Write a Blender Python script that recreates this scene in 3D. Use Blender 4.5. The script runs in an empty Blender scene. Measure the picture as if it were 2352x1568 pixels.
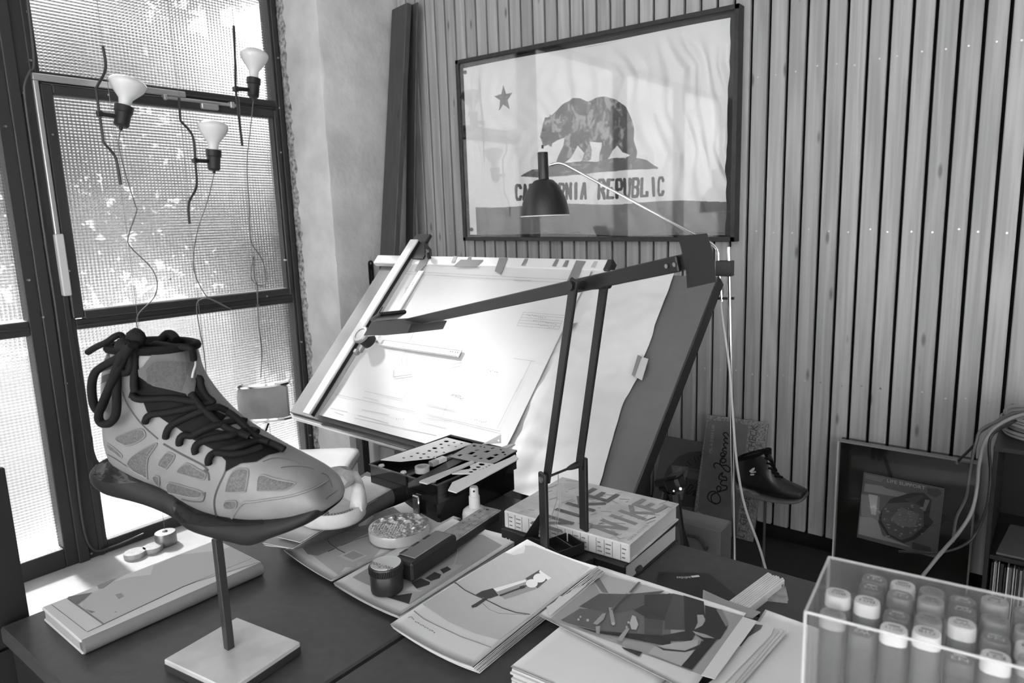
import bpy, bmesh, math, random
from mathutils import Vector, Matrix
from mathutils.geometry import tessellate_polygon
from mathutils.bvhtree import BVHTree
random.seed(7)
S = bpy.context.scene
COL = S.collection
R = math.radians
# ------------------------------------------------------------ camera
CAMZ = 1.36
FPX, PCX, PCY = 1600.98, 1283.6, 774.8           # focal length and principal point for a 2352 x 1568 frame
YAW, PIT, ROL = R(-36.018), R(9.961), R(-1.282)
_f = Vector((math.sin(YAW)*math.cos(PIT), math.cos(YAW)*math.cos(PIT), -math.sin(PIT)))
_r = Vector((math.cos(YAW), -math.sin(YAW), 0)); _u = _r.cross(_f)
RIGHT = _r*math.cos(ROL) + _u*math.sin(ROL); UP = _u*math.cos(ROL) - _r*math.sin(ROL); FWD = _f
CAM = Vector((0, 0, CAMZ))
cam = bpy.data.cameras.new('camera'); camo = bpy.data.objects.new('camera', cam); COL.objects.link(camo)
cam.sensor_fit = 'HORIZONTAL'; cam.sensor_width = 36.0; cam.lens = 36.0*FPX/2352
cam.shift_x = -(PCX-1176)/2352; cam.shift_y = (PCY-784)/2352
cam.clip_start = 0.02
camo.matrix_world = Matrix(((RIGHT.x, UP.x, -FWD.x, 0), (RIGHT.y, UP.y, -FWD.y, 0), (RIGHT.z, UP.z, -FWD.z, CAMZ), (0, 0, 0, 1)))
S.camera = camo
cam.dof.use_dof = True; cam.dof.focus_distance = 1.45; cam.dof.aperture_fstop = 9.0
# ------------------------------------------------------------ light
W = bpy.data.worlds.new('overcast_sky'); S.world = W; W.use_nodes = True
bg = W.node_tree.nodes['Background']; bg.inputs[0].default_value = (1, 1, 1, 1); bg.inputs[1].default_value = 6.5
sl = bpy.data.lights.new('sun', 'SUN'); sl.energy = 75.0; sl.angle = 0.09
so = bpy.data.objects.new('sun', sl); COL.objects.link(so); so.location = (-8, 2, 8)
so.rotation_euler = Vector((1.0, -0.06, -0.80)).to_track_quat('-Z', 'Y').to_euler()
vs = S.view_settings; S.display_settings.display_device = 'sRGB'
vs.view_transform = 'Standard'; vs.look = 'None'; vs.gamma = 1.0; vs.use_curve_mapping = False; vs.exposure = -0.03
cy = S.cycles
cy.use_denoising = True; cy.max_bounces = 8; cy.diffuse_bounces = 4; cy.glossy_bounces = 3
cy.transmission_bounces = 6; cy.transparent_max_bounces = 10; cy.caustics_reflective = False; cy.caustics_refractive = False
cy.sample_clamp_indirect = 6.0
# ------------------------------------------------------------ photograph pixel -> point on a real surface
def ray(u, v): return (RIGHT*((u-PCX)/FPX) - UP*((v-PCY)/FPX) + FWD)
def onz(u, v, z): d = ray(u, v); return CAM + d*((z-CAMZ)/d.z)
def ony(u, v, y): d = ray(u, v); return CAM + d*(y/d.y)
def onx(u, v, x): d = ray(u, v); return CAM + d*(x/d.x)
def onp(u, v, P, n): d = ray(u, v); return CAM + d*((P-CAM).dot(n)/d.dot(n))
def proj(p): q = Vector(p)-CAM; z = q.dot(FWD); return (PCX+FPX*q.dot(RIGHT)/z, PCY-FPX*q.dot(UP)/z)
# ------------------------------------------------------------ materials
def lin(v): v /= 255.0; return v/12.92 if v <= .04045 else ((v+.055)/1.055)**2.4
_M = {}
def mat(name, v, rough=.5, metal=0., noise=None, bump=None, coat=0., spec=.5, coords='Object', trans=0., alpha=1., ior=1.45):
    """grey material: v linear albedo; noise=(scale, +-amount, (sx,sy,sz)); bump=(scale, strength)"""
    if name in _M: return _M[name]
    m = bpy.data.materials.new(name); m.use_nodes = True; nt = m.node_tree; b = nt.nodes['Principled BSDF']
    b.inputs['Base Color'].default_value = (v, v, v, 1); b.inputs['Roughness'].default_value = rough; b.inputs['Metallic'].default_value = metal
    b.inputs['Coat Weight'].default_value = coat; b.inputs['Specular IOR Level'].default_value = spec
    b.inputs['Transmission Weight'].default_value = trans; b.inputs['Alpha'].default_value = alpha; b.inputs['IOR'].default_value = ior
    if noise or bump: tc = nt.nodes.new('ShaderNodeTexCoord')
    if noise:
        mp = nt.nodes.new('ShaderNodeMapping'); mp.inputs['Scale'].default_value = noise[2] if len(noise) > 2 else (1, 1, 1)
        nt.links.new(tc.outputs[coords], mp.inputs[0])
        n = nt.nodes.new('ShaderNodeTexNoise'); n.inputs['Scale'].default_value = noise[0]; n.inputs['Detail'].default_value = 5
        nt.links.new(mp.outputs[0], n.inputs['Vector'])
        r = nt.nodes.new('ShaderNodeMapRange'); a = noise[1]
        r.inputs[1].default_value = .3; r.inputs[2].default_value = .7; r.inputs[3].default_value = v*(1-a); r.inputs[4].default_value = v*(1+a)
        nt.links.new(n.outputs[0], r.inputs[0]); nt.links.new(r.outputs[0], b.inputs['Base Color'])
    if bump:
        n2 = nt.nodes.new('ShaderNodeTexNoise'); n2.inputs['Scale'].default_value = bump[0]; n2.inputs['Detail'].default_value = 6
        nt.links.new(tc.outputs[coords], n2.inputs['Vector'])
        bp = nt.nodes.new('ShaderNodeBump'); bp.inputs['Strength'].default_value = bump[1]; bp.inputs['Distance'].default_value = .01
        nt.links.new(n2.outputs[0], bp.inputs['Height']); nt.links.new(bp.outputs[0], b.inputs['Normal'])
    _M[name] = m; return m
def wood(name, v, amt=.3, sc=1.0, rough=.55, axis=2):
    """long-grained pine: stretched noise and ring bands along one axis, a few knots, each piece with its own offset"""
    if name in _M: return _M[name]
    m = bpy.data.materials.new(name); m.use_nodes = True; nt = m.node_tree; L = nt.links.new; N = nt.nodes.new; b = nt.nodes['Principled BSDF']
    b.inputs['Roughness'].default_value = rough
    tc = N('ShaderNodeTexCoord'); oi = N('ShaderNodeObjectInfo'); off = N('ShaderNodeVectorMath'); off.operation = 'MULTIPLY_ADD'
    cmb = N('ShaderNodeCombineXYZ'); mu = N('ShaderNodeMath'); mu.operation = 'MULTIPLY'; mu.inputs[1].default_value = 37.0
    L(oi.outputs['Random'], mu.inputs[0]); L(mu.outputs[0], cmb.inputs[0]); L(mu.outputs[0], cmb.inputs[1]); L(mu.outputs[0], cmb.inputs[2])
    add = N('ShaderNodeVectorMath'); add.operation = 'ADD'; L(tc.outputs['Object'], add.inputs[0]); L(cmb.outputs[0], add.inputs[1])
    s = [9.0*sc]*3; s[axis] = .55*sc
    mp = N('ShaderNodeMapping'); mp.inputs['Scale'].default_value = s; L(add.outputs[0], mp.inputs[0])
    n1 = N('ShaderNodeTexNoise'); n1.inputs['Scale'].default_value = 1.6; n1.inputs['Detail'].default_value = 3; L(mp.outputs[0], n1.inputs['Vector'])
    ml = N('ShaderNodeMath'); ml.operation = 'MULTIPLY'; ml.inputs[1].default_value = 26.0; L(n1.outputs[0], ml.inputs[0])
    sn = N('ShaderNodeMath'); sn.operation = 'SINE'; L(ml.outputs[0], sn.inputs[0])
    s2 = [120.0*sc]*3; s2[axis] = 2.0*sc
    mp2 = N('ShaderNodeMapping'); mp2.inputs['Scale'].default_value = s2; L(add.outputs[0], mp2.inputs[0])
    n2 = N('ShaderNodeTexNoise'); n2.inputs['Scale'].default_value = 1.0; n2.inputs['Detail'].default_value = 4; L(mp2.outputs[0], n2.inputs['Vector'])
    s3 = [14.0*sc]*3; s3[axis] = 4.2*sc
    mp3 = N('ShaderNodeMapping'); mp3.inputs['Scale'].default_value = s3; L(add.outputs[0], mp3.inputs[0])
    vo = N('ShaderNodeTexVoronoi'); vo.inputs['Scale'].default_value = 1.0; L(mp3.outputs[0], vo.inputs['Vector'])
    kn = N('ShaderNodeMapRange'); kn.inputs[1].default_value = .05; kn.inputs[2].default_value = .13; kn.inputs[3].default_value = .42; kn.inputs[4].default_value = 1.0
    L(vo.outputs['Distance'], kn.inputs[0])
    a1 = N('ShaderNodeMath'); a1.operation = 'MULTIPLY_ADD'; a1.inputs[1].default_value = v*amt*.22; a1.inputs[2].default_value = v*(1-amt*.5); L(sn.outputs[0], a1.inputs[0])
    a2 = N('ShaderNodeMath'); a2.operation = 'MULTIPLY_ADD'; a2.inputs[1].default_value = v*amt*1.0; L(n2.outputs[0], a2.inputs[0]); L(a1.outputs[0], a2.inputs[2])
    rv = N('ShaderNodeMapRange'); rv.inputs[3].default_value = .84; rv.inputs[4].default_value = 1.12; L(oi.outputs['Random'], rv.inputs[0])
    a3 = N('ShaderNodeMath'); a3.operation = 'MULTIPLY'; L(a2.outputs[0], a3.inputs[0]); L(rv.outputs[0], a3.inputs[1])
    a4 = N('ShaderNodeMath'); a4.operation = 'MULTIPLY'; L(a3.outputs[0], a4.inputs[0]); L(kn.outputs[0], a4.inputs[1])
    L(a4.outputs[0], b.inputs['Base Color'])
    _M[name] = m; return m
# ------------------------------------------------------------ mesh building
def frame(o, x, y, z=None):
    x = Vector(x).normalized(); y = Vector(y); y = (y - x*y.dot(x)).normalized(); z = x.cross(y)
    o = Vector(o)
    return Matrix(((x.x, y.x, z.x, o.x), (x.y, y.y, z.y, o.y), (x.z, y.z, z.z, o.z), (0, 0, 0, 1)))
def axisframe(o, z, hint=(0, 0, 1)):
    z = Vector(z).normalized(); h = Vector(hint)
    if abs(z.dot(h)) > .97: h = Vector((1, 0, 0))
    x = h.cross(z).normalized(); return frame(o, x, z.cross(x))
class MB:
    def __init__(s): s.v = []; s.f = []; s.m = []
    def add(s, vs, fs, T=None, mi=0):
        o = len(s.v)
        s.v += [(T @ Vector(p)) if T else Vector(p) for p in vs]
        s.f += [tuple(i+o for i in f) for f in fs]; s.m += [mi]*len(fs); return s
    def box(s, c, d, T=None, b=0., mi=0):
        hx, hy, hz = d[0]/2, d[1]/2, d[2]/2; c = Vector(c)
        if b <= 0:
            vs = [c+Vector((x*hx, y*hy, z*hz)) for x in (-1, 1) for y in (-1, 1) for z in (-1, 1)]
            return s.add(vs, [(0, 1, 3, 2), (4, 6, 7, 5), (0, 4, 5, 1), (2, 3, 7, 6), (0, 2, 6, 4), (1, 5, 7, 3)], T, mi)
        b = min(b, hx*.9, hy*.9, hz*.9); ix = {}; vs = []; h = (hx, hy, hz)
        for sx in (-1, 1):
            for sy in (-1, 1):
                for sz in (-1, 1):
                    g = (sx, sy, sz)
                    for a in range(3):
                        p = [g[k]*(h[k]-b) for k in range(3)]; p[a] = g[a]*h[a]
                        ix[(g, a)] = len(vs); vs.append(c+Vector(p))
        fs = []
        for a in range(3):
            o1, o2 = [k for k in range(3) if k != a]
            for sg in (-1, 1):
                q = []
                for (p1, p2) in ((-1, -1), (1, -1), (1, 1), (-1, 1)):
                    g = [0]*3; g[a] = sg; g[o1] = p1; g[o2] = p2; q.append(ix[(tuple(g), a)])
                fs.append(tuple(q))
            for p1 in (-1, 1):
                for p2 in (-1, 1):
                    g0 = [0]*3; g0[a] = -1; g0[o1] = p1; g0[o2] = p2; g1 = list(g0); g1[a] = 1
                    fs.append((ix[(tuple(g0), o1)], ix[(tuple(g1), o1)], ix[(tuple(g1), o2)], ix[(tuple(g0), o2)]))
        for sx in (-1, 1):
            for sy in (-1, 1):
                for sz in (-1, 1): fs.append(tuple(ix[((sx, sy, sz), a)] for a in range(3)))
        return s.add(vs, fs, T, mi)
    def bb(s, x0, x1, y0, y1, z0, z1, b=0., T=None, mi=0):
        return s.box(((x0+x1)/2, (y0+y1)/2, (z0+z1)/2), (abs(x1-x0), abs(y1-y0), abs(z1-z0)), T, b, mi)
    def prism(s, poly, z0, z1, T=None, mi=0, holes=()):
        loops = [[Vector((p[0], p[1], 0)) for p in poly]] + [[Vector((p[0], p[1], 0)) for p in h] for h in holes]
        tri = tessellate_polygon(loops); flat = [p for l in loops for p in l]; n = len(flat)
        vs = [(p.x, p.y, z0) for p in flat] + [(p.x, p.y, z1) for p in flat]
        fs = [tuple(t) for t in tri] + [tuple(i+n for i in reversed(t)) for t in tri]
        o = 0
        for l in loops:
            k = len(l)
            fs += [(o+i, o+(i+1) % k, n+o+(i+1) % k, n+o+i) for i in range(k)]; o += k
        return s.add(vs, fs, T, mi)
    def tube(s, path, r, n=8, cap=True, mi=0, flat=1.0, closed=False):
        P = [Vector(p) for p in path]; m = len(P); rs = r if isinstance(r, (list, tuple)) else [r]*m
        vs = []; up = None
        for i, p in enumerate(P):
            a = P[i-1] if (i > 0 or closed) else P[0]; c = P[(i+1) % m] if (i < m-1 or closed) else P[-1]
            t = (c-a).normalized() if (c-a).length > 1e-9 else Vector((0, 0, 1))
            if up is None:
                up = Vector((0, 0, 1)) if abs(t.z) < .9 else Vector((1, 0, 0))
            up = (up - t*up.dot(t)).normalized(); sd = t.cross(up)
            for k in range(n):
                an = 2*math.pi*k/n
                vs.append(p + up*(math.cos(an)*rs[i]*flat) + sd*(math.sin(an)*rs[i]))
        fs = []
        for i in range(m-1 if not closed else m):
            j = (i+1) % m
            for k in range(n): fs.append((i*n+k, i*n+(k+1) % n, j*n+(k+1) % n, j*n+k))
        if cap and not closed: fs += [tuple(range(n)), tuple((m-1)*n+k for k in reversed(range(n)))]
        return s.add(vs, fs, None, mi)
    def lathe(s, prof, T=None, n=24, mi=0, sx=1., sy=1.):
        vs = []; fs = []; rings = []
        for (r, z) in prof:
            if r < 1e-6: rings.append([len(vs)]); vs.append((0, 0, z))
            else:
                rings.append(list(range(len(vs), len(vs)+n)))
                vs += [(r*sx*math.cos(2*math.pi*k/n), r*sy*math.sin(2*math.pi*k/n), z) for k in range(n)]
        for a, b in zip(rings, rings[1:]):
            for k in range(n):
                if len(a) == 1 and len(b) == 1: continue
                if len(a) == 1: fs.append((a[0], b[(k+1) % n], b[k]))
                elif len(b) == 1: fs.append((a[k], a[(k+1) % n], b[0]))
                else: fs.append((a[k], a[(k+1) % n], b[(k+1) % n], b[k]))
        return s.add(vs, fs, T, mi)
    def cyl(s, p, q, r, n=16, mi=0, r2=None, b=0.):
        p = Vector(p); q = Vector(q); h = (q-p).length; r2 = r if r2 is None else r2; T = axisframe(p, q-p)
        pr = [(0, 0), (r-b, 0)] + ([(r, b)] if b else []) + ([(r2, h-b)] if b else []) + [(r2-b, h), (0, h)]
        return s.lathe(pr, T, n, mi)
    def grid(s, nu, nv, fn, mi=0):
        vs = [fn(i/nu, j/nv) for j in range(nv+1) for i in range(nu+1)]
        fs = [(j*(nu+1)+i, j*(nu+1)+i+1, (j+1)*(nu+1)+i+1, (j+1)*(nu+1)+i) for j in range(nv) for i in range(nu)]
        return s.add(vs, fs, None, mi)
    def flat(s, pts, mi=0):
        """flat or nearly flat polygon given as points in space"""
        P = [Vector(p) for p in pts]; t = tessellate_polygon([P])
        return s.add(P, [tuple(x) for x in t], None, mi)
    def loft(s, rings, cap=True, mi=0):
        n = len(rings[0]); vs = [p for r in rings for p in r]
        fs = [(i*n+k, i*n+(k+1) % n, (i+1)*n+(k+1) % n, (i+1)*n+k) for i in range(len(rings)-1) for k in range(n)]
        if cap: fs += [tuple(range(n)), tuple((len(rings)-1)*n+k for k in reversed(range(n)))]
        return s.add(vs, fs, None, mi)
    def ico(s, c, r, sub=2, jit=0., sc=(1, 1, 1), rng=random, mi=0):
        bm = bmesh.new(); bmesh.ops.create_icosphere(bm, subdivisions=sub, radius=1.0)
        vs = [Vector(c)+Vector((v.co.x*sc[0], v.co.y*sc[1], v.co.z*sc[2]))*(r*(1+rng.uniform(-jit, jit))) for v in bm.verts]
        bm.verts.index_update(); fs = [tuple(v.index for v in f.verts) for f in bm.faces]; bm.free()
        return s.add(vs, fs, None, mi)
WL = {}
def wloc(o): return WL.get(o.name, Vector((0, 0, 0)))
def obj(name, mb, m, parent=None, label=None, kind=None, smooth=35, recalc=True):
    off = wloc(parent) if parent else Vector((0, 0, 0))
    me = bpy.data.meshes.new(name); me.from_pydata([tuple(v-off) for v in mb.v], [], mb.f)
    ms = m if isinstance(m, (list, tuple)) else [m]
    for x in ms: me.materials.append(x)
    if len(ms) > 1: me.polygons.foreach_set('material_index', mb.m)
    if recalc:
        bm = bmesh.new(); bm.from_mesh(me); bmesh.ops.recalc_face_normals(bm, faces=bm.faces); bm.to_mesh(me); bm.free()
    if smooth:
        me.polygons.foreach_set('use_smooth', [True]*len(me.polygons)); me.set_sharp_from_angle(angle=R(smooth))
    me.update()
    o = bpy.data.objects.new(name, me); COL.objects.link(o)
    if parent: o.parent = parent
    WL[o.name] = off
    if label: o['label'] = label
    if kind: o['kind'] = kind
    return o
def thing(name, label, cat, loc=(0, 0, 0), group=None):
    o = bpy.data.objects.new(name, None); COL.objects.link(o); o.location = loc; o.empty_display_size = .05
    WL[o.name] = Vector(loc); o['label'] = label; o['category'] = cat
    if group: o['group'] = group
    return o
def tag(o, label, cat, group=None):
    o['label'] = label; o['category'] = cat
    if group: o['group'] = group
    return o
def rebase(o, loc):
    """give a one-mesh thing its origin at its base"""
    loc = Vector(loc); o.data.transform(Matrix.Translation(-loc)); o.location = loc; WL[o.name] = loc; return o
def spline(pts, k=6):
    P = [Vector(p) for p in pts]; out = []
    for i in range(len(P)-1):
        p0 = P[max(i-1, 0)]; p1 = P[i]; p2 = P[i+1]; p3 = P[min(i+2, len(P)-1)]
        for j in range(k):
            t = j/k
            out.append(.5*((2*p1)+(p2-p0)*t+(2*p0-5*p1+4*p2-p3)*t*t+(3*p1-p0-3*p2+p3)*t**3))
    out.append(P[-1]); return out
def ribbon(mb, pts, w, n, mi=0):
    """flat stroke of width w along points lying on a surface with normal n"""
    P = [Vector(p) for p in pts]; n = Vector(n); vs = []
    for i, p in enumerate(P):
        t = (P[min(i+1, len(P)-1)]-P[max(i-1, 0)]); s = n.cross(t).normalized()*(w/2)
        vs += [p-s, p+s]
    return mb.add(vs, [(2*i, 2*i+1, 2*i+3, 2*i+2) for i in range(len(P)-1)], None, mi)
def circ(cx, cy, r, n=16, ry=None, a0=0.):
    return [(cx+r*math.cos(a0+2*math.pi*k/n), cy+(ry or r)*math.sin(a0+2*math.pi*k/n)) for k in range(n)]
def rrect(x0, x1, y0, y1, r, k=4):
    out = []
    for cx, cy_, a in ((x1-r, y1-r, 0), (x0+r, y1-r, 90), (x0+r, y0+r, 180), (x1-r, y0+r, 270)):
        for i in range(k+1): t = R(a+90*i/k); out.append((cx+r*math.cos(t), cy_+r*math.sin(t)))
    return out
_FONT = {}
def textmesh(txt):
    """built-in font outline of a word: 2-D vertices and faces, cap height about 0.7"""
    if txt in _FONT: return _FONT[txt]
    cu = bpy.data.curves.new('word', 'FONT'); cu.body = txt; cu.resolution_u = 3
    o = bpy.data.objects.new('word', cu); COL.objects.link(o)
    dg = bpy.context.evaluated_depsgraph_get(); dg.update(); e = o.evaluated_get(dg); me = e.to_mesh()
    vs = [(v.co.x, v.co.y) for v in me.vertices]; fs = [tuple(p.vertices) for p in me.polygons]
    e.to_mesh_clear(); bpy.data.objects.remove(o); bpy.data.curves.remove(cu)
    _FONT[txt] = (vs, fs); return vs, fs
def word(mb, txt, o, x, y, width=None, height=None, mi=0, bold=0.):
    """lay a word on a plane: o lower left corner, x reading direction, y letter-up direction"""
    vs, fs = textmesh(txt); w = max(a for a, b in vs)-min(a for a, b in vs); x0 = min(a for a, b in vs)
    h = max(b for a, b in vs); x = Vector(x).normalized(); y = Vector(y).normalized(); o = Vector(o)
    sx = width/w if width else height/.7; sy = height/.7 if height else sx
    return mb.add([o+x*((a-x0)*sx)+y*(b*sy) for a, b in vs], fs, None, mi)
# ------------------------------------------------------------ the room
FL = -0.03; YW = 2.65; XP = -2.93; YP = 2.164; WX = -3.24; TOP = 3.15; DZ = 0.74
M_plaster = mat('plaster', .60, .9, noise=(7, .13), bump=(28, .35))
M_mortar = mat('crumbled_mortar', .30, .95, noise=(55, .75), bump=(70, 1.0))
M_floor = mat('worn_floor', .42, .7, noise=(9, .15), bump=(60, .1))
M_black = mat('black_void', .004, .9)
M_white = mat('white_paint', .8, .8)
M_grey = mat('grey_paint', .7, .8)
M_steel = mat('dark_window_steel', .028, .45)
M_alu = mat('aluminium_strip', .42, .35, metal=.6)
M_chrome = mat('chrome', .85, .12, metal=1.)
M_pine = wood('pine_slat', .34, .5)
M_screw = mat('screw_head', .5, .3, metal=1.)
def struct(name, mb, m, parent=None, **k):
    o = obj(name, mb, m, parent, **k)
    if not parent: o['kind'] = 'structure'
    return o
struct('floor', MB().bb(-3.4, 3.6, -4, 2.8, FL-.1, FL), M_floor)
SX0, SX1, SY0, SY1 = -1.2, 2.6, -3.3, -1.3                    # unseen skylight added behind the camera to brighten the room
ce = MB().bb(-3.4, SX0, -4, 2.8, TOP, TOP+.1).bb(SX1, 3.6, -4, 2.8, TOP, TOP+.1).bb(SX0, SX1, -4, SY0, TOP, TOP+.1).bb(SX0, SX1, SY1, 2.8, TOP, TOP+.1)
struct('ceiling', ce, M_white)
wb = struct('wall_back', MB().bb(-3.0, 3.6, 2.70, 2.8, FL, TOP), M_black)
struct('wall_right', MB().bb(3.6, 3.7, -4, 2.8, FL, TOP), M_grey)
wf = MB(); wf.bb(-3.4, -2.4, -4.1, -4, FL, TOP).bb(2.4, 3.6, -4.1, -4, FL, TOP).bb(-2.4, 2.4, -4.1, -4, 2.5, TOP)
struct('wall_front', wf, M_grey)
# slats: every board of the back wall is a piece of its own, screwed at three heights
PITCH = .0682; sm = MB().box((0, 0, 1.625), (.0572, .022, 3.05), b=.0028)
slat_mesh = None; zr = [ony(1741, 175, YW).z, ony(1900, 531, YW).z, ony(1722, 857, YW).z]
k = 0; x = -.1945+PITCH*.5-PITCH*40
rs = random.Random(3); sc_mb = MB()
while x < 1.0:
    if x > XP+.02:
        if slat_mesh is None:
            o = obj('slat', sm, M_pine, wb); slat_mesh = o
        else:
            o = slat_mesh.copy(); COL.objects.link(o); o.parent = wb
        o.location = (x, YW+.011, 0)
        for z in zr:
            p = Vector((x+rs.uniform(-.008, .008), YW-.0006, z+rs.uniform(-.008, .008)))
            sc_mb.cyl(p, p+Vector((0, .004, 0)), .0034, 8)
    x += PITCH
obj('screw_head', sc_mb, M_screw, wb, kind='stuff')
# concrete pier beside the window, with a worn corner
rp = random.Random(11); rings = []
for i in range(61):
    z = FL + (TOP-FL)*i/60; a = rp.uniform(.004, .016); c = rp.uniform(.004, .018)
    rings.append([Vector((-3.36, YP, z)), Vector((XP-a-.004, YP+rp.uniform(-.002, .002), z)), Vector((XP-.3*a+.001, YP+.3*c, z)),
                  Vector((XP+rp.uniform(-.002, .003), YP+c+.004, z)), Vector((XP, 2.78, z)), Vector((-3.36, 2.78, z))])
wl = MB().loft(rings)
wl.bb(-3.36, -3.2, -4, YP, 2.62, TOP)
struct('wall_left', wl, M_plaster, smooth=50)
tm = MB(); rp = random.Random(5); rings = []
for i in range(121):
    z = FL+(TOP-FL)*i/120; w = .045+rp.uniform(-.012, .012); t = .006+rp.uniform(-.004, .005)
    rings.append([Vector((WX-.01, YP+.004, z)), Vector((WX-.01, YP-t*.4, z)), Vector((WX+w*.5, YP-t, z)), Vector((WX+w, YP-t*.3, z)), Vector((WX+w+.003, YP+.004, z))])
struct('trim_1', tm.loft(rings), M_mortar, smooth=60)
# ------------------------------------------------------------ ribbed glass
gm = bpy.data.materials.new('cross_ribbed_glass'); gm.use_nodes = True; nt = gm.node_tree; N = nt.nodes.new; L = nt.links.new
for n in list(nt.nodes):
    if n.type == 'BSDF_PRINCIPLED': nt.nodes.remove(n)
out = [n for n in nt.nodes if n.type == 'OUTPUT_MATERIAL'][0]
tc = N('ShaderNodeTexCoord'); sp = N('ShaderNodeSeparateXYZ'); L(tc.outputs['Object'], sp.inputs[0])
def wv(sock, period):
    m1 = N('ShaderNodeMath'); m1.operation = 'MULTIPLY'; m1.inputs[1].default_value = 2*math.pi/period; L(sock, m1.inputs[0])
    m2 = N('ShaderNodeMath'); m2.operation = 'SINE'; L(m1.outputs[0], m2.inputs[0]); return m2.outputs[0]
wz = wv(sp.outputs['Z'], .0125); wy = wv(sp.outputs['Y'], .0145)
ns = N('ShaderNodeTexNoise'); ns.inputs['Scale'].default_value = 5.; ns.inputs['Detail'].default_value = 2; L(tc.outputs['Object'], ns.inputs['Vector'])
my = N('ShaderNodeMath'); my.operation = 'MULTIPLY'; L(wy, my.inputs[0]); L(ns.outputs[0], my.inputs[1])
hh = N('ShaderNodeMath'); hh.operation = 'ADD'; L(wz, hh.inputs[0]); L(my.outputs[0], hh.inputs[1])
bp = N('ShaderNodeBump'); bp.inputs['Strength'].default_value = 1.; bp.inputs['Distance'].default_value = .0011; L(hh.outputs[0], bp.inputs['Height'])
rf = N('ShaderNodeBsdfRefraction'); rf.inputs['Roughness'].default_value = .22; rf.inputs['IOR'].default_value = 1.3; L(bp.outputs[0], rf.inputs['Normal'])
rf.inputs['Color'].default_value = (.95, .95, .95, 1)
mr = N('ShaderNodeMapRange'); mr.inputs[1].default_value = -1.5; mr.inputs[2].default_value = 1.5; mr.inputs[3].default_value = .42; mr.inputs[4].default_value = .98
L(hh.outputs[0], mr.inputs[0])
tr = N('ShaderNodeBsdfTransparent'); L(mr.outputs[0], tr.inputs[0])
mx = N('ShaderNodeMixShader'); mx.inputs[0].default_value = .58; L(tr.outputs[0], mx.inputs[1]); L(rf.outputs[0], mx.inputs[2])
L(mx.outputs[0], out.inputs['Surface']); M_pane = gm
# ------------------------------------------------------------ steel window: bays of fixed lights with one tilting sash
w1 = thing('window_1', '', '', (WX, 0, 0)); del w1['label']; del w1['category']; w1['kind'] = 'structure'
ZT = 2.62; XB = WX-.07
fr = MB(); X0, X1 = XB, WX
def bar(mb, y0, y1, z0, z1, x0=X0, x1=X1, b=.003): mb.bb(x0, x1, y0, y1, z0, z1, b)
bar(fr, 2.112, 2.163, FL, ZT)                                 # right jamb
bar(fr, 2.125, 2.150, FL, ZT, WX, WX+.008)
bar(fr, .962, 1.120, FL, ZT)                                 # mullion between the bays
bar(fr, 1.005, 1.045, FL, ZT, WX, WX+.012); bar(fr, 1.085, 1.105, FL, ZT, WX, WX+.006)
bar(fr, 1.12, 2.112, 1.905, 1.948); bar(fr, 1.12, 2.112, 1.915, 1.925, WX, WX+.008)
bar(fr, 1.12, 2.112, .942, .985); bar(fr, 1.12, 2.112, .955, .965, WX, WX+.006)
bar(fr, 1.12, 2.112, FL, .026); bar(fr, 1.12, 2.112, ZT-.05, ZT)
for y0 in (-.19, -1.34, -2.49):                              # further bays towards the camera's left
    bar(fr, y0-.16, y0, FL, ZT)
    for za, zb in ((FL, .052), (.941, .999), (ZT-.05, ZT)): bar(fr, y0, y0+1.152, za, zb)
    bar(fr, y0, y0+1.152, .965, .975, WX, WX+.006)
bar(fr, -4, -2.65, FL, ZT)
obj('frame', fr, M_steel, w1)
sa = MB()                                                    # the tilting sash
for y0, y1, z0, z1 in ((1.108, 1.148, .99, 1.900), (2.088, 2.110, .99, 1.900), (1.148, 2.088, 1.864, 1.900), (1.148, 2.088, .985, 1.02)):
    bar(sa, y0, y1, z0, z1, WX-.03, WX+.016, .004)
for y0, y1, z0, z1 in ((1.14, 1.152, 1.01, 1.875), (2.08, 2.09, 1.01, 1.875), (1.152, 2.08, 1.862, 1.874), (1.152, 2.08, 1.01, 1.022)):
    bar(sa, y0, y1, z0, z1, WX-.03, WX+.006, .003)
sash = obj('sash', sa, M_steel, w1)
def pane(y0, y1, z0, z1, par): obj('pane', MB().bb(WX-.038, WX-.032, y0, y1, z0, z1), M_pane, par, label='cross-ribbed glass')
pane(1.118, 2.114, 1.946, ZT-.045, w1); pane(1.145, 2.092, 1.016, 1.868, sash); pane(1.118, 2.114, .022, .944, w1)
for y0 in (-.19, -1.34, -2.49):
    pane(y0-.002, y0+1.154, .05, .943, w1); pane(y0-.002, y0+1.154, .997, ZT-.045, w1)
sv = MB(); bar(sv, 1.086, 1.66, 1.908, 1.934, WX, WX+.02, .003); bar(sv, 1.086, 1.104, 1.30, 1.908, WX, WX+.02, .003)
obj('chain_track', sv, M_alu, w1, label='bare aluminium chain track')
obj('chain_cover', MB().bb(WX, WX+.028, 1.082, 1.112, 1.085, 1.33, .004), mat('cover_white', .55, .5), w1, label='white chain cover')
mc = MB(); bar(mc, 1.56, 1.90, 1.893, 1.907, WX+.002, WX+.022, .004); bar(mc, 1.72, 1.80, 1.868, 1.893, WX+.01, WX+.034, .004); bar(mc, 1.56, 1.575, 1.888, 1.912, WX, WX+.03); bar(mc, 1.86, 1.88, 1.886, 1.914, WX, WX+.03)
obj('latch', mc, M_alu, w1, label='small aluminium chain latch')
cb = [onx(u, v, WX+.02) for u, v in ((58, -40), (78, 138), (68, 165), (58, 190), (57, 222), (72, 330), (105, 560), (130, 720), (165, 990), (190, 1200), (215, 1262), (260, 1255), (330, 1225))]
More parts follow.
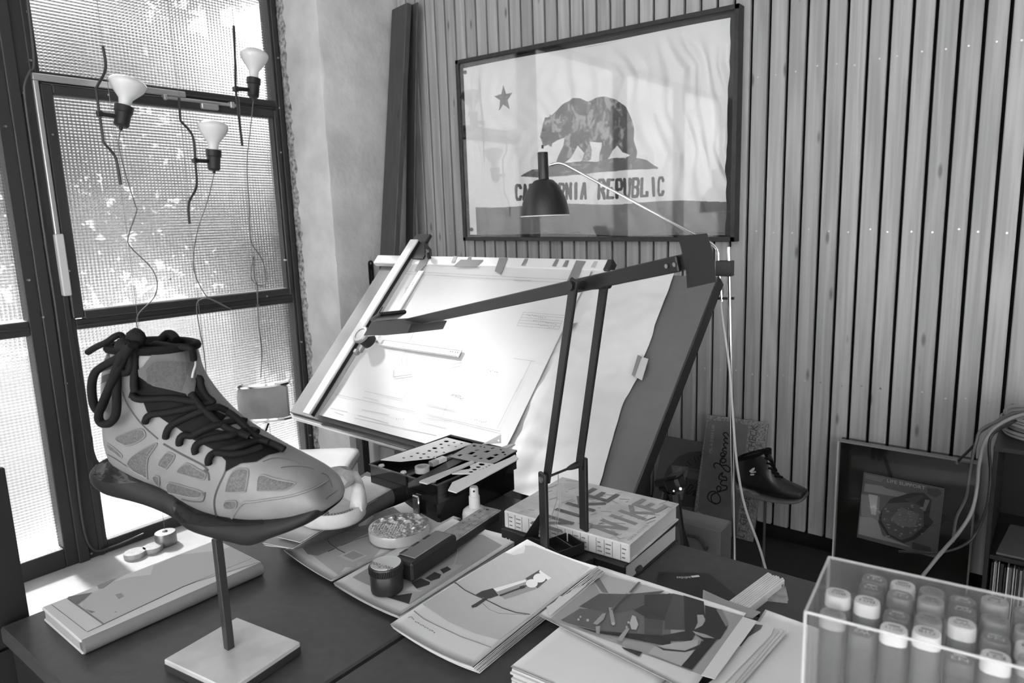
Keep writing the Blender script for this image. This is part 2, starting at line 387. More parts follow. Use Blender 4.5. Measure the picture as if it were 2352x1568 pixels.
obj('cable', MB().tube(spline(cb, 5), .0045, 6), mat('cable_dark', .05, .5), w1)
sw = MB()
for u, v in ((70, 139), (53, 214), (103, 560), (64, 26), (12, 290), (66, 643), (152, 880), (209, 1270), (120, 309), (248, 218), (158, 622), (612, 680), (593, 701), (656, 597), (638, 133), (644, 350), (640, 248), (692, 785), (712, 999), (98, 728), (390, 640)):
    p = onx(u, v, WX+.012); sw.cyl(p-Vector((.012, 0, 0)), p+Vector((.006, 0, 0)), .0042, 8)
obj('screw', sw, M_screw, w1, kind='stuff')
# behind the camera: a second, clear window, enlarged to the floor for more fill light
w2 = thing('window_2', '', '', (0, -4, 0)); del w2['label']; del w2['category']; w2['kind'] = 'structure'
f2 = MB()
for x in (-2.4, -1.2, 0, 1.2, 2.33): f2.bb(x, x+.07, -4.08, -4.0, FL, 2.5, .004)
f2.bb(-2.4, 2.4, -4.08, -4.0, FL, .05, .004).bb(-2.4, 2.4, -4.08, -4.0, 2.43, 2.5, .004)
obj('frame', f2, M_steel, w2)
clr = bpy.data.materials.new('clear_glass'); clr.use_nodes = True; nt2 = clr.node_tree
for n in list(nt2.nodes):
    if n.type == 'BSDF_PRINCIPLED': nt2.nodes.remove(n)
o2 = [n for n in nt2.nodes if n.type == 'OUTPUT_MATERIAL'][0]; t2 = nt2.nodes.new('ShaderNodeBsdfTransparent'); g2 = nt2.nodes.new('ShaderNodeBsdfGlossy'); g2.inputs['Roughness'].default_value = .02
def front_fresnel(nt, ior):
    f = nt.nodes.new('ShaderNodeFresnel'); f.inputs[0].default_value = ior; g = nt.nodes.new('ShaderNodeNewGeometry')
    s_ = nt.nodes.new('ShaderNodeMath'); s_.operation = 'SUBTRACT'; s_.inputs[0].default_value = 1.0; nt.links.new(g.outputs['Backfacing'], s_.inputs[1])
    m_ = nt.nodes.new('ShaderNodeMath'); m_.operation = 'MULTIPLY'; nt.links.new(f.outputs[0], m_.inputs[0]); nt.links.new(s_.outputs[0], m_.inputs[1]); return m_
f3 = front_fresnel(nt2, 1.5); m2 = nt2.nodes.new('ShaderNodeMixShader')
nt2.links.new(f3.outputs[0], m2.inputs[0]); nt2.links.new(t2.outputs[0], m2.inputs[1]); nt2.links.new(g2.outputs[0], m2.inputs[2]); nt2.links.new(m2.outputs[0], o2.inputs['Surface'])
M_clear = clr
for x in (-2.33, -1.13, .07, 1.27): obj('pane', MB().bb(x, x+1.06, -4.045, -4.04, .05, 2.43), M_clear, w2)
w3 = thing('added_skylight', '', '', (0, -1.8, TOP)); del w3['label']; del w3['category']; w3['kind'] = 'structure'  # frame and panes of the unseen skylight, added for overhead light
f4 = MB()
for x in [SX0+i*.935 for i in range(5)]: f4.bb(x, x+.06, SY0, SY1, TOP+.02, TOP+.1, .004)
f4.bb(SX0, SX1, SY0, SY0+.06, TOP+.02, TOP+.1, .004).bb(SX0, SX1, SY1-.06, SY1, TOP+.02, TOP+.1, .004)
obj('frame', f4, M_steel, w3)
for x in [SX0+.03+i*.935 for i in range(4)]: obj('pane', MB().bb(x, x+.91, SY0+.03, SY1-.03, TOP+.06, TOP+.066), M_clear, w3)
# ------------------------------------------------------------ outside
go = struct('ground', MB().bb(-16, -3.33, -14, 16, FL-.12, FL-.02), mat('paving', .30, .8, noise=(3, .2)))
struct('ground', MB().bb(-12, 12, -16, -4.1, FL-.12, FL-.02), mat('paving', .30, .8))
M_leaf = mat('leaf', .17, .95, noise=(1.2, .6), spec=.1); M_bark = mat('bark', .08, .9)
def tree(label, base, crown, rad, n, seed, leaf=.11):
    rr = random.Random(seed); t = thing('leafy_tree', label, 'tree', base)
    mb = MB()
    for i in range(n):
        d = Vector((rr.gauss(0, 1), rr.gauss(0, 1), rr.gauss(0, 1))).normalized(); q = (rr.uniform(.25, 1))**.5
        c = Vector(crown)+Vector((d.x*rad[0], d.y*rad[1], d.z*rad[2]))*q
        a = Vector((rr.gauss(0, 1), rr.gauss(0, 1), rr.gauss(0, 1))).normalized(); b = a.cross(Vector((rr.gauss(0, 1), rr.gauss(0, 1), rr.gauss(0, 1)))).normalized(); s = leaf*rr.uniform(.6, 1.3)
        mb.add([c-a*s, c+b*s*.45, c+a*s, c-b*s*.45], [(0, 1, 2, 3)])
    obj('crown', mb, M_leaf, t, smooth=0, recalc=False, kind='stuff')
    obj('trunk', MB().tube([base, (Vector(base)+Vector(crown))/2+Vector((.05, .08, 0)), crown], [.09, .07, .04], 8), M_bark, t)
G = None
def hedge(label, base, x0, x1, y0, y1, hf, n, seed):
    rr = random.Random(seed); mb = MB()
    for i in range(n):
        y = rr.uniform(y0, y1); h = hf(y); c = Vector((rr.uniform(x0, x1), y, FL+h*rr.random()**.8)); a = Vector((rr.gauss(0, 1), rr.gauss(0, 1), rr.gauss(0, 1))).normalized(); b = a.cross(Vector((rr.gauss(0, 1), rr.gauss(0, 1), rr.gauss(0, 1)))).normalized(); s = .2*rr.uniform(.6, 1.3)
        mb.add([c-a*s, c+b*s*.5, c+a*s, c-b*s*.5], [(0, 1, 2, 3)])
    o = tag(rebase(obj('hedge', mb, M_leaf, smooth=0, recalc=False, kind='stuff'), base), label, 'hedge')
hedge('tall uneven hedge closing the view outside the ribbed window', (-11.5, 3, FL), -13.0, -11.0, -7, 13, lambda y: 5.6-1.2*max(0, min(1, (y-5)/1.5))+.8*math.sin(y*1.1)+.5*math.sin(y*2.7+1)-1.6*max(0, min(1, (y-6.2)/1.0)), 15000, 12)
tree('slim leafy tree far behind the middle of the upper window pane', (-8.6, 2.7, FL), (-8.6, 2.9, 2.9), (.8, .8, .9), 2600, 1)
tree('broad low leafy tree blurred behind the tilting sash', (-7.0, 4.9, FL), (-7.0, 4.9, 1.5), (1.0, 1.1, 1.0), 3600, 2)
tree('dense bush close to the glass beside the concrete pier', (-4.6, 3.1, FL), (-4.6, 3.1, 1.05), (.5, .5, .95), 2200, 3, .07)
tree('far leafy tree blurred at the left edge of the window', (-7.6, .7, FL), (-7.6, .9, 1.7), (1.1, 1.0, 1.2), 3200, 4)
tree('added tree by the pier, its unseen crown keeping sun off the upper board', (-5.3, 2.95, FL), (-5.0, 2.78, 3.65), (.85, .86, .78), 5000, 5, .09)  # crown added out of view to block sun above the board's lit part
tree('added tree by the left bay, its unseen crown keeping sun off the desk', (-5.3, .45, FL), (-5.0, .45, 3.65), (.85, .86, .78), 5000, 6, .09)  # crown added out of view to block sun from the left desk
# ------------------------------------------------------------ hanging lamps in front of the window
import numpy as np
M_rub = mat('black_rubber', .012, .5); M_bulb = mat('opal_bulb', .80, .25, noise=None, coat=.3); M_wire = mat('steel_wire', .12, .4, metal=.6)
M_cord = mat('grey_cord', .10, .5); M_tube = mat('dark_lamp_tube', .03, .35, metal=.3)
LX = -3.08
def pxm(P): return (Vector(P)-CAM).dot(FWD)/FPX
def lamp(label, lx, wire, tube, brk, sock, bulb, bw, cord, weight):
    q = lambda p: onx(p[0], p[1], lx)
    bot = Vector((lx, q(tube[-1]).y, FL))
    t = thing('pendant_lamp', label, 'lamp', Vector((lx, bot.y, FL if weight else q(cord[-1]).z)), 'bulbs hung on wires at the window')
    y = q(tube[0]).y; sc = pxm(q(tube[3]))
    top = Vector((lx, y, TOP)); end = Vector((lx, q(tube[-1]).y, FL+.06 if weight else FL+.01))
    obj('wire', MB().tube([top, q(tube[0]), q(tube[-1]), end], .0011, 5), M_wire, t)
    obj('bent_tube', MB().tube(spline([q(p) for p in tube], 5), .0052, 8), M_tube, t)
    a, b = q(brk[0]), q(brk[1]); m = MB()
    m.box((0, 0, .0), (.021, .021, .024), axisframe(a, (0, 0, 1)), .004); m.cyl(a, b, .0095, 10)
    obj('bracket', m, M_rub, t)
    s0, s1 = q(sock[0]), q(sock[1]); ax = (s1-s0).normalized(); h = (s1-s0).length
    T = axisframe(s0, ax); r = sock[2]*sc/2
    m = MB().lathe([(0, -.012), (.006, -.012), (.007, 0), (r*.62, .001), (r*.82, h*.1), (r*.86, h*.62), (r*.88, h*.66), (r, h*.7), (r*1.02, h), (r*.8, h*1.01), (r*.78, h*.8), (0, h*.8)], T, 24)
    for z in (.72, .78, .84, .9): pass
    obj('socket', m, M_rub, t)
    b1 = q(bulb); H = (b1-s1).dot(ax); w = bw*sc/2
    pr = [(0, -.01), (r*.6, -.01), (r*.62, 0), (r*.66, H*.12), (r*.74, H*.25), (w*.62, H*.42), (w*.86, H*.58), (w*.98, H*.72), (w, H*.78), (w*.97, H*.84), (w*.84, H*.91), (w*.6, H*.96), (w*.3, H*.99), (0, H)]
    obj('bulb', MB().lathe(pr, axisframe(s1, ax), 32), M_bulb, t, smooth=60, label='reflector bulb with a frosted white face')
    obj('cord', MB().tube(spline([q(p)+Vector((.01*math.sin(i*1.7), 0, 0)) for i, p in enumerate(cord)], 5), .0021, 6), M_cord, t)
    if weight:
        e = Vector((lx, end.y, FL)); m = MB().lathe([(0, 0), (.040, 0), (.043, .004), (.043, .050), (.040, .056), (.012, .058), (.006, .066), (0, .067)], axisframe(e, (0, 0, 1)), 28)
        obj('weight', m, mat('weight_steel', .25, .35, metal=.7), t, label='short steel cylinder standing on the floor')
c = lambda L: [(a/1.96, b/1.96) for a, b in L]
lamp('left hanging lamp, its opal bulb tilted over, in front of the aluminium chain track', -3.11, None, c([(463, 207), (475, 310), (437, 390), (435, 420), (462, 610), (470, 645), (520, 710), (543, 832)]),
     c([(448, 511), (540, 525)]), [c([(545, 572)])[0], c([(560, 478)])[0], 40], c([(583, 350)])[0], 80,
     c([(542, 585), (530, 650), (560, 760), (613, 920), (613, 950), (575, 1060), (590, 1110), (680, 1200), (703, 1270), (690, 1340), (625, 1420), (624, 1500), (640, 1600)]), True)
lamp('middle, lowest hanging lamp, its bulb upright before the tilting sash', -3.06, None, c([(806, 440), (812, 535), (820, 552), (868, 615), (880, 740), (884, 840), (850, 915), (853, 1008)]),
     c([(877, 722), (950, 725)]), [c([(963, 768)])[0], c([(961, 676)])[0], 34], c([(962, 543)])[0], 67,
     c([(963, 785), (930, 900), (890, 1040), (875, 1165), (878, 1240), (910, 1310), (950, 1345), (1045, 1392), (950, 1347), (900, 1348), (890, 1385), (903, 1500), (915, 1600), (935, 1760)]), False)
lamp('right hanging lamp, highest of the three, near the concrete pier', -3.04, None, c([(1052, 115), (1058, 260), (1060, 360), (1061, 400), (1072, 500), (1091, 657)]),
     c([(1060, 400), (1130, 404)]), [c([(1140, 440)])[0], c([(1142, 352)])[0], 31], c([(1142, 218)])[0], 62,
     c([(1140, 455), (1120, 600), (1113, 740), (1128, 930), (1120, 990), (1127, 1090), (1180, 1160), (1200, 1230), (1190, 1275), (1165, 1285), (1140, 1260), (1132, 1220), (1137, 1150), (1145, 1240), (1165, 1300), (1160, 1440), (1172, 1568), (1178, 1700)]), False)
M_conc = mat('concrete_disc', .42, .8, noise=(40, .2), bump=(90, .3))
for (u, v, r, lb) in ((311, 1277, .043, 'round stone disc on the floor by the window, left of the two'), (352, 1264, .040, 'round stone disc on the floor, beside the steel lamp weight')):
    p = onz(u, v, FL); tag(rebase(obj('stone_disc', MB().lathe([(0, 0), (r*.96, 0), (r, .004), (r, .018), (r*.95, .022), (0, .022)], axisframe(p, (0, 0, 1)), 28), M_conc), p), lb, 'disc', 'stone discs on the floor')
# ------------------------------------------------------------ dark planks in the corner
M_plank = wood('dark_plank', .055, .5, rough=.6)
def plank(label, tl, tr, yt, bl, yb, w, th):
    a = ony(tl[0], tl[1], yt); b = ony(tr[0], tr[1], yt-.03)
    d = ony(bl[0], bl[1], yb)-a; d = d*((FL-a.z)/d.z); bot = a+d
    yv = (-d).normalized(); xv = (b-a); xv = (xv-yv*xv.dot(yv)); wd = xv.length; ln = d.length; T = frame(bot, xv, yv)
    o = tag(obj('plank', MB().box((wd/2, ln/2, -th/2), (wd, ln, th), T, .003), M_plank), label, 'plank', 'planks leaning in the corner')
    return rebase(o, bot)
plank('dark stained plank leaning in the corner, the front one beside the concrete pier', (900, 22), (934, 12), 2.60, (872, 590), 2.42, .06, .03)
plank('dark stained plank behind the front one, close against the pine slats', (938, 14), (957, 13), 2.63, (931, 590), 2.57, .03, .012)
# steel strip hanging on the shaded face of the pier
T = frame(onx(849, 598, XP)+Vector((.004, 0, 0)), (0, 1, 0), (0, 0, 1))
st = MB().prism(rrect(-.016, .016, -.20, .0, .015), 0, .004, T, holes=[circ(0, -.014, .007, 12)[::-1], rrect(-.0025, .0025, -.16, -.05, .002)[::-1]])
tag(rebase(obj('slotted_strip', st, mat('strip_black', .012, .5)), onx(849, 598, XP)), 'narrow black slotted strip with a hole, hanging on the concrete pier', 'bracket')
# ------------------------------------------------------------ framed flag
fl = thing('framed_flag', 'large framed state flag with bear and star behind glass on slat wall', 'flag', (-1.76, YW, 1.245))
M_frame = mat('frame_black', .022, .45, noise=(40, .3))
XL, XR, ZB, ZT2 = -2.474, -1.041, 1.243, 2.107; bw = .0185; Y0, Y1 = 2.598, 2.648
obj('frame_rail', MB().bb(XL, XR, Y0, Y1, ZT2-bw, ZT2, .0015), M_frame, fl); obj('frame_rail', MB().bb(XL, XR, Y0, Y1, ZB, ZB+bw, .0015), M_frame, fl)
obj('frame_stile', MB().bb(XL, XL+bw, Y0, Y1, ZB, ZT2, .0015), M_frame, fl); obj('frame_stile', MB().bb(XR-bw, XR, Y0, Y1, ZB, ZT2, .0015), M_frame, fl)
obj('backing_board', MB().bb(XL+.01, XR-.01, 2.640, 2.646, ZB+.01, ZT2-.01), mat('backing', .03, .7), fl)
M_picglass = M_clear.copy(); M_picglass.name = 'picture_glass'
[n for n in M_picglass.node_tree.nodes if n.type == 'FRESNEL'][0].inputs[0].default_value = 1.8
# the cloth: a dense grid with woven folds, the dyed print in a colour attribute
NU, NV = 640, 440
ss, tt = np.meshgrid(np.linspace(0, 1, NU+1), np.linspace(0, 1, NV+1))
A, B_, C_, D_ = [np.array(p, float) for p in ((1064, 157), (1678, 41), (1664, 541), (1080, 537))]
top = A[None, None]+(B_-A)*ss[..., None]; botm = D_+(C_-D_)*ss[..., None]
PX = top*(1-tt[..., None])+botm*tt[..., None]
PX[..., 1] += -1.2*np.sin(ss*9)*(tt < .01) + 2.0*np.sin(ss*11+1)*(tt > .99)
def inpoly(poly, X, Y):
    ins = np.zeros(X.shape, bool); n = len(poly); j = n-1
    for i in range(n):
        xi, yi = poly[i]; xj, yj = poly[j]
        c_ = ((yi > Y) != (yj > Y)) & (X < (xj-xi)*(Y-yi)/(yj-yi+1e-9)+xi); ins ^= c_; j = i
    return ins
cc = lambda L: [(1000+a/2.704, b/2.704) for a, b in L]
BEAR = cc([(650, 850), (660, 880), (668, 912), (690, 905), (705, 898), (725, 915), (732, 890), (765, 868), (800, 855), (795, 900), (770, 955), (750, 1005), (800, 1012), (832, 985), (882, 903), (925, 950), (918, 980), (895, 1005), (945, 1010), (965, 985), (970, 930), (958, 880), (1032, 885), (1016, 960), (1018, 1010), (1055, 1005), (1075, 975), (1130, 903), (1160, 945), (1210, 963), (1180, 978), (1200, 988), (1250, 977), (1254, 940), (1227, 870), (1227, 800), (1212, 730), (1180, 660), (1130, 620), (1060, 600), (1000, 608), (940, 630), (900, 610), (850, 608), (800, 640), (740, 700), (724, 718), (716, 708), (706, 728), (692, 730), (680, 728), (677, 752), (666, 780), (660, 815)])
STAR = cc([(420, 527), (437, 583), (482, 575), (447, 620), (465, 680), (422, 648), (390, 688), (402, 623), (362, 597), (408, 583)])
SOIL = cc([(530, 1095), (600, 1052), (640, 1050), (700, 1030), (760, 1002), (800, 1012), (900, 1000), (1000, 1005), (1100, 980), (1250, 980), (1310, 992), (1350, 1018), (1387, 1042), (1380, 1049), (1250, 1052), (1040, 1067), (860, 1087), (640, 1102)])
GL = {'C': [(1, .82, .8, 1), (.8, 1, .2, 1), (.2, 1, 0, .8), (0, .8, 0, .2), (0, .2, .2, 0), (.2, 0, .8, 0), (.8, 0, 1, .2)], 'A': [(0, 0, .5, 1), (.5, 1, 1, 0), (.2, .33, .8, .33)], 'L': [(0, 1, 0, 0), (0, 0, .9, 0), (.9, 0, .9, .2)],
      'I': [(.5, 0, .5, 1)], 'F': [(0, 0, 0, 1), (0, 1, .9, 1), (0, .55, .65, .55)], 'O': [(.2, 1, .8, 1), (.8, 1, 1, .8), (1, .8, 1, .2), (1, .2, .8, 0), (.8, 0, .2, 0), (.2, 0, 0, .2), (0, .2, 0, .8), (0, .8, .2, 1)],
      'R': [(0, 0, 0, 1), (0, 1, .8, 1), (.8, 1, 1, .85), (1, .85, 1, .65), (1, .65, .8, .5), (.8, .5, 0, .5), (.55, .5, 1, 0)], 'N': [(0, 0, 0, 1), (0, 1, 1, 0), (1, 0, 1, 1)], 'E': [(0, 0, 0, 1), (0, 1, .9, 1), (0, .52, .7, .52), (0, 0, .9, 0)],
      'P': [(0, 0, 0, 1), (0, 1, .8, 1), (.8, 1, 1, .85), (1, .85, 1, .6), (1, .6, .8, .45), (.8, .45, 0, .45)], 'U': [(0, 1, 0, .2), (0, .2, .2, 0), (.2, 0, .8, 0), (.8, 0, 1, .2), (1, .2, 1, 1)],
      'B': [(0, 0, 0, 1), (0, 1, .8, 1), (.8, 1, 1, .85), (1, .85, 1, .65), (1, .65, .8, .52), (.8, .52, 0, .52), (.8, .52, 1, .38), (1, .38, 1, .15), (1, .15, .8, 0), (.8, 0, 0, 0)],
      'K': [(0, 0, 0, 1), (0, .45, 1, 1), (.3, .6, 1, 0)]}
def lettering(txt, x0, x1, y0a, y0b, y1a, y1b, X, Y):
    """signed nearness to the strokes; a: at x0, b: at x1; y0 top, y1 baseline (px)"""
    s_ = (X-x0)/(x1-x0); yt = y0a+(y0b-y0a)*s_; yb = y1a+(y1b-y1a)*s_
    best = np.full(X.shape, 9.); n = len(txt); cw = (x1-x0)/n; hh = (y1a-y0a)
    for i, ch in enumerate(txt):
        if ch == ' ': continue
        lx = (X-(x0+cw*(i+.14)))/(cw*.62); ly = (yb-Y)/(yb-yt)
        for (a, b, c_, d_) in GL[ch]:
            ax, ay, bx, by = a*cw*.62, b*hh, c_*cw*.62, d_*hh; px, py = lx*cw*.62, ly*hh
            dx, dy = bx-ax, by-ay; t_ = np.clip(((px-ax)*dx+(py-ay)*dy)/(dx*dx+dy*dy), 0, 1)
            best = np.minimum(best, np.hypot(px-ax-dx*t_, py-ay-dy*t_))
    return best
X_, Y_ = PX[..., 0], PX[..., 1]
val = np.full(X_.shape, .78)
gn = np.random.RandomState(4)
def smooth_noise(n1, n2, shape):
    g = gn.rand(n1, n2); yi = np.linspace(0, n1-1.001, shape[0]); xi = np.linspace(0, n2-1.001, shape[1])
    y0 = yi.astype(int); x0 = xi.astype(int); fy = (yi-y0)[:, None]; fx = (xi-x0)[None]
    return (g[y0][:, x0]*(1-fy)*(1-fx)+g[y0][:, x0+1]*(1-fy)*fx+g[y0+1][:, x0]*fy*(1-fx)+g[y0+1][:, x0+1]*fy*fx)
fur = smooth_noise(22, 60, X_.shape)*.6+smooth_noise(70, 160, X_.shape)*.4
b_in = inpoly(BEAR, X_, Y_); val = np.where(b_in, np.where(fur > .62, .30, np.where(fur > .5, .15, .085)), val)
val = np.where(inpoly(SOIL, X_, Y_), np.where(smooth_noise(60, 80, X_.shape) > .75, .2, .11), val)
val = np.where(inpoly(STAR, X_, Y_), .17, val)
for d in (cc([(663, 800), (690, 805), (690, 815), (663, 812)]), cc([(655, 850), (690, 850), (690, 858), (655, 860)])): val = np.where(inpoly(d, X_, Y_), .02, val)
dl = np.minimum(lettering('CALIFORNIA', 1183, 1349, 426, 421, 458, 455, X_, Y_), lettering('REPUBLIC', 1374, 1530, 414, 408, 456, 447, X_, Y_))
val = np.where(dl < 3.5, .055, val)
stripe = tt > (.838+.006*np.sin(ss*14)); val = np.where(stripe, .16, val)
head = ss < .026; val = np.where(head, .82, val); hem = ((tt < .018) | (ss > .982)) & ~head; val = np.where(hem & ~stripe, .78, val)
for (gx, gy) in ((1068, 166), (1083, 527)):
    r_ = np.hypot(X_-gx, Y_-gy); val = np.where(r_ < 4.5, .12, val)
amp = .0035+.0085*ss
fold = np.sin(2*math.pi*(ss*9.5+.35*smooth_noise(5, 9, ss.shape)*2-tt*(.4+2.0*ss))+1.0)*.6+np.sin(2*math.pi*(ss*17+1.1*smooth_noise(6, 8, ss.shape)*2+tt*(1-4.2*ss)))*.4+(smooth_noise(10, 16, ss.shape)-.5)*1.4
fold *= np.clip(np.minimum(tt*9, 1)*np.where(head, .05, 1), 0, 1)
gx = (X_-PCX)/FPX; gy = (Y_-PCY)/FPX
DX = RIGHT.x*gx-UP.x*gy+FWD.x; DY = RIGHT.y*gx-UP.y*gy+FWD.y; DZ_ = RIGHT.z*gx-UP.z*gy+FWD.z
yb_ = 2.624; fold = np.clip(fold, -1.15, 1.15); K = yb_/DY
verts = np.stack([DX*K, np.full_like(K, yb_)-amp*fold, CAMZ+DZ_*K], -1).reshape(-1, 3)-np.array(fl.location)
me = bpy.data.meshes.new('flag'); w_ = NU+1
ii = (np.arange(NV)[:, None]*w_+np.arange(NU)[None]).reshape(-1)
fc = np.stack([ii, ii+1, ii+w_+1, ii+w_], -1)
me.vertices.add(len(verts)); me.vertices.foreach_set('co', verts.reshape(-1)); me.loops.add(len(fc)*4); me.polygons.add(len(fc))
me.polygons.foreach_set('loop_start', np.arange(len(fc))*4); me.loops.foreach_set('vertex_index', fc.reshape(-1)); me.update(calc_edges=True)
ca = me.color_attributes.new('dye', 'FLOAT_COLOR', 'POINT'); v4 = np.repeat(val.reshape(-1, 1), 4, 1); v4[:, 3] = 1; ca.data.foreach_set('color', v4.reshape(-1).astype(np.float32))
me.polygons.foreach_set('use_smooth', [True]*len(me.polygons))
fm = mat('flag_cloth', .7, .75); at_ = fm.node_tree.nodes.new('ShaderNodeAttribute'); at_.attribute_name = 'dye'
fm.node_tree.links.new(at_.outputs['Color'], fm.node_tree.nodes['Principled BSDF'].inputs['Base Color']); me.materials.append(fm)
fo = bpy.data.objects.new('flag', me); COL.objects.link(fo); fo.parent = fl; fo['label'] = 'pale flag with bear, star and lettering, creased at the right'
obj('glass', MB().bb(XL+.012, XR-.012, 2.606, 2.608, ZB+.012, ZT2-.012), M_picglass, fl, label='glass front that mirrors the window')
# ------------------------------------------------------------ floor lamp
YL = 1.9; q = lambda u, v, y=YL: ony(u, v, y)
a, b = q(1674, 567), q(1687, 1283); base = a+(b-a)*((FL-a.z)/(b.z-a.z))
t = thing('floor_lamp', 'chrome floor lamp with black dome shade on a long angled arm', 'lamp', base); s = pxm(a)
M_shade = mat('shade_black', .010, .35)
obj('pole', MB().cyl(base, a, 5.2*s, 14), M_chrome, t)
obj('base', MB().lathe([(0, 0), (.14, 0), (.14, .012), (.13, .018), (0, .02)], axisframe(base, (0, 0, 1)), 32), M_chrome, t)
ap = spline([q(*p) for p in ((1658, 692), (1654, 650), (1650, 600), (1649, 580), (1644, 568), (1632, 558), (1610, 546), (1560, 520), (1480, 476), (1400, 433), (1310, 384), (1292, 376), (1280, 375), (1264, 379))], 4)
obj('arm', MB().tube(ap, 3.6*s, 10), M_chrome, t)
k1 = (q(1646, 598)+q(1684, 634))/2
T = frame(k1, (1, .05, 0), (0, 0, 1))
obj('clamp', MB().box((0, 0, 0), (38*s, 36*s, 22*s), T, .002), M_shade, t)
obj('clamp_ring', MB().cyl(q(1648, 685), q(1686, 685), .004, 8), M_shade, t)
nb, nt_ = q(1249, 412), q(1246, 341); ax = (nb-nt_).normalized(); T = axisframe(q(1249, 412), ax)
pr = [(r*s, z*s) for r, z in ((0, -71), (13.5, -71), (14, -69), (14, 0), (20, 1), (26, 3), (40, 17), (52, 38), (60, 60), (64, 80), (66.5, 97), (65, 97), (62, 79), (50, 40), (38, 20), (20, 6), (0, 6))]
sh = obj('shade', MB().lathe(pr, T, 40), M_shade, t)
obj('rim', MB().lathe([(66.5*s, 95*s), (67.2*s, 96*s), (67.2*s, 98*s), (64*s, 98*s)], T, 40), mat('rim_white', .6, .4), sh, label='pale rim')
obj('lamp_bulb', MB().lathe([(0, 20*s), (12*s, 22*s), (24*s, 60*s), (18*s, 76*s), (0, 82*s)], T, 20), M_bulb, sh)
obj('cable_gland', MB().cyl(q(1246, 341), q(1246, 333), 3*s, 8), M_shade, sh)
cd = spline([q(u, v, y) for u, v, y in ((1656, 690, 1.9), (1658, 720, 1.88), (1668, 790, 1.87), (1676, 850, 1.87), (1683, 950, 1.86), (1692, 1060, 1.84), (1710, 1160, 1.82), (1742, 1250, 1.8), (1757, 1300, 1.8), (1768, 1345, 1.8))], 5)
obj('cord', MB().tube(cd, .0036, 8), mat('white_cord', .5, .4), t, label='pale cord running down from the arm')
# ------------------------------------------------------------ drafting table
BU = Vector((.999, -.053, -.002)); BV = Vector((.027, .673, .74)).normalized(); BU = (BU-BV*BU.dot(BV)).normalized(); BN = BU.cross(BV)   # BN points out of the sheet
BP = ony(665, 946, 1.4)
if BN.y > 0: BN = -BN
TB = Matrix(((BU.x, BV.x, BN.x, BP.x), (BU.y, BV.y, BN.y, BP.y), (BU.z, BV.z, BN.z, BP.z), (0, 0, 0, 1)))
def bd(u, v, off=0.): return onp(u, v, BP+BN*off, BN)
M_lino = mat('grey_linoleum', .10, .6, noise=(30, .05)); M_edge = mat('black_edge', .012, .5); M_rail = mat('white_lacquer', .72, .35)
M_sheet = mat('drawing_paper', .60, .7, noise=(6, .03)); M_trace = mat('tracing_paper', .58, .6, noise=(9, .06)); M_tape = mat('masking_tape', .17, .6); M_tape2 = mat('pale_tape', .42, .6)
M_line = mat('pencil_line', .30, .8); M_dk = mat('satin_black', .014, .4)
dt = thing('drafting_table', 'grey tilted drafting table with white top rail, before the slat wall', 'table', (BP.x+.72, 1.65, FL))
obj('board', MB().box((.727, .3375, -.014), (1.454, .675, .028), TB, .002), M_lino, dt)
obj('edge_band', MB().box((1.4565, .3375, -.018), (.005, .675, .036), TB), M_edge, dt, label='black edge band')
obj('front_strip', MB().box((.60, -.008, -.022), (1.2, .014, .022), TB, .002), M_rail, dt, label='white front strip')
obj('gap_shade_strip', MB().box((.66, -.0065, -.004), (.90, .013, .008), TB), M_edge, dt)  # black strip paints the dark gap below the overhanging sheet
obj('top_rail', MB().box((.528, .689, .011), (1.122, .042, .022), TB, .003), M_rail, dt, label='white top rail')
obj('rail_cap', MB().box((1.099, .689, .009), (.022, .042, .030), TB, .003), M_edge, dt, label='black end cap')
lg = MB()
for (x, y, w) in ((-2.215, 1.70, .022), (-.95, 1.70, .022)):
    zt = BP.z + (y-BP.y)*.74/.673-.05; lg = MB().bb(x-w, x+w, y-.02, y+.02, FL, zt, .003)
    obj('leg', lg, M_edge, dt)
obj('leg', MB().bb(-2.185, -2.155, 1.70, 1.74, FL, BP.z+.26, .003), M_rail, dt, label='white leg tube')
obj('cross_bar', MB().bb(-2.2, -.95, 1.685, 1.715, .12, .16, .003), M_edge, dt)
obj('foot', MB().bb(-2.25, -2.14, 1.35, 2.1, FL, FL+.03, .004), M_edge, dt); obj('foot', MB().bb(-1.0, -.9, 1.35, 2.1, FL, FL+.03, .004), M_edge, dt)
# the crumpled tracing sheet underneath, its right edge torn
ps = thing('tracing_sheet', 'large crinkled tracing paper with torn right edge, taped to drafting board', 'paper', BP+BU*1.1)
rg = [bd(*p) for p in ((1552, 632), (1532, 690), (1505, 752), (1500, 775), (1486, 812), (1473, 843), (1468, 870), (1452, 896), (1440, 915), (1428, 945), (1424, 966), (1410, 1010), (1396, 1060), (1383, 1108))]
ru = [((p-BP).dot(BV), (p-BP).dot(BU)) for p in rg]; ru.append((-.06, 1.37)); ru.sort()
def right_edge(v):
    for (a, b), (c_, d) in zip(ru, ru[1:]):
        if a <= v <= c_: return b+(d-b)*(v-a)/(c_-a+1e-9)
    return ru[-1][1] if v > ru[-1][0] else ru[0][1]
import mathutils.noise as mn
def trace_pt(s, t):
    v = -.045+t*.72; u = .86+(right_edge(v)-.86)*s; n = mn.noise(Vector((u*7, v*9, .3)))*.006+mn.noise(Vector((u*20, v*30, 2)))*.0030
    k = max(0, 1-abs(u-1.09)/.06)*.006
    return BP+BU*u+BV*v+BN*(.0095+n*min(1, (u-.9)*6 if u > .9 else 0)+k*(u > 1.045))
obj('sheet', MB().grid(70, 90, trace_pt), M_trace, ps, smooth=180)
def tape(mb, px, off, sc, ox, oy):
    mb.flat([bd(ox+a/sc, oy+b/sc, off) for a, b in px])
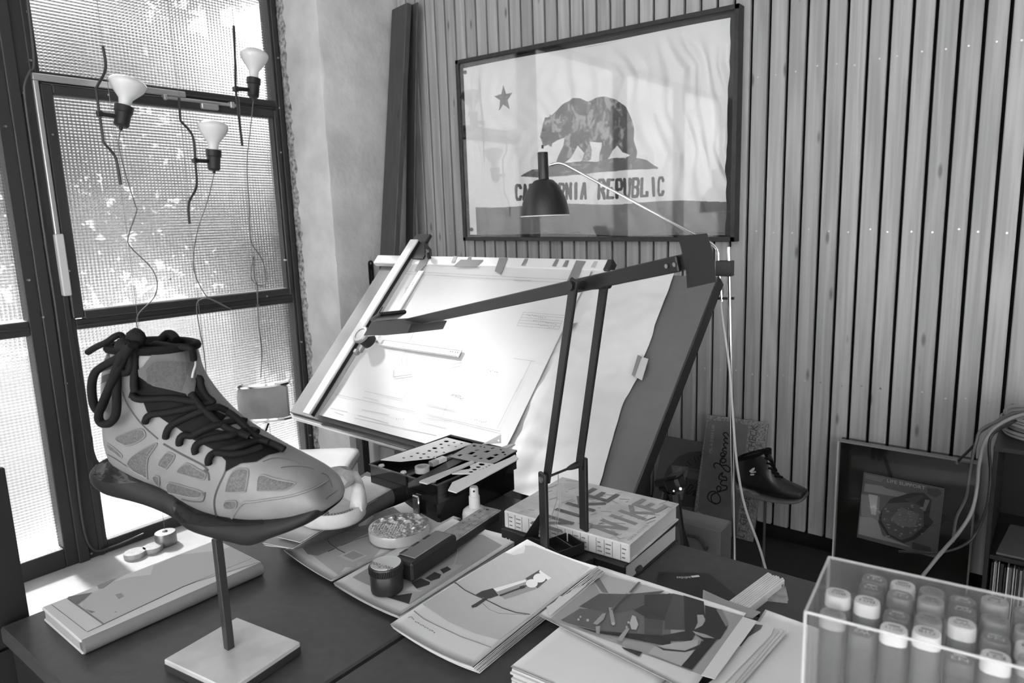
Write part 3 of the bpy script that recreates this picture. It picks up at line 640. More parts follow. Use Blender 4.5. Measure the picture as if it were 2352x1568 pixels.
tp = MB(); tape(tp, [(1340, 1150), (1385, 1172), (1310, 1385), (1275, 1365)],   .019, 4.704, 1180, 570); obj('tape', tp, M_tape, ps, label='darker half of the tape')
tp = MB(); tape(tp, [(1385, 1172), (1455, 1195), (1385, 1428), (1310, 1385)], .0185, 4.704, 1180, 570); obj('tape', tp, M_tape2, ps, label='pale half of the tape')
# the drawing
dw = thing('drawing_sheet', 'large white pencil drawing taped flat along the top of the board', 'drawing', BP+BU*.5)
def sheet_pt(s, t):
    v = .012+t*.660; u = .165+(1.045-.165)*s
    return BP+BU*u+BV*v+BN*(.018+.003*mn.noise(Vector((u*4, v*4, 5)))+.004*max(0, 1-t*8))
obj('sheet', MB().grid(40, 30, sheet_pt), M_sheet, dw, smooth=180)
ln = MB()
def dl_(pts, sc, ox, oy, w=.0011):
    P = [bd(ox+a/sc, oy+b/sc, .0218) for a, b in pts]
    Q = []
    for i in range(len(P)-1): Q += [P[i].lerp(P[i+1], k/4) for k in range(4)]
    ribbon(ln, Q+[P[-1]], w, BN)
for a in ([(660, 540), (2323, 628)], [(650, 572), (2323, 665)], [(640, 760), (720, 755)], [(655, 755), (630, 900)], [(755, 1345), (670, 1565)]): dl_(a, 5.807, 820, 530)
for a in ([(0, 312), (590, 338)], [(0, 345), (570, 370)], [(105, 690), (550, 725)], [(35, 835), (485, 875)], [(105, 690), (35, 835)], [(525, 780), (485, 875)], [(90, 715), (540, 750)], [(75, 745), (520, 785)], [(62, 775), (510, 812)], [(48, 805), (495, 845)], [(0, 1190), (230, 1220)], [(190, 1215), (30, 1550)]): dl_(a, 4.704, 1180, 570)
for a in ([(300, 235), (1080, 408)], [(585, 205), (960, 285), (1005, 215)], [(1190, 430), (1920, 600)], [(1890, 570), (2130, 90)], [(490, 470), (1290, 640)], [(560, 385), (830, 440)], [(870, 0), (870, 65), (1050, 40)], [(1190, 335), (1470, 400)], [(1350, 450), (1400, 340)], [(570, 262), (720, 300)], [(1200, 470), (1440, 500)], [(1130, 510), (1390, 570)], [(520, 440), (820, 520)], [(250, 370), (420, 410)], [(290, 410), (380, 440)]): dl_(a, 4.276, 700, 850)
for a in ([(1500, 500), (2240, 600)], [(1300, 590), (2240, 720)], [(1630, 350), (1412, 832)], [(1372, 830), (1355, 930), (1600, 895)], [(1475, 690), (1475, 770)], [(1540, 660), (1535, 790)], [(2090, 815), (2230, 785)], [(2120, 770), (2240, 740)]): dl_(a, 5.6, 660, 700)
obj('pencil_lines', ln, M_line, dw, kind='stuff')
P1 = bd(951, 762, .02); dot = bd(912, 848, .02)
wd_ = MB(); rr = random.Random(2)
for (u, v, n_) in ((1036, 906, 5), (1046, 912, 4), (1090, 965, 6), (1120, 850, 5), (1210, 722, 9), (1225, 735, 11), (1235, 746, 8), (1040, 905, 4), (910, 960, 4)):
    for i in range(n_):
        a = bd(u+i*5, v+i*.9, .0221); b = bd(u+i*5+rr.uniform(1.5, 4), v+i*.9+rr.uniform(-3, 3), .0221); ribbon(wd_, [a, b], .0012, BN)
obj('handwriting', wd_, mat('pencil_dark', .16, .8), dw, kind='stuff')
for i, q4 in enumerate(([(885, 315), (978, 319), (930, 430), (830, 553), (765, 530)], [(1385, 380), (1690, 385), (1590, 478), (1285, 468)], [(1490, 340), (1525, 342), (1510, 384), (1465, 382)], [(1895, 360), (2010, 362), (1975, 455), (1915, 578), (1835, 535), (1865, 450)])):
    tp = MB(); tape(tp, q4, .0245, 5.807, 820, 530); obj('tape', tp, M_tape, dw)
for q4 in ([(455, 115), (490, 120), (455, 197), (412, 193)], [(560, 130), (600, 131), (570, 202), (525, 198)], [(675, 130), (780, 140), (735, 215), (665, 362), (565, 377), (640, 210)]):
    tp = MB(); tape(tp, q4, .0245, 4.704, 1180, 570); obj('tape', tp, M_tape, dw)
tp = MB(); tape(tp, [(2240, 368), (2285, 372), (2240, 465), (2190, 460)], .024, 5.807, 820, 530); tape(tp, [(1290, 335), (1335, 338), (1300, 425), (1250, 425)], .024, 5.807, 820, 530); tape(tp, [(870, 138), (910, 140), (880, 208), (830, 205)], .024, 4.704, 1180, 570); tape(tp, [(118, 112), (158, 115), (120, 190), (80, 186)], .024, 4.704, 1180, 570)
obj('tape', tp, M_tape2, dw, label='pale tape strips')
tp = MB(); tape(tp, [(690, 800), (625, 815), (615, 900)], .024, 4.704, 1180, 570); obj('tape', tp, M_tape, dw)
# the drafting machine: a track down the board carrying head and two rules
mc = thing('drafting_machine', 'white drafting machine track with round head and two clear rules on the board', 'drafting machine', BP+BU*.17)
obj('track', MB().box((.163, .385, .032), (.044, .776, .025), TB, .003), M_rail, mc)
obj('track_side', MB().box((.193, .385, .018), (.018, .772, .014), TB, .002), mat('track_grey', .35, .4), mc); obj('track_slot', MB().box((.1865, .385, .029), (.004, .77, .016), TB), M_edge, mc)
eb = MB().prism([(.205, .775), (.262, .705), (.262, .690), (.195, .690), (.195, .775)], -.02, .03, TB); obj('end_block', eb, M_edge, mc, label='black end block')
obj('end_plate', MB().box((.135, .80, -.005), (.085, .07, .016), TB, .003), mat('dark_plate', .03, .5), mc)
hu, hv = .232, .318; HT = TB @ Matrix.Translation((hu, hv, 0))
obj('carriage', MB().box((.212, .318, .024), (.03, .10, .012), TB, .004).box((.205, .268, .026), (.022, .022, .02), TB, .005), mat('carriage_metal', .3, .35, metal=.5), mc)
hd = obj('head', MB().lathe([(0, .010), (.036, .010), (.038, .014), (.036, .018), (.030, .019), (0, .019)], HT, 32), M_rail, mc, label='white ring base')
obj('head_neck', MB().lathe([(0, .018), (.027, .018), (.027, .05), (.022, .052), (.022, .056), (.0, .056)], HT, 28), M_dk, hd)
obj('dial', MB().lathe([(0, .056), (.031, .056), (.033, .060), (.033, .068), (.030, .072), (.022, .072), (.021, .070), (0, .070)], HT, 36), mat('dial_grey', .30, .3, metal=.4), hd, label='grey dial knob')
br = MB().box((hu+.05, hv+.005, .014), (.05, .012, .01), TB, .002).box((hu+.03, hv+.05, .014), (.012, .06, .01), TB, .002).box((hu+.075, hv+.003, .018), (.022, .026, .014), TB, .004).box((hu+.045, hv+.055, .018), (.024, .018, .014), TB, .004)
obj('rule_bracket', br, mat('bracket_metal', .4, .3, metal=.6), mc)
M_rule = mat('clear_rule', .68, .25, coat=.5)
r1 = MB().box((.50, .320, .0235), (.40, .030, .003), TB, .001); ro = obj('rule', r1, M_rule, mc)
r2 = MB().box((.286, .512, .0235), (.030, .25, .003), TB, .001); r2o = obj('rule', r2, M_rule, mc)
mk = MB().box((.50, .308, .0253), (.39, .0016, .0006), TB).box((.50, .330, .0253), (.39, .0010, .0006), TB)
for x in (.655, .665, .678, .688): mk.lathe([(0, .0253), (.0022, .0253), (.0022, .0258), (0, .0258)], TB @ Matrix.Translation((x, .322, 0)), 8)
obj('rule_mark', mk, mat('rule_mark', .12, .6), ro)
mk = MB().box((.298, .512, .0253), (.0016, .24, .0006), TB)
for y in (.572, .580, .62, .628): mk.lathe([(0, .0253), (.0022, .0253), (.0022, .0258), (0, .0258)], TB @ Matrix.Translation((.284, y, 0)), 8)
obj('rule_mark', mk, mat('rule_mark', .12, .6), r2o)
obj('lever', MB().tube([TB @ Vector((.200, .375, .03)), TB @ Vector((.205, .40, .035)), TB @ Vector((.208, .46, .035))], .003, 6).tube([TB @ Vector((.200, .395, .03)), TB @ Vector((.25, .405, .03))], .004, 6), M_edge, mc)
# small spring clip on the wall edge behind the board
cl = thing('spring_clip', 'small grey spring clip standing on the white top rail', 'clip', TB @ Vector((.285, .70, .022)))
T = TB @ Matrix.Translation((.285, .70, .022))
obj('jaw', MB().prism([(-.012, -.012), (.010, -.012), (.010, .020), (.006, .020), (.006, .032), (.003, .032), (.002, .022), (-.001, .022), (-.002, .033), (-.006, .033), (-.006, .02), (-.012, .02)], 0, .004, T @ Matrix.Rotation(R(55), 4, 'X')), mat('clip_grey', .2, .4, metal=.5), cl)
obj('handle', MB().box((.012, .012, .012), (.01, .024, .012), T @ Matrix.Rotation(R(55), 4, 'X'), .002), M_edge, cl)
# things stored under the board
bx = thing('wooden_crate', 'small open pine crate standing on a white carton under the drafting board', 'crate', (-2.115, 1.80, .33))
M_raw = wood('raw_wood', .45, .25)
T = frame((-2.115, 1.80, .33), (1, -.05, 0), (0, 1, 0))
for y in (-.07, .07): obj('crate_side', MB().box((0, y, .07), (.12, .008, .14), T, .001), M_raw, bx)
for x in (-.056, .056): obj('crate_end', MB().box((x, 0, .07), (.008, .132, .14), T, .001), M_raw, bx)
obj('crate_bottom', MB().box((0, 0, .004), (.104, .132, .008), T), M_raw, bx)
obj('divider', MB().box((.01, 0, .06), (.006, .13, .10), T), M_raw, bx)
o = tag(obj('carton', MB().bb(-2.20, -2.03, 1.74, 1.90, FL, .33, .003), mat('carton_white', .55, .7)), 'white carton on the floor under the drafting board', 'carton'); rebase(o, (-2.115, 1.82, FL))
o = tag(obj('storage_box', MB().bb(-2.0, -1.45, 1.76, 2.05, FL, .52, .006), mat('box_black', .008, .5)), 'large black storage box in the shade under the drafting board', 'box'); rebase(o, (-1.72, 1.9, FL))
# ------------------------------------------------------------ chair
ch = thing('office_chair', 'office chair with glossy white seat and grey curved backrest by the window', 'chair', (-2.19, 1.34, FL))
e1 = Vector((.63, -.77, 0)).normalized(); e2 = Vector((-.77, -.64, 0)); e2 = (e2-e1*e2.dot(e1)).normalized(); SC = Vector((-2.155, 1.635, .5))
def seat_ring(k, z):
    pts = rrect(-.01+k, .40-k, -.01+k, .40-k, .05, 5)
    return [SC+e1*a+e2*b+Vector((0, 0, z-.02*math.cos((a-.2)*6)*math.cos((b-.2)*6)*(z > -.01))) for a, b in pts]
rings = [seat_ring(.03, -.05), seat_ring(.004, -.042), seat_ring(0, -.025), seat_ring(.004, -.008), seat_ring(.02, 0), seat_ring(.06, .001), seat_ring(.12, .0), seat_ring(.18, -.002), seat_ring(.194, -.002)]
obj('seat', MB().loft(rings), mat('seat_white', .70, .18, coat=.4), ch, smooth=60)
M_pad = mat('pad_grey', .20, .6, noise=(12, .2))
def back(s, z): a = R(-52+104*s); return Vector((-2.055+.135*math.sin(a), 1.245-.05*math.cos(a)-.02+.03*s, z+.035*s))
rings = []
for i in range(13):
    s = i/12; c0 = back(s, .71); nrm = Vector((math.sin(R(-40+80*s)), -math.cos(R(-40+80*s)), 0)); h = .115 if 0 < i < 12 else .095
    rings.append([c0+nrm*a+Vector((0, 0, .06+b*h/2)) for a, b in ((.0, -.92), (.008, -1), (.016, -.95), (.02, -.4), (.02, .4), (.016, .95), (.008, 1), (0, .92))])
obj('backrest', MB().loft(rings), M_pad, ch, smooth=60)
for dz in (-.0, .112):
    obj('back_tube', MB().tube([back(s/10, .714+dz)+Vector((0, -.012, 0)) for s in range(-1, 12)], .008, 8), M_chrome, ch)
lp = [back(-.06, .71), back(-.22, .72), back(-.27, .77), back(-.22, .825), back(-.06, .825)]
obj('back_tube', MB().tube(spline(lp, 5), .008, 8), M_chrome, ch)
sp = [Vector((-2.05, 1.20, .72)), Vector((-2.06, 1.16, .62)), Vector((-2.10, 1.18, .50)), Vector((-2.17, 1.30, .44))]
obj('back_support', MB().tube(spline(sp, 5), .011, 8), M_chrome, ch)
obj('column', MB().cyl((-2.185, 1.345, .08), (-2.185, 1.345, .455), .022, 16), M_chrome, ch)
for k in range(5):
    a = R(72*k+20); d = Vector((math.cos(a), math.sin(a), 0)); c0 = Vector((-2.185, 1.345, .09))
    lo = obj('leg', MB().tube([c0, c0+d*.13+Vector((0, 0, -.01)), c0+d*.235+Vector((0, 0, -.045))], [.02, .017, .012], 8), M_chrome, ch)
    p = c0+d*.235; obj('castor', MB().cyl(p+Vector((-d.y*.012, d.x*.012, -.092)), p+Vector((d.y*.012, -d.x*.012, -.092)), .026, 14), M_edge, lo)
# ------------------------------------------------------------ prints laid on real surfaces
class Surf:
    def __init__(s, mb): s.t = BVHTree.FromPolygons([tuple(v) for v in mb.v], [tuple(f) for f in mb.f])
    def hit(s, u, v, off):
        d = ray(u, v).normalized(); p, n, i, dist = s.t.ray_cast(CAM, d)
        if p is None: return None
        if n.dot(d) > 0: n = -n
        return p+n*off
def split(tri, L):
    out = []; st = [tri]
    while st:
        a, b, c_ = st.pop(); e = [(math.dist(a, b), 0), (math.dist(b, c_), 1), (math.dist(c_, a), 2)]; m, k = max(e)
        if m <= L: out.append((a, b, c_)); continue
        if k == 1: a, b, c_ = b, c_, a
        elif k == 2: a, b, c_ = c_, a, b
        q_ = ((a[0]+b[0])/2, (a[1]+b[1])/2); st += [(a, q_, c_), (q_, b, c_)]
    return out
def decal(mb, surf, poly, off=.0006, L=30, mi=0):
    P = [Vector((a, b, 0)) for a, b in poly]
    for t in tessellate_polygon([P]):
        for tri in split(tuple(poly[i] for i in t), L):
            h = [surf.hit(u, v, off) for u, v in tri]
            if None not in h: mb.add(h, [(0, 1, 2)], None, mi)
    return mb
def stroke(mb, surf, pts, w, off=.0008, step=12, mi=0):
    Q = []
    for (a, b) in zip(pts, pts[1:]):
        k = max(1, int(math.dist(a, b)/step)); Q += [(a[0]+(b[0]-a[0])*i/k, a[1]+(b[1]-a[1])*i/k) for i in range(k)]
    Q.append(pts[-1]); H = [surf.hit(u, v, off) for u, v in Q]; H = [h for h in H if h is not None]
    if len(H) > 1: ribbon(mb, H, w, -ray(*Q[len(Q)//2]).normalized())
    return mb
def pz(L, sc, ox, oy): return [(ox+a/sc, oy+b/sc) for a, b in L]
def ink(v, rough=.5): return mat('print_%03d_%02d' % (int(v*1000), int(rough*10)), v, rough)
# ------------------------------------------------------------ the two black desks
M_desk = mat('desk_black', .042, .40, noise=(60, .15), bump=(300, .03)); M_side = mat('desk_side', .008, .5)
def desk(label, x0, x1):
    t = thing('desk', label, 'desk', ((x0+x1)/2, .71, FL), 'black desks pushed together')
    obj('top', MB().bb(x0, x1, .290, 1.130, DZ-.028, DZ, .003), M_desk, t)
    for x in (x0+.004, x1-.022): obj('side_panel', MB().bb(x, x+.018, .30, 1.12, FL, DZ-.028, .001), M_side, t)
    obj('modesty_panel', MB().bb(x0+.022, x1-.022, 1.02, 1.038, .25, DZ-.028, .001), M_side, t)
    if x0 < -1: obj('front_panel', MB().bb(x0+.022, x1-.022, .296, .312, FL+.05, DZ-.028, .001), M_side, t)
desk('black desk on the left, under the basketball shoe stand', -1.313, -.768)
desk('black desk on the right, under the marker box and folding rule', -.760, .62)
# tall dark cabinet cut by the left edge of the picture
t = thing('cabinet', 'tall dark cabinet at the left edge of the picture, beside the desk', 'cabinet', (-1.62, 0, FL))
obj('carcass', MB().bb(-1.9, -1.345, -.35, .332, FL, .985, .003), M_side, t)
obj('side_plate', MB().bb(-1.345, -1.335, -.35, .335, .692, .985, .001), M_side, t); obj('side_plate', MB().bb(-1.345, -1.335, -.35, .335, FL, .686, .001), M_side, t)
# ------------------------------------------------------------ papers
M_print = mat('photo_paper', .62, .42); M_pages = mat('page_edges', .52, .8); M_pages.use_nodes = True
def sheet_mb(px, zf, nu=14, nv=18, bow=(0, 0, 0, 0), th=.0006):
    TLc, TRc, BRc, BLc = px
    def P(s, t):
        x = (TLc[0]*(1-s)+TRc[0]*s)*(1-t)+(BLc[0]*(1-s)+BRc[0]*s)*t; y = (TLc[1]*(1-s)+TRc[1]*s)*(1-t)+(BLc[1]*(1-s)+BRc[1]*s)*t
        y += 4*s*(1-s)*(bow[0]*(1-t)+bow[1]*t); x += 4*t*(1-t)*(bow[2]*(1-s)+bow[3]*s)
        return onz(x, y, zf(s, t))
    mb = MB(); mb.grid(nu, nv, P); top = MB(); top.v = list(mb.v); top.f = list(mb.f); top.m = list(mb.m)
    n = len(mb.v); mb.add([p-Vector((0, 0, th)) for p in top.v], [tuple(reversed(f)) for f in top.f])
    w = nu+1; rim = [i for i in range(w)]+[w*(j+1)-1 for j in range(1, nv+1)]+[w*nv+i for i in range(nu-1, -1, -1)]+[w*j for j in range(nv-1, 0, -1)]
    mb.f += [(a, b, b+n, a+n) for a, b in zip(rim, rim[1:]+rim[:1])]; mb.m += [0]*len(rim)
    return mb, Surf(top)
def stack(name, label, px, zf, n=4, step=.003, shift=(1.5, 1.2), loc=None, group=None, bow=(0, 0, 0, 0), cat='print', m=None):
    c0 = onz(sum(p[0] for p in px)/4, sum(p[1] for p in px)/4, DZ)
    t = thing(name, label, cat, c0, group); rs_ = random.Random(len(label))
    mb, sf = sheet_mb(px, zf, bow=bow); obj('sheet', mb, m or M_print, t, smooth=180, recalc=False)
    for k in range(1, n):
        jx, jy = shift[0]*k+rs_.uniform(-1.2, 1.2), shift[1]*k+rs_.uniform(-.8, .8)
        mb, _ = sheet_mb([(a+jx, b+jy) for a, b in px], lambda s, t_, k=k: max(zf(s, t_)-step*k, DZ+.0012+.0002*(n-k)), 8, 10, bow, step*.7)
        obj('sheet', mb, M_pages if k > 1 else M_print, t, smooth=180, recalc=False)
    return t, sf
cm = lambda x, y, z=.75: proj((x, y, z))
def up(a, lo, hi): return lambda s, t: lo+(hi-lo)*max(0, 1-t/a)**2
# A: print under the glass disc
pA = [(935, 1150), cm(-.962, .965, .752), (760, 1332), (652, 1262)]
tA, sA = stack('photo_print', 'photo print of a cable and small plate, lying under the round glass disc', pA, lambda s, t: .748+.024*max(0, 1-t/.5)**2*(1-s)+.004*t, 3, .0014, (.8, 1), group='photo prints in a row on the desk', bow=(0, 4, 0, 0))
m = MB(); q_ = lambda L: pz(L, 2.537, 600, 950)
decal(m, sA, q_([(235, 775), (560, 620), (770, 545), (830, 590), (1010, 690), (600, 900), (450, 940), (380, 890)])); obj('picture', m, ink(.40), tA)
m = MB(); decal(m, sA, q_([(235, 775), (600, 605), (770, 545), (825, 588), (640, 690), (330, 830), (270, 820)]), .0009); obj('picture', m, ink(.20), tA, label='dark band of the picture')
m = MB(); stroke(m, sA, q_([(640, 690), (560, 690), (450, 698), (400, 715), (385, 738), (400, 760), (450, 795), (490, 815)]), .0022); stroke(m, sA, q_([(640, 708), (550, 735), (465, 772)]), .0014); stroke(m, sA, q_([(390, 806), (430, 788)]), .002); stroke(m, sA, q_([(740, 565), (755, 580), (758, 598)]), .003)
obj('picture', m, ink(.03), tA, label='dark printed cable')
m = MB(); decal(m, sA, q_([(445, 832), (535, 795), (620, 830), (530, 868)]), .0012); obj('picture', m, ink(.50), tA)
m = MB(); decal(m, sA, q_([(478, 830), (538, 803), (600, 828), (535, 855)]), .0015); obj('picture', m, ink(.30), tA)
# B: print under the ruler tool
pB = [cm(-.975, .955, .752), (1197, 1235), (915, 1414), (766, 1338)]
tB, sB = stack('photo_print', 'photo print of dark rounded shapes, under the long steel rule', pB, lambda s, t: .750+.012*max(0, 1-t/.3)**2+.004*t, 4, .002, (1.0, 1.5), group='photo prints in a row on the desk', bow=(4, 5, 0, 0))
m = MB(); decal(m, sB, q_([(530, 955), (640, 890), (1200, 715), (1290, 705), (1405, 768), (865, 1112)]), .0007); obj('picture', m, ink(.30), tB)
m = MB(); decal(m, sB, q_([(700, 1062), (890, 1000), (1110, 880), (1180, 880), (890, 1090), (862, 1110)]), .001); obj('picture', m, ink(.36), tB)
m = MB(); decal(m, sB, q_([(690, 1060), (800, 1060), (880, 1048), (862, 1111)]), .0012)
for L_ in ([(875, 990), (930, 962), (985, 985), (980, 1000), (905, 1022)], [(955, 962), (1010, 925), (1050, 940), (1040, 962), (990, 978)], [(1042, 912), (1085, 893), (1108, 910), (1062, 935)]): decal(m, sB, q_(L_), .0014)
obj('picture', m, ink(.035), tB, label='dark beads in the picture')
m = MB(); decal(m, sB, q_([(835, 1033), (885, 1005), (915, 1030), (940, 1032), (930, 1040)]), .0012); stroke(m, sB, q_([(1100, 930), (1120, 915), (1128, 872), (1150, 795)]), .0016); obj('picture', m, ink(.5), tB)
# C: flashlight print, its far edge curled up
pC = [(1211, 1238), (1372, 1300), (1085, 1530), (896, 1433)]
tC, sC = stack('photo_print', 'photo print of a small torch on top of a thick stack, curling up', pC, lambda s, t: .757+.050*max(0, 1-t/.75)**2+.003*t, 7, .0026, (2.6, 2.2), group='photo prints in a row on the desk', bow=(5, 9, -6, -3))
q_ = lambda L: pz(L, 2.536, 870, 1230)
m = MB(); decal(m, sC, q_([(255, 400), (800, 55), (900, 60), (1230, 185), (870, 480), (700, 608), (560, 570), (400, 500)])); obj('picture', m, ink(.42), tC)
m = MB(); stroke(m, sC, q_([(443, 275), (500, 320), (560, 350), (640, 385), (720, 425), (800, 452), (880, 463)]), .0028); decal(m, sC, q_([(565, 345), (600, 325), (665, 308), (700, 350), (650, 368), (580, 360)]), .001); decal(m, sC, q_([(538, 412), (560, 400), (655, 340), (668, 348), (570, 418), (545, 424)]), .0014)
decal(m, sC, q_([(700, 350), (880, 285), (885, 290), (710, 358)]), .0016); decal(m, sC, q_([(820, 300), (850, 292), (855, 308), (825, 316)]), .0018); obj('picture', m, ink(.03), tC, label='dark parts of the printed torch')
m = MB(); decal(m, sC, q_([(668, 312), (855, 258), (920, 312), (735, 374), (720, 362)]), .0012); obj('picture', m, ink(.26), tC)
m = MB(); decal(m, sC, q_([(855, 252), (935, 203), (1000, 245), (925, 310)]), .0013); obj('picture', m, ink(.07), tC)
m = MB(); decal(m, sC, q_([(940, 203), (1008, 250), (985, 262), (935, 215)]), .0015); decal(m, sC, q_(circ(938, 250, 37, 16, 27)), .0017); decal(m, sC, q_(circ(893, 282, 35, 14, 25)), .0018); decal(m, sC, q_([(668, 312), (855, 258), (862, 270), (690, 330)]), .0015); obj('picture', m, ink(.72), tC, label='pale lenses of the printed torch')
m = MB(); stroke(m, sC, q_([(205, 440), (260, 485), (340, 525), (480, 590), (655, 652)]), .0012); stroke(m, sC, q_([(605, 395), (640, 430), (700, 455), (860, 463)]), .0008); stroke(m, sC, q_([(170, 478), (190, 474), (205, 492)]), .001)
for i in range(13): stroke(m, sC, q_([(212+i*9, 502+i*5.2), (218+i*9, 505+i*5.2-(i % 3)*3)]), .0016)
obj('print_line', m, ink(.12), tC)
# stack of papers with a curled dark folder, under the plaster cast
def fz(z): return lambda s, t: z
tP = thing('paper_stack', 'stack of loose papers in a dark folder, under the plaster cast', 'paper stack', onz(770, 1180, DZ))
for k, (px, z) in enumerate(([[(838, 1092), (920, 1110), (690, 1245), (636, 1232)], .790], [[(820, 1095), (912, 1118), (672, 1259), (603, 1246)], .784], [[(815, 1100), (908, 1122), (660, 1258), (606, 1250)], .778], [[(812, 1104), (904, 1126), (652, 1256), (610, 1252)], .770])):
    mb, sf = sheet_mb(px, lambda s, t, z=z: z+.004*(1-s)*t, 6, 8, th=.0012); obj('sheet', mb, M_sheet if k < 3 else M_pages, tP, smooth=180, recalc=False)
    if k == 0: sP = sf
fp = spline([onz(u, v, z) for u, v, z in ((915, 1133, .772), (860, 1162, .768), (790, 1205, .762), (700, 1248, .755), (664, 1260, .75))], 4)
fm_ = MB()
rings = []
for i, p in enumerate(fp):
    r = .020*(1-.55*i/len(fp)); rings.append([p+Vector((.6*r*math.cos(a), -.3*r*math.cos(a), r*math.sin(a))) for a in [2*math.pi*k/10 for k in range(10)]])
obj('folder', fm_.loft(rings), mat('folder_grey', .07, .45), tP, label='curled dark folder edge')
b0 = [onz(*p, DZ) for p in ((845, 1108), (905, 1135), (700, 1258), (640, 1245))]
obj('folder_block', MB().prism([(p.x, p.y) for p in b0], DZ, .768), mat('folder_grey', .07, .45), tP)
# plaster cast with a stone on it
M_cast = mat('plaster_cast', .52, .55, noise=(30, .12), bump=(45, .15))
pc = onz(762, 1186, .792); tK = thing('plaster_cast', 'white plaster cast with a ring of dots, behind the toe of the shoe', 'cast', pc)
K = pxm(pc); rx = 84*K; T = Matrix.Translation(pc)
bm_ = MB(); pr = [(0, 0), (rx*.93, 0), (rx, .006), (rx*.99, .020), (rx*.93, .028), (rx*.62, .024), (0, .022)]
obj('cast_base', bm_.lathe(pr, T, 40, sy=.86), M_cast, tK, smooth=60)
wl_ = []
for i in range(17):
    a = R(18+150*i/16); r0 = rx*.86; c0 = Vector((r0*math.cos(a), .86*r0*math.sin(a), .02)); h = .052+.010*math.sin(i*1.3); d = Vector((math.cos(a), math.sin(a), 0)); h *= min(1, .35+i*.25, .35+(16-i)*.25)
    wl_.append([T @ (c0+d*x+Vector((0, 0, z))) for x, z in ((.012, 0), (.010, h*.7), (.004, h*.96), (-.006, h), (-.014, h*.8), (-.018, 0))])
obj('cast_wall', MB().loft(wl_), M_cast, tK, smooth=70)
obj('cast_stub', MB().lathe([(0, .0), (.019, .0), (.0185, .04), (.015, .052), (.006, .056), (0, .056)], axisframe(onz(757, 1150, .815), (0, 0, 1)), 20), M_cast, tK, smooth=70)
dm = MB()
for i in range(26):
    a = R(-150+i*6.2)
    for rr_ in (.74, .84): dm.lathe([(0, .0275), (.0022, .0275), (.0018, .0285), (0, .0285)], T @ Matrix.Translation((rx*rr_*math.cos(a), .86*rx*rr_*math.sin(a), 0 if rr_ > .8 else -.0022)), 6)
obj('dot', dm, mat('dot_grey', .14, .7), tK, kind='stuff')
obj('oval_mark', MB().lathe([(0, .024), (.010, .024), (.010, .0255), (0, .0255)], T @ Matrix.Translation((rx*.30, -rx*.42, 0)), 16, sy=.7), mat('dot_grey', .14, .7), tK)
rg_ = random.Random(9); sp_ = onz(781, 1096, .87)
st = MB().ico(sp_, .030, 2, .12, (1.15, .8, .8), rg_); so_ = tag(obj('stone', st, mat('stone_grey', .25, .8, noise=(35, .3), bump=(60, .4)), smooth=0), 'rough grey stone chip lying on top of the plaster cast', 'stone'); rebase(so_, sp_-Vector((0, 0, .024)))
# ------------------------------------------------------------ glass disc
gc = onz(918, 1228, .753); K = pxm(gc); rd = 69*K
tg = thing('glass_disc', 'round hammered silver glass disc lying on the cable print', 'paperweight', gc)
hex_ = lambda x, y: math.cos(x)*math.cos((x+1.732*y)/2)*math.cos((x-1.732*y)/2)
def disc_pt(a, r):
    x, y = r*rd*.985*math.cos(a), r*rd*.985*math.sin(a); p = Vector((x, y, 0)); w = max(0, 1-max(0, r-.82)/.18)
    sx = x*RIGHT.x+y*RIGHT.y; fy = x*FWD.x+y*FWD.y
    k = 1/(1+math.exp((fy-.004)*260))*1/(1+math.exp((sx-.014)*200))
    h = k*.0036*hex_(sx*620, fy*620)+(1-k)*.0042*mn.noise(Vector((sx*75, fy*75, 1)))+.0016*mn.noise(Vector((x*160, y*160, 4)))
    return gc+Vector((x, y, .020+h*w))
vs = [gc+Vector((0, 0, .02))]; fs = []; NA, NR = 110, 34
for j in range(1, NR+1): vs += [disc_pt(2*math.pi*i/NA, j/NR) for i in range(NA)]
fs = [(0, 1+i, 1+(i+1) % NA) for i in range(NA)]
for j in range(NR-1): fs += [(1+j*NA+i, 1+(j+1)*NA+i, 1+(j+1)*NA+(i+1) % NA, 1+j*NA+(i+1) % NA) for i in range(NA)]
obj('face', MB().add(vs, fs), mat('silvered_glass', .72, .16, metal=.75), tg, smooth=80)
obj('rim', MB().lathe([(rd*.985, .020), (rd, .016), (rd, .004), (rd*.97, 0), (0, 0)], axisframe(gc, (0, 0, 1)), 64), mat('glass_rim', .62, .2, metal=.2, coat=.5), tg, smooth=60)
# ------------------------------------------------------------ measuring tool with a long steel rule
q0 = onz(890, 1352, .757); e = onz(1131, 1170, .775); dr = (e-q0); dr.z = 0; dr.normalize(); sd = Vector((-dr.y, dr.x, 0))
tR = thing('ruler_tool', 'long steel rule held in a black handle with a round dial', 'ruler', q0)
Tq = frame(q0, dr, sd); Lr = (Vector((e.x, e.y, 0))-Vector((q0.x, q0.y, 0))).length; K = pxm(q0)
ra = 37*K
obj('handle', MB().lathe([(0, 0), (ra*.97, 0), (ra, .004), (ra, .028), (ra*.96, .030), (ra*.96, .032), (ra*1.01, .033), (ra*1.01, .043), (ra*.95, .046), (0, .046)], Tq, 40), M_dk, tR)
kn = MB()
for i in range(60):
    a = 2*math.pi*i/60; kn.box((ra*1.01*math.cos(a), ra*1.01*math.sin(a), .038), (.0022, .0012, .010), Tq @ Matrix.Identity(4))
obj('knurl', kn, M_dk, tR, kind='stuff')
dl2 = obj('dial', MB().lathe([(0, .0465), (ra*.80, .0465), (ra*.92, .047), (ra*.93, .044), (0, .044)], Tq, 40), mat('dial_chrome', .7, .3, metal=.35), tR, label='bright chrome dial')
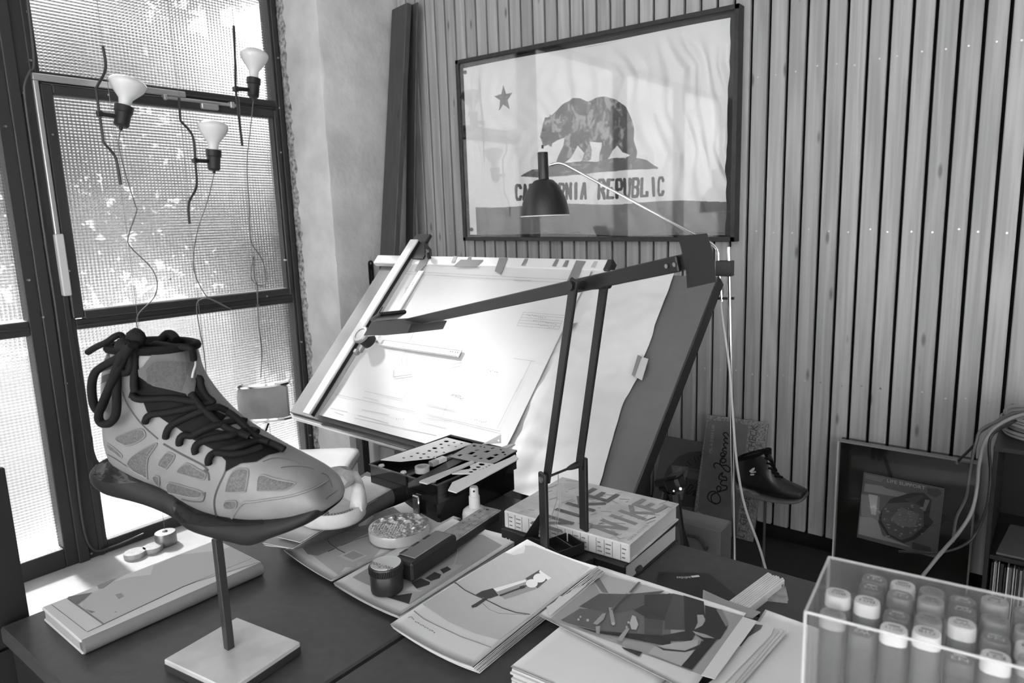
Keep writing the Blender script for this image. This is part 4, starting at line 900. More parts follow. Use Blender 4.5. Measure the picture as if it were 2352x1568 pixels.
lm = MB(); vs_, fs_ = textmesh('BeoTools'); word(lm, 'BeoTools', q0+Vector((0, 0, .0475))+(-dr*.0)-sd*.024-dr*.008, sd, -dr, width=.046, height=.010); obj('lettering', lm, ink(.05), dl2)
obj('body', MB().box((.095, -.003, .017), (.125, .046, .034), Tq, .004), M_dk, tR)
obj('level_window', MB().box((.100, .000, .0348), (.10, .036, .0025), Tq, .001), mat('window_grey', .22, .2, coat=.6), tR, label='grey window in the handle')
hm = MB()
for x in (.06, .09, .12): hm.box((x, .015, .0362), (.018, .005, .0008), Tq, .0003)
obj('slot', hm, M_edge, tR)
bl = MB().box((.10+(Lr-.10)/2, .0, .0205), (Lr-.10, .043, .003), Tq, .0008); bo = obj('blade', bl, mat('scuffed_steel', .32, .5, metal=.1, noise=(60, .35)), tR, label='dull steel rule with worn marks')
obj('back_plate', MB().box((.10+(Lr-.10)/2, -.021, .012), (Lr-.12, .003, .016), Tq, .0008), M_edge, tR)
wm = MB(); word(wm, 'metric  mm', Tq @ Vector((.20, -.008, .0222)), dr, sd, width=.075, height=.006); word(wm, '1 2 3 4 5 6', Tq @ Vector((.22, .008, .0222)), dr, sd, width=.10, height=.005)
for i in range(40): wm.box((.165+i*.0035, -.0195, .0222), (.0006, .003 if i % 5 else .005, .0002), Tq)
obj('engraving', wm, ink(.05), bo, kind='stuff')
obj('hole', MB().lathe([(0, .0221), (.003, .0221), (.003, .0225), (0, .0225)], Tq @ Matrix.Translation((Lr-.012, .004, 0)), 10), M_edge, bo)
# ------------------------------------------------------------ toolbox with drawing tools
ZB_ = .833; cL, cF, cR, cB = [onz(*p, ZB_) for p in ((849, 1066), (1003, 1114), (1222, 1031), (1018, 995))]
tT = thing('toolbox', 'glossy black toolbox with open trays of drawing templates, behind the glass disc', 'toolbox', (cL+cR)/2*1-Vector((0, 0, ZB_-DZ)))
M_gloss = mat('gloss_black', .006, .12, coat=.4)
wv_ = (cF-cL); wv_.z = 0; Wd = wv_.length; wv_.normalize(); dv_ = Vector((-wv_.y, wv_.x, 0)); Dd = (cB-cL).dot(dv_)
TT = frame(Vector((cL.x, cL.y, DZ)), wv_, dv_); Hh = ZB_-DZ
obj('base', MB().box((Wd/2, Dd/2, Hh*.36), (Wd*.97, Dd*.97, Hh*.72), TT, .004), M_gloss, tT)
w3_ = .004
xs = Wd*.575
for nm, x0, x1 in (('tray', 0, xs-.002), ('tray', xs+.002, Wd)):
    ty = MB()
    ty.bb(x0, x0+w3_, 0, Dd, Hh*.55, Hh, .001, TT).bb(x1-w3_, x1, 0, Dd, Hh*.55, Hh, .001, TT).bb(x0, x1, 0, w3_, Hh*.55, Hh, .001, TT).bb(x0, x1, Dd-w3_, Dd, Hh*.55, Hh, .001, TT).bb(x0, x1, 0, Dd, Hh*.72, Hh*.75, 0, TT)
    to = obj(nm, ty, M_gloss, tT)
    rim = MB()
    for a, b in (((x0, 0), (x1, 0)), ((x1, 0), (x1, Dd)), ((x1, Dd), (x0, Dd)), ((x0, Dd), (x0, 0))): rim.tube([TT @ Vector((a[0], a[1], Hh)), TT @ Vector((b[0], b[1], Hh))], .0022, 6)
    obj('rim', rim, mat('rim_gloss', .05, .12, coat=1.), to)
for x in (.03, xs-.02, Wd-.02): obj('corner_stud', MB().lathe([(0, 0), (.007, 0), (.006, .003), (0, .004)], TT @ Matrix.Translation((x, .008, Hh)), 12), mat('stud_clear', .5, .2), tT)
ar = MB().prism([(Dd*.08, .002)]+[(Dd*.30-.075*math.cos(a)*.9, .004+.058*math.sin(a)) for a in [math.pi*k/12 for k in range(13)]]+[(Dd*.52, .002)], -.0008, .0008, TT @ frame((Wd*.985, 0, 0), (0, 1, 0), (0, 0, 1)))
obj('side_recess', ar, M_black, tT, label='arched recess in the side')
obj('latch', MB().box((xs+.030, -.004, Hh*.36), (.020, .006, .05), TT, .002), mat('latch_chrome', .6, .12, metal=1.), tT, label='chrome latch')
def flatitem(name, label, cat, px, z, th, m, holes=(), group=None, parts=None):
    P = [onz(u, v, z+th) for u, v in px]; Hs = [[(lambda p: (p.x, p.y))(onz(u, v, z+th)) for u, v in h] for h in holes]
    o = obj(name, MB().prism([(p.x, p.y) for p in P], z, z+th, holes=Hs), m)
    c0 = sum(P, Vector())/len(P); rebase(o, (c0.x, c0.y, z)); return tag(o, label, cat, group)
q_ = lambda L: pz(L, 5.6, 820, 990)
M_cl = mat('clear_plastic', .74, .4); M_sm = mat('smoky_template', .26, .4); M_wp = mat('white_plastic', .66, .3)
ho = [q_(circ(a, b, r, 12, r*.42)) for a, b, r in ((1150, 128, 34), (1250, 142, 22), (1345, 155, 20), (1080, 165, 26), (1180, 180, 20), (1270, 195, 18), (1000, 215, 34), (1095, 210, 22), (930, 250, 26), (1020, 262, 22), (860, 290, 24), (1120, 270, 20), (780, 280, 24), (700, 320, 24), (820, 340, 26), (920, 330, 20), (600, 340, 22), (1000, 330, 18))]
flatitem('circle_template', 'clear circle template with rows of round holes, over the toolbox left tray', 'template', q_([(305, 365), (1150, 80), (1480, 160), (960, 345), (560, 385)]), .8365, .0016, M_cl, ho, 'drawing tools on the toolbox')
ho = [q_(L_) for L_ in ([(1415, 290), (1480, 258), (1540, 262), (1475, 300)], [(1280, 310), (1330, 290), (1370, 298), (1320, 322)], [(1500, 240), (1560, 232), (1580, 242), (1520, 252)], [(1620, 262), (1680, 240), (1730, 250), (1670, 275)], [(1480, 320), (1530, 305), (1560, 315), (1510, 332)], [(1700, 215), (1760, 205), (1790, 215), (1730, 228)], [(1650, 350), (1720, 320), (1790, 330), (1700, 372)], [(1740, 300), (1800, 285), (1840, 300), (1780, 318)], [(1560, 350), (1600, 335), (1630, 345), (1590, 360)])]+[q_(circ(a, b, r, 10, r*.5)) for a, b, r in ((1510, 185, 26), (1590, 195, 18), (1880, 268, 26), (1905, 298, 20), (1850, 235, 18), (1640, 205, 16))]
flatitem('symbol_template', 'smoky grey template with squares and ovals cut out, over the toolbox right tray', 'template', q_([(1195, 325), (1495, 150), (2060, 240), (1800, 385), (1700, 425)]), .8395, .0016, M_sm, ho, 'drawing tools on the toolbox')
ho = [q_(circ(a, b, r, 12, r*.45)) for a, b, r in ((1605, 422, 42), (1560, 457, 34), (1512, 488, 34), (1465, 518, 32), (1700, 435, 20), (1668, 457, 20), (1630, 477, 18), (1590, 500, 20), (1548, 523, 18))]
flatitem('hole_template', 'opaque white template with a curved cut and graded round holes', 'template', q_([(1220, 545), (1330, 500), (1440, 485), (1470, 465), (1450, 440), (1560, 395), (1760, 420), (1750, 440), (1575, 545)]), .843, .0018, M_wp, ho, 'drawing tools on the toolbox')
flatitem('white_rule', 'wide white plastic rule with a pointed end, jutting over the toolbox front', 'ruler', q_([(1170, 755), (1225, 655), (1960, 340), (2030, 300), (2075, 345), (2060, 365), (1275, 785)]), .8475, .0022, M_wp, (), 'drawing tools on the toolbox')
flatitem('scale_rule', 'narrow pale scale rule with ribbed edge across the toolbox', 'ruler', q_([(800, 645), (830, 625), (1480, 375), (1510, 395), (900, 670)]), .8435, .003, mat('rule_pale', .48, .35), (), 'drawing tools on the toolbox')
flatitem('scale_rule', 'thin pale strip rule between the smoky template and toolbox rear corner', 'ruler', q_([(1850, 205), (1985, 160), (2035, 165), (1900, 225)]), .8355, .003, mat('rule_pale', .48, .35), (), 'drawing tools on the toolbox')
flatitem('black_rule', 'long black straightedge lying diagonally on the toolbox rim', 'ruler', q_([(655, 665), (655, 720), (790, 690), (1400, 360), (1250, 345)]), .8358, .0022, M_dk, (), 'drawing tools on the toolbox')
p0 = onz(822+830/5.6, 990+520/5.6, .8365); o = tag(obj('tape_roll', MB().lathe([(.010, 0), (.0155, 0), (.0155, .012), (.010, .012), (.010, 0)], axisframe(p0, (0, 0, 1)), 28), mat('tape_clear', .36, .25, coat=.5)), 'small roll of clear tape at the front of the toolbox tray', 'tape roll'); rebase(o, p0)
e0 = TT @ Vector((.085, .045, Hh+.003)); o = thing('white_eraser', 'small white eraser block with ribbed end, beside the clear tape roll', 'eraser', e0)
ev = (onz(1025, 1055, .84)-onz(990, 1070, .84)).normalized(); Te = frame(onz(1006, 1064, .8385), ev, Vector((0, 0, 1)).cross(ev))
obj('block', MB().box((0, 0, .005), (.042, .014, .010), Te, .001), M_wp, o); obj('sleeve', MB().box((-.012, 0, .005), (.018, .0146, .0106), Te, .001), mat('sleeve_grey', .3, .5), o)
tri = thing('set_square', 'clear set square standing upright in the toolbox, its corner with a hole', 'set square', onz(1130, 1015, ZB_))
s0_, s1_, s2_ = onz(1108, 1020, .836), Vector(), Vector(); dxx = (onz(1150, 1017, .836)-s0_)
pl0 = s0_; nrm = Vector((dxx.y, -dxx.x, 0)).normalized(); P3 = [pl0, onp(1151, 997, pl0, nrm), onp(1151, 1017, pl0, nrm)]
Ts = frame(pl0, dxx, (0, 0, 1)); Ti = Ts.inverted(); pp = [(Ti @ p) for p in P3]; hc = Ti @ onp(1145, 1011, pl0, nrm)
obj('triangle', MB().prism([(p.x, p.y) for p in pp], -.001, .001, Ts, holes=[[(hc.x+.0022*math.cos(a), hc.y+.0022*math.sin(a)) for a in [2*math.pi*k/8 for k in range(8)]]]), M_cl, tri)
# spray bottle
sb = onz(1092, 1203, DZ); tS = thing('spray_bottle', 'small white spray bottle behind the steel rule', 'bottle', sb); K = pxm(sb)
zt = lambda v: min((abs(proj((sb.x, sb.y, z/1000))[1]-v), z/1000) for z in range(700, 1000))[1]
z1, z2, z3 = zt(1117)-DZ, zt(1137)-DZ, zt(1163)-DZ
T = axisframe(sb, (0, 0, 1))
obj('body', MB().lathe([(0, 0), (28*K, 0), (29*K, .003), (29*K, z3*.6), (27*K, z3*.82), (20*K, z3*.95), (13*K, z3), (0, z3)], T, 28), M_wp, tS, smooth=60)
obj('collar', MB().lathe([(0, z3), (13*K, z3), (12.5*K, z2*.98), (11*K, z2), (0, z2)], T, 24), M_wp, tS)
noz = obj('nozzle', MB().lathe([(0, z2), (10.5*K, z2), (10*K, z1-.003), (8*K, z1), (0, z1-.001)], T, 24), M_wp, tS)
cd_ = (CAM-sb); cd_.z = 0; cd_.normalize(); hp = sb+Vector((0, 0, (z1+z2)/2+.003))+cd_*10*K
obj('spray_hole', MB().cyl(hp, hp+cd_*.001, .0022, 10), M_edge, noz)
# ------------------------------------------------------------ two thick books
M_cov = mat('cover_pale', .50, .4, noise=(22, .22)); M_cb = mat('cover_black', .01, .4); M_pg = mat('book_pages', .50, .8)
bz1, bzm, bz0 = .812, .778, DZ
f0, f1, f2, f3_ = [onz(*p, bz1) for p in ((1160, 1170), (1448, 1249), (1560, 1156), (1348, 1103))]
ux = (f1-f0).normalized(); uy = Vector((-ux.y, ux.x, 0)); BW = (f1-f0).length; BD = (f2-f1).dot(uy)
TBk = frame(Vector((f0.x, f0.y, 0)), ux, uy)
def book(label, T, w, d, z0, z1, mc_, grp):
    b = thing('thick_book', label, 'book', T @ Vector((w/2, d/2, z0)), grp)
    obj('page_block', MB().bb(.004, w-.004, .003, d-.004, z0+.003, z1-.003, .0005, T), M_pg, b)
    cv = obj('cover', MB().bb(0, w, 0, d, z1-.003, z1, .0008, T).bb(0, w, 0, d, z0, z0+.003, .0008, T), mc_, b); spn = obj('spine', MB().bb(0, w, -.004, .003, z0, z1, .002, T), mc_, b)
    return b, cv, spn
bk1, cv1, sp1 = book('pale hardback with big sneaker-brand capitals on the cover, top of the two books', TBk, BW, BD, bzm, bz1, M_cov, 'thick books stacked behind the desk lamp')
TB2 = TBk @ Matrix.Translation((-.004, -.006, 0)) @ Matrix.Rotation(R(-1.5), 4, 'Z')
bk2, cv2, sp2 = book('black-covered thick book lying underneath the pale hardback', TB2, BW+.002, BD+.004, bz0, bzm, M_cb, 'thick books stacked behind the desk lamp')
m = MB(); word(m, 'H', TB2 @ Vector((.012, -.0045, .750)), ux, (0, 0, 1), height=.012); obj('spine_mark', m, ink(.7), sp2)
m = MB()
for (o_, w_, hgt) in (((.018, .10), .105, .060),): pass
def slab(mb, txt, o, xd, yd, adv, cw, ch, st):
    for i, chh in enumerate(txt):
        for a, b, c_, d_ in GL[chh]:
            p = Vector(o)+Vector(xd)*(adv*i+a*cw)+Vector(yd)*(b*ch); q2 = Vector(o)+Vector(xd)*(adv*i+c_*cw)+Vector(yd)*(d_*ch)
            t_ = (q2-p).normalized(); lift = Vector((0, 0, .00006*(len(mb.v)//4))); ribbon(mb, [p-t_*st*.5+lift, q2+t_*st*.5+lift], st, (0, 0, 1))
    return mb
cz = bz1+.0006
def cap(mb, txt, pa, pb, ch, st):
    A, B = onz(pa[0], pa[1], cz), onz(pb[0], pb[1], cz); xd = (B-A).normalized(); yd = Vector((-xd.y, xd.x, 0)); L9 = (B-A).length
    return slab(mb, txt, A, xd, yd, L9/len(txt), L9/len(txt)*.70, ch, st)
m = MB(); cap(m, 'NIKE', (1283, 1218), (1428, 1130), .055, .011); obj('lettering', m, ink(.10), cv1, label='dark diagonal capitals')
m = MB(); cap(m, 'NIKE', (1412, 1226), (1537, 1158), .050, .010); obj('lettering', m, ink(.22), cv1, label='grey diagonal capitals')
m = MB(); rr = random.Random(12)
for i in range(60):
    x, y = rr.uniform(.03, .97)*BW, rr.uniform(.04, .96)*BD; w = rr.uniform(.004, .03); h = rr.uniform(.001, .004)
    a = rr.choice((R(70), R(70), R(160), R(20))); m.box((0, 0, 0), (w, h, .0002), TBk @ Matrix.Translation((x, y, cz-.0003)) @ Matrix.Rotation(a, 4, 'Z'))
obj('cover_marks', m, ink(.30), cv1, kind='stuff')
m = MB()
for i in range(16):
    m.bb(.010+i*BW*.06, .010+i*BW*.06+.0008, -.0046, -.0042, bzm+.003, bz1-.003, 0, TBk)
    if i % 3 != 2:
        for k in range(3): m.bb(.013+i*BW*.06, .013+i*BW*.06+rr.uniform(.005, .011), -.0046, -.0042, bzm+.007+k*.008, bzm+.009+k*.008, 0, TBk)
obj('spine_marks', m, ink(.14), sp1, kind='stuff')
m = MB(); word(m, 'NIKE ICONS', TBk @ Vector((BW-.006, .010, cz)), TBk.to_3x3() @ Vector((0, 1, 0)), TBk.to_3x3() @ Vector((-1, 0, 0)), width=.07, height=.006); obj('cover_title', m, ink(.3), cv1)
# ------------------------------------------------------------ counterbalanced desk lamp
M_lamp = mat('lamp_black', .011, .38)
LL = onx(1253, 1097, -.674); RR = ony(1334, 1064, .950); CC = (LL+RR)/2; axd = (RR-LL).normalized(); prm = Vector((-axd.y, axd.x, 0)); prm = -prm if prm.x < 0 else prm
tL = thing('desk_lamp', 'black counterbalanced desk lamp with two tall bars and a flat head', 'lamp', (CC.x, CC.y, DZ))
Tb = frame((CC.x, CC.y, DZ), prm, Vector((-prm.y, prm.x, 0)))
obj('base', MB().box((0, 0, .021), (.085, .062, .042), Tb, .003), M_lamp, tL)
tray = MB()
tray.box((-.002, -.004, .046), (.05, .05, .003), Tb)
for d in ((-.027, 0, .002, .056), (.023, 0, .002, .056)): tray.box((d[0], -.004, .053), (d[2], .056, .018), Tb, .0006)
for y in (-.031, .0, .024): tray.box((-.002, y, .053), (.05, .002, .018), Tb, .0006)
obj('tray', tray, M_lamp, tL, label='small divided tray on the base')
def flatbar(a, b, w, t, nrm): d = (b-a); T = frame(a, d, Vector(nrm).cross(d)); return MB().box((d.length/2, 0, 0), (d.length+w, w, t), T, .0015)
eL = onp(1314, 655, LL, axd); eR = onp(1391, 655, RR, axd)
for P, E_ in ((LL, eL), (RR, eR)):
    b0 = Vector((P.x, P.y, DZ)); ou = axd*(-.005 if P is LL else .005)
    st_ = obj('stub', flatbar(b0+ou, P+ou, .021, .007, axd), M_lamp, tL)
    obj('pivot', MB().cyl(P+ou*2.2, P-ou*1.5, .0055, 12), mat('pivot_steel', .25, .3, metal=.8), st_)
    obj('lower_bar', flatbar(P-ou*.6, E_-ou*.6, .017, .006, axd), M_lamp, tL)
obj('spreader', MB().cyl(LL, RR, .0022, 8), M_lamp, tL)
obj('grip', MB().tube([RR.lerp(LL, .05), RR.lerp(LL, .28), RR.lerp(LL, .38)], [.007, .005, .003], 8), M_lamp, tL)
th_ = MB(); kx = LL.lerp(RR, .35)
for dx in (-.01, .006, .012): th_.tube([kx, kx+prm*dx*.5+Vector((0, 0, -.05)), kx+prm*(dx-.02)+Vector((0, 0, -.10))], .0006, 4)
obj('thread', th_, mat('thread_grey', .3, .7), tL)
eC = (eL+eR)/2; aH = onp(908, 747, eC, axd); aC = onp(1562, 604, eC, axd)
for sg in (-1, 1): obj('upper_bar', flatbar(aH+axd*sg*.012, aC+axd*sg*.012, .020, .006, axd), M_lamp, tL)
obj('elbow', MB().cyl(eL-axd*.006, eR+axd*.006, .0065, 14), M_lamp, tL)
obj('head_pivot', MB().cyl(aH-axd*.02, aH+axd*.02, .004, 12), M_lamp, tL)
hp_ = [onp(u, v, eC-axd*.0, axd) for u, v in ((872, 766), (888, 735), (940, 732), (986, 741), (979, 760), (925, 765))]
Th = frame(hp_[0], (hp_[3]-hp_[0]), Vector((0, 0, 1))); Ti = Th.inverted(); hv_ = [(Ti @ p) for p in hp_]
hd = obj('head', MB().prism([(p.x, p.y) for p in hv_], -.042, .042, Th), M_lamp, tL, label='flat black lamp head')
fl2 = MB().box((.085, .030, .0), (.075, .010, .07), Th @ Matrix.Rotation(R(6), 4, 'Z'), .003); obj('head_grip', fl2, M_lamp, hd)
obj('reflector', MB().box((.05, -.002, 0), (.085, .004, .07), Th, .001), mat('reflector', .6, .25, metal=.9), hd)
def dense_(rs, k=3):
    out = []
    for i in range(len(rs)-1): out += [[p.lerp(q9, j/k) for p, q9 in zip(rs[i], rs[i+1])] for j in range(k)]
    return out+[rs[-1]]
cwF, cwB = eC-axd*.037, eC+axd*.037
LE = [(1556, 542), (1562, 562), (1568, 586), (1575, 619), (1578, 662)]; FE = [(1566, 541), (1574, 569), (1581.6, 600), (1585.5, 633), (1588, 660)]; BE = [(1624, 535.5), (1630, 554), (1638, 582), (1643, 620), (1645, 647)]
ringsw = []
for a, b, c_ in zip(LE, FE, BE):
    A, B, C3 = onp(a[0], a[1], cwF, axd), onp(b[0], b[1], cwF, axd), onp(c_[0], c_[1], cwB, axd); ringsw.append([A, B, C3, C3+(A-B)])
obj('counterweight', MB().loft(dense_(ringsw)), M_lamp, tL, label='curved black counterweight')
obj('weight_bracket', MB().box((0, 0, 0), (.05, .018, .016), frame(aC, aC-aH, Vector((0, 0, 1))), .002), M_lamp, tL)
sc2 = MB()
for k in (-.006, .008): p = aC+(aC-aH).normalized()*k-axd*.016; sc2.cyl(p, p-axd*.002, .0028, 8)
obj('screw', sc2, M_screw, tL, kind='stuff')
# leaflet leaning on the lamp base
l0, l1, l2, l3 = onz(1201, 1236, .772), ony(1236, 1184, .885), ony(1241, 1178, .885), onz(1234, 1240, .765)
o = tag(obj('leaflet', MB().add([l0, l1, l2, l3, l0+Vector((.001, .001, 0)), l1+Vector((.001, .001, 0)), l2+Vector((.001, .001, 0)), l3+Vector((.001, .001, 0))], [(0, 1, 2, 3), (7, 6, 5, 4), (0, 4, 5, 1), (1, 5, 6, 2), (2, 6, 7, 3), (3, 7, 4, 0)]), mat('leaflet_dark', .02, .4), smooth=0), 'dark folded leaflet leaning against the desk lamp base', 'leaflet'); rebase(o, Vector((l0.x, l0.y, .745)))
# ------------------------------------------------------------ more papers at the front of the right desk
pE = [(1294, 1432), (1560, 1530), (1440, 1640), (1173, 1530)]
zE = .768
tE = thing('paper_pad', 'thick pad of blank white paper at the front edge of the picture', 'paper pad', onz(1360, 1540, DZ))
c4 = [onz(u, v, zE) for u, v in pE]
mb, sE = sheet_mb(pE, lambda s, t: zE+.001*t); obj('sheet', mb, mat('blank_paper', .66, .6, noise=(8, .03)), tE, smooth=180, recalc=False)
for k in range(7):
    z = zE-.0035*(k+1); j = random.Random(k).uniform(-.0015, .0015)
    P = [(p.x+.0012*k+j, p.y-.0015*k*.5+j) for p in c4]
    obj('sheet', MB().prism(P, max(z-.003, DZ), z), M_pages, tE)
pD = [(1373, 1301), (1713, 1409), (1588, 1590), (1238, 1413)]
tD, sD = stack('photo_print', 'photo print of a worn leather case with straps, lying across the white pad', pD, lambda s, t: .7745+.002*math.sin(3*s), 2, .002, (.5, -2.0), group='photo prints in a row on the desk')
a_ = lambda L: pz(L, 3.224, 1170, 1290); b_ = lambda L: pz(L, 3.224, 1480, 1290)
def lay(name, layers, surf, par):
    off = .0006
    for v, polys in layers:
        for P in polys:
            m = MB(); decal(m, surf, P, off); off += .00012
            if m.v: obj(name, m, ink(v, .3), par)
lay('picture', [(.30, [a_([(700, 92), (1193, 250)])+b_([(735, 402), (420, 838)])+a_([(985, 680), (300, 425)])]),
    (.42, [a_([(700, 95), (1145, 215), (880, 245), (670, 236), (630, 150)])]), (.16, [a_([(625, 145), (660, 112), (735, 235), (688, 230)])]),
    (.12, [a_([(380, 435), (520, 350), (910, 365), (1190, 250), (1195, 560), (1120, 560), (640, 510), (440, 460)])+[]]),
    (.085, [a_([(515, 335), (668, 238), (880, 243), (1150, 217), (1040, 290), (920, 362), (780, 388), (640, 365)])]),
    (.035, [a_([(920, 362), (1060, 285), (1190, 235), (1193, 400), (1000, 410)]), b_([(0, 250), (215, 240), (150, 440), (0, 425)])]),
    (.06, [b_([(215, 240), (300, 260), (305, 510), (150, 505), (150, 430)]), b_([(0, 430), (140, 440), (132, 550), (0, 540)])]),
    (.022, [b_([(290, 255), (440, 300), (450, 420), (400, 500), (350, 590), (0, 600), (0, 545), (130, 552), (300, 520)]), b_([(450, 330), (560, 360), (620, 480), (560, 580), (440, 590), (360, 530), (450, 450)])]),
    (.30, [b_([(390, 400), (435, 400), (452, 440), (430, 480), (370, 510), (395, 460)]), b_([(355, 520), (450, 545), (520, 575), (440, 570), (380, 545)])]),
    (.18, [b_([(530, 360), (570, 360), (625, 470), (605, 490)])]),
    (.02, [a_([(485, 485), (640, 520), (1193, 560), (1193, 640), (1000, 600), (830, 565), (640, 535)]), b_([(440, 590), (540, 580), (350, 810), (275, 785)]), a_([(830, 640), (985, 680), (960, 712), (850, 660)])]),
    (.38, [b_([(70, 640), (400, 585), (390, 640), (330, 720), (270, 785), (30, 690)])]), (.04, [b_([(80, 630), (150, 655), (300, 670), (410, 625), (425, 590), (430, 610), (400, 655), (300, 682), (140, 668)])]),
    (.30, [a_([(735, 350), (760, 350), (785, 470), (755, 475)]), a_([(690, 395), (715, 395), (700, 440), (650, 480), (620, 470)]), a_([(870, 500), (890, 510), (830, 608), (795, 590)]), a_([(640, 490), (672, 490), (670, 550), (642, 545)])]),
    (.42, [a_([(910, 410), (935, 420), (955, 480), (940, 518), (905, 515), (890, 470)]), a_(circ(770, 474, 12, 8)), a_(circ(882, 465, 9, 8)), a_(circ(868, 499, 8, 8)), a_(circ(512, 444, 9, 8)), a_(circ(580, 450, 11, 8)), a_(circ(527, 425, 8, 8))]),
    (.10, [a_([(955, 165), (973, 168), (905, 245), (885, 243)]), a_([(860, 255), (880, 250), (790, 340), (765, 380), (750, 370)])]),
    (.62, [a_([(610, 57), (695, 88), (300, 420), (215, 390)])])], sD, tD)
# grey card under the print, white crumpled pad and a fan of prints on it
def slabq(name, label, cat, px, z, th, m, group=None):
    return flatitem(name, label, cat, px, z, th, m, (), group)
slabq('grey_card', 'plain grey card sticking out behind the leather case print', 'card', b_([(435, 205), (600, 280), (860, 370), (800, 415), (720, 400), (430, 295)]), .7645, .0012, mat('card_grey', .27, .6))
pF = [(1762, 1402), (1885, 1446), (1885, 1640), (1600, 1640)]
tF = thing('paper_pad', 'crumpled white paper pad beside the clear marker box', 'paper pad', onz(1780, 1500, DZ))
mb, sF = sheet_mb(pF, lambda s, t: .7535+.003*math.sin(9*s+4*t)*(1-t), 16, 20); obj('sheet', mb, mat('blank_paper', .66, .6), tF, smooth=180, recalc=False)
for k in (1, 2):
    mb, _ = sheet_mb([(a-2*k, b-1.5*k) for a, b in pF], lambda s, t, k=k: .7515-.003*k+.001*math.sin(7*s+k), 8, 10, th=.002); obj('sheet', mb, M_pages, tF, smooth=180, recalc=False)
for i, (px, lb, m_) in enumerate(([b_([(980, 490), (1060, 510), (690, 940), (560, 940)]), 'lowest', M_pages], [b_([(940, 480), (1030, 505), (660, 935), (520, 935)]), 'third', M_print], [b_([(880, 470), (1000, 505), (640, 930), (470, 930)]), 'second', M_pages], [b_([(830, 440), (960, 480), (940, 540), (560, 930), (430, 930), (520, 860)]), 'upper', M_print])):
    slabq('print_strip', ['white-edged photo lowest in the fan beside the leather case print', 'white-edged photo third down in the fan on the crumpled pad', 'thin photo second down in the fan on the crumpled pad', 'photo under the top strip of the fan, a dark corner showing'][i], 'photo', px, .7580+.0028*i, .0018, m_, 'fan of photos on the crumpled pad')
o = slabq('print_strip', 'white margin of the top photo in the fan, next to the leather case', 'photo', b_([(730, 405), (835, 438), (522, 866), (420, 838)]), .7765, .0008, M_print, 'fan of photos on the crumpled pad')
m = MB(); m.flat([onz(u, v, .7690) for u, v in b_([(815, 460), (878, 468), (860, 500), (770, 555), (715, 625), (700, 620)])]); dk = obj('dark_corner', m, ink(.10, .4), None); rebase(dk, onz(1730, 1450, .7690)); tag(dk, 'dark printed corner between two white strips of the fan', 'photo', 'fan of photos on the crumpled pad')
# ------------------------------------------------------------ black notebook, folding rule, brochure
nb_ = tag(rebase(obj('notebook', MB().prism([(p.x, p.y) for p in [onz(u, v, DZ+.005) for u, v in ((1512, 1313), (1628, 1316), (1745, 1410), (1500, 1390))]], DZ, DZ+.005), mat('notebook_black', .008, .35)), onz(1580, 1350, DZ)), 'thin black notebook with a small white sports logo, behind the leather case print', 'notebook')
m = MB(); o_, e_ = onz(1605, 1325, DZ+.0053), onz(1554, 1326, DZ+.0053); xd = (e_-o_).normalized(); yd = Vector((xd.y, -xd.x, 0)); yd = yd if (yd.dot(FWD) < 0) else -yd
o2_, e2_ = onz(1587, 1326, DZ+.0053), onz(1554, 1324, DZ+.0053)
word(m, 'adidas', o2_-yd*.004, xd, yd, width=(e2_-o2_).length*1.0, height=.0075)
w0 = onz(1588, 1324, DZ+.0053); w1_ = onz(1606, 1322, DZ+.0053); d_ = (w1_-w0).normalized(); ribbon(m, [w0, w1_], .006, (0, 0, 1))
obj('logo', m, ink(.6), nb_, label='small white logo')
zr_ = DZ+.017; r0, r1_ = onz(1697, 1384, zr_), onz(1783, 1319, zr_); rd_ = (r1_-r0); ln_ = rd_.length; rd_.normalize(); rs_ = Vector((rd_.y, -rd_.x, 0)); wR = (onz(1801, 1329, zr_)-onz(1763, 1311, zr_)).length
tFR = thing('folding_rule', 'white wooden folding rule, closed, with handwriting on its edge', 'ruler', Vector((r0.x, r0.y, DZ)).lerp(Vector((r1_.x, r1_.y, DZ)), .3))
TR_ = frame(Vector((r1_.x, r1_.y, DZ+.0075)), -rd_, -rs_)
M_seg = mat('rule_white', .58, .5, noise=(40, .08)); NS = 9
for i in range(NS):
    y = -wR/2+wR*(i+.5)/NS; dx = random.Random(i).uniform(-.0025, .0025)
    obj('segment', MB().box((.105+dx, y, .0), (.21, wR/NS*.86, .015), TR_, .0008), M_seg, tFR)
pv = MB(); pv.cyl(TR_ @ Vector((.010, -wR/2-.0006, 0)), TR_ @ Vector((.010, wR/2+.0006, 0)), .0025, 10); obj('hinge_pin', pv, M_screw, tFR)
m = MB()
for (tx, x, y, w) in (('IKartic', .035, -.006, .055), ('IK-A709', .040, .006, .058)):
    oo = TR_ @ Vector((x+w, y, .0079)); word(m, tx, oo, rd_, rs_ if (rs_.dot(FWD) > 0) else -rs_, width=w, height=.010)
obj('handwriting', m, ink(.10), tFR)
slabq('brochure', 'small grey folded brochure tucked under the end of the folding rule', 'brochure', b_([(930, 235), (1045, 180), (1068, 280), (1060, 290), (900, 272), (880, 262)]), DZ, .004, mat('brochure_grey', .22, .5, noise=(60, .3)))
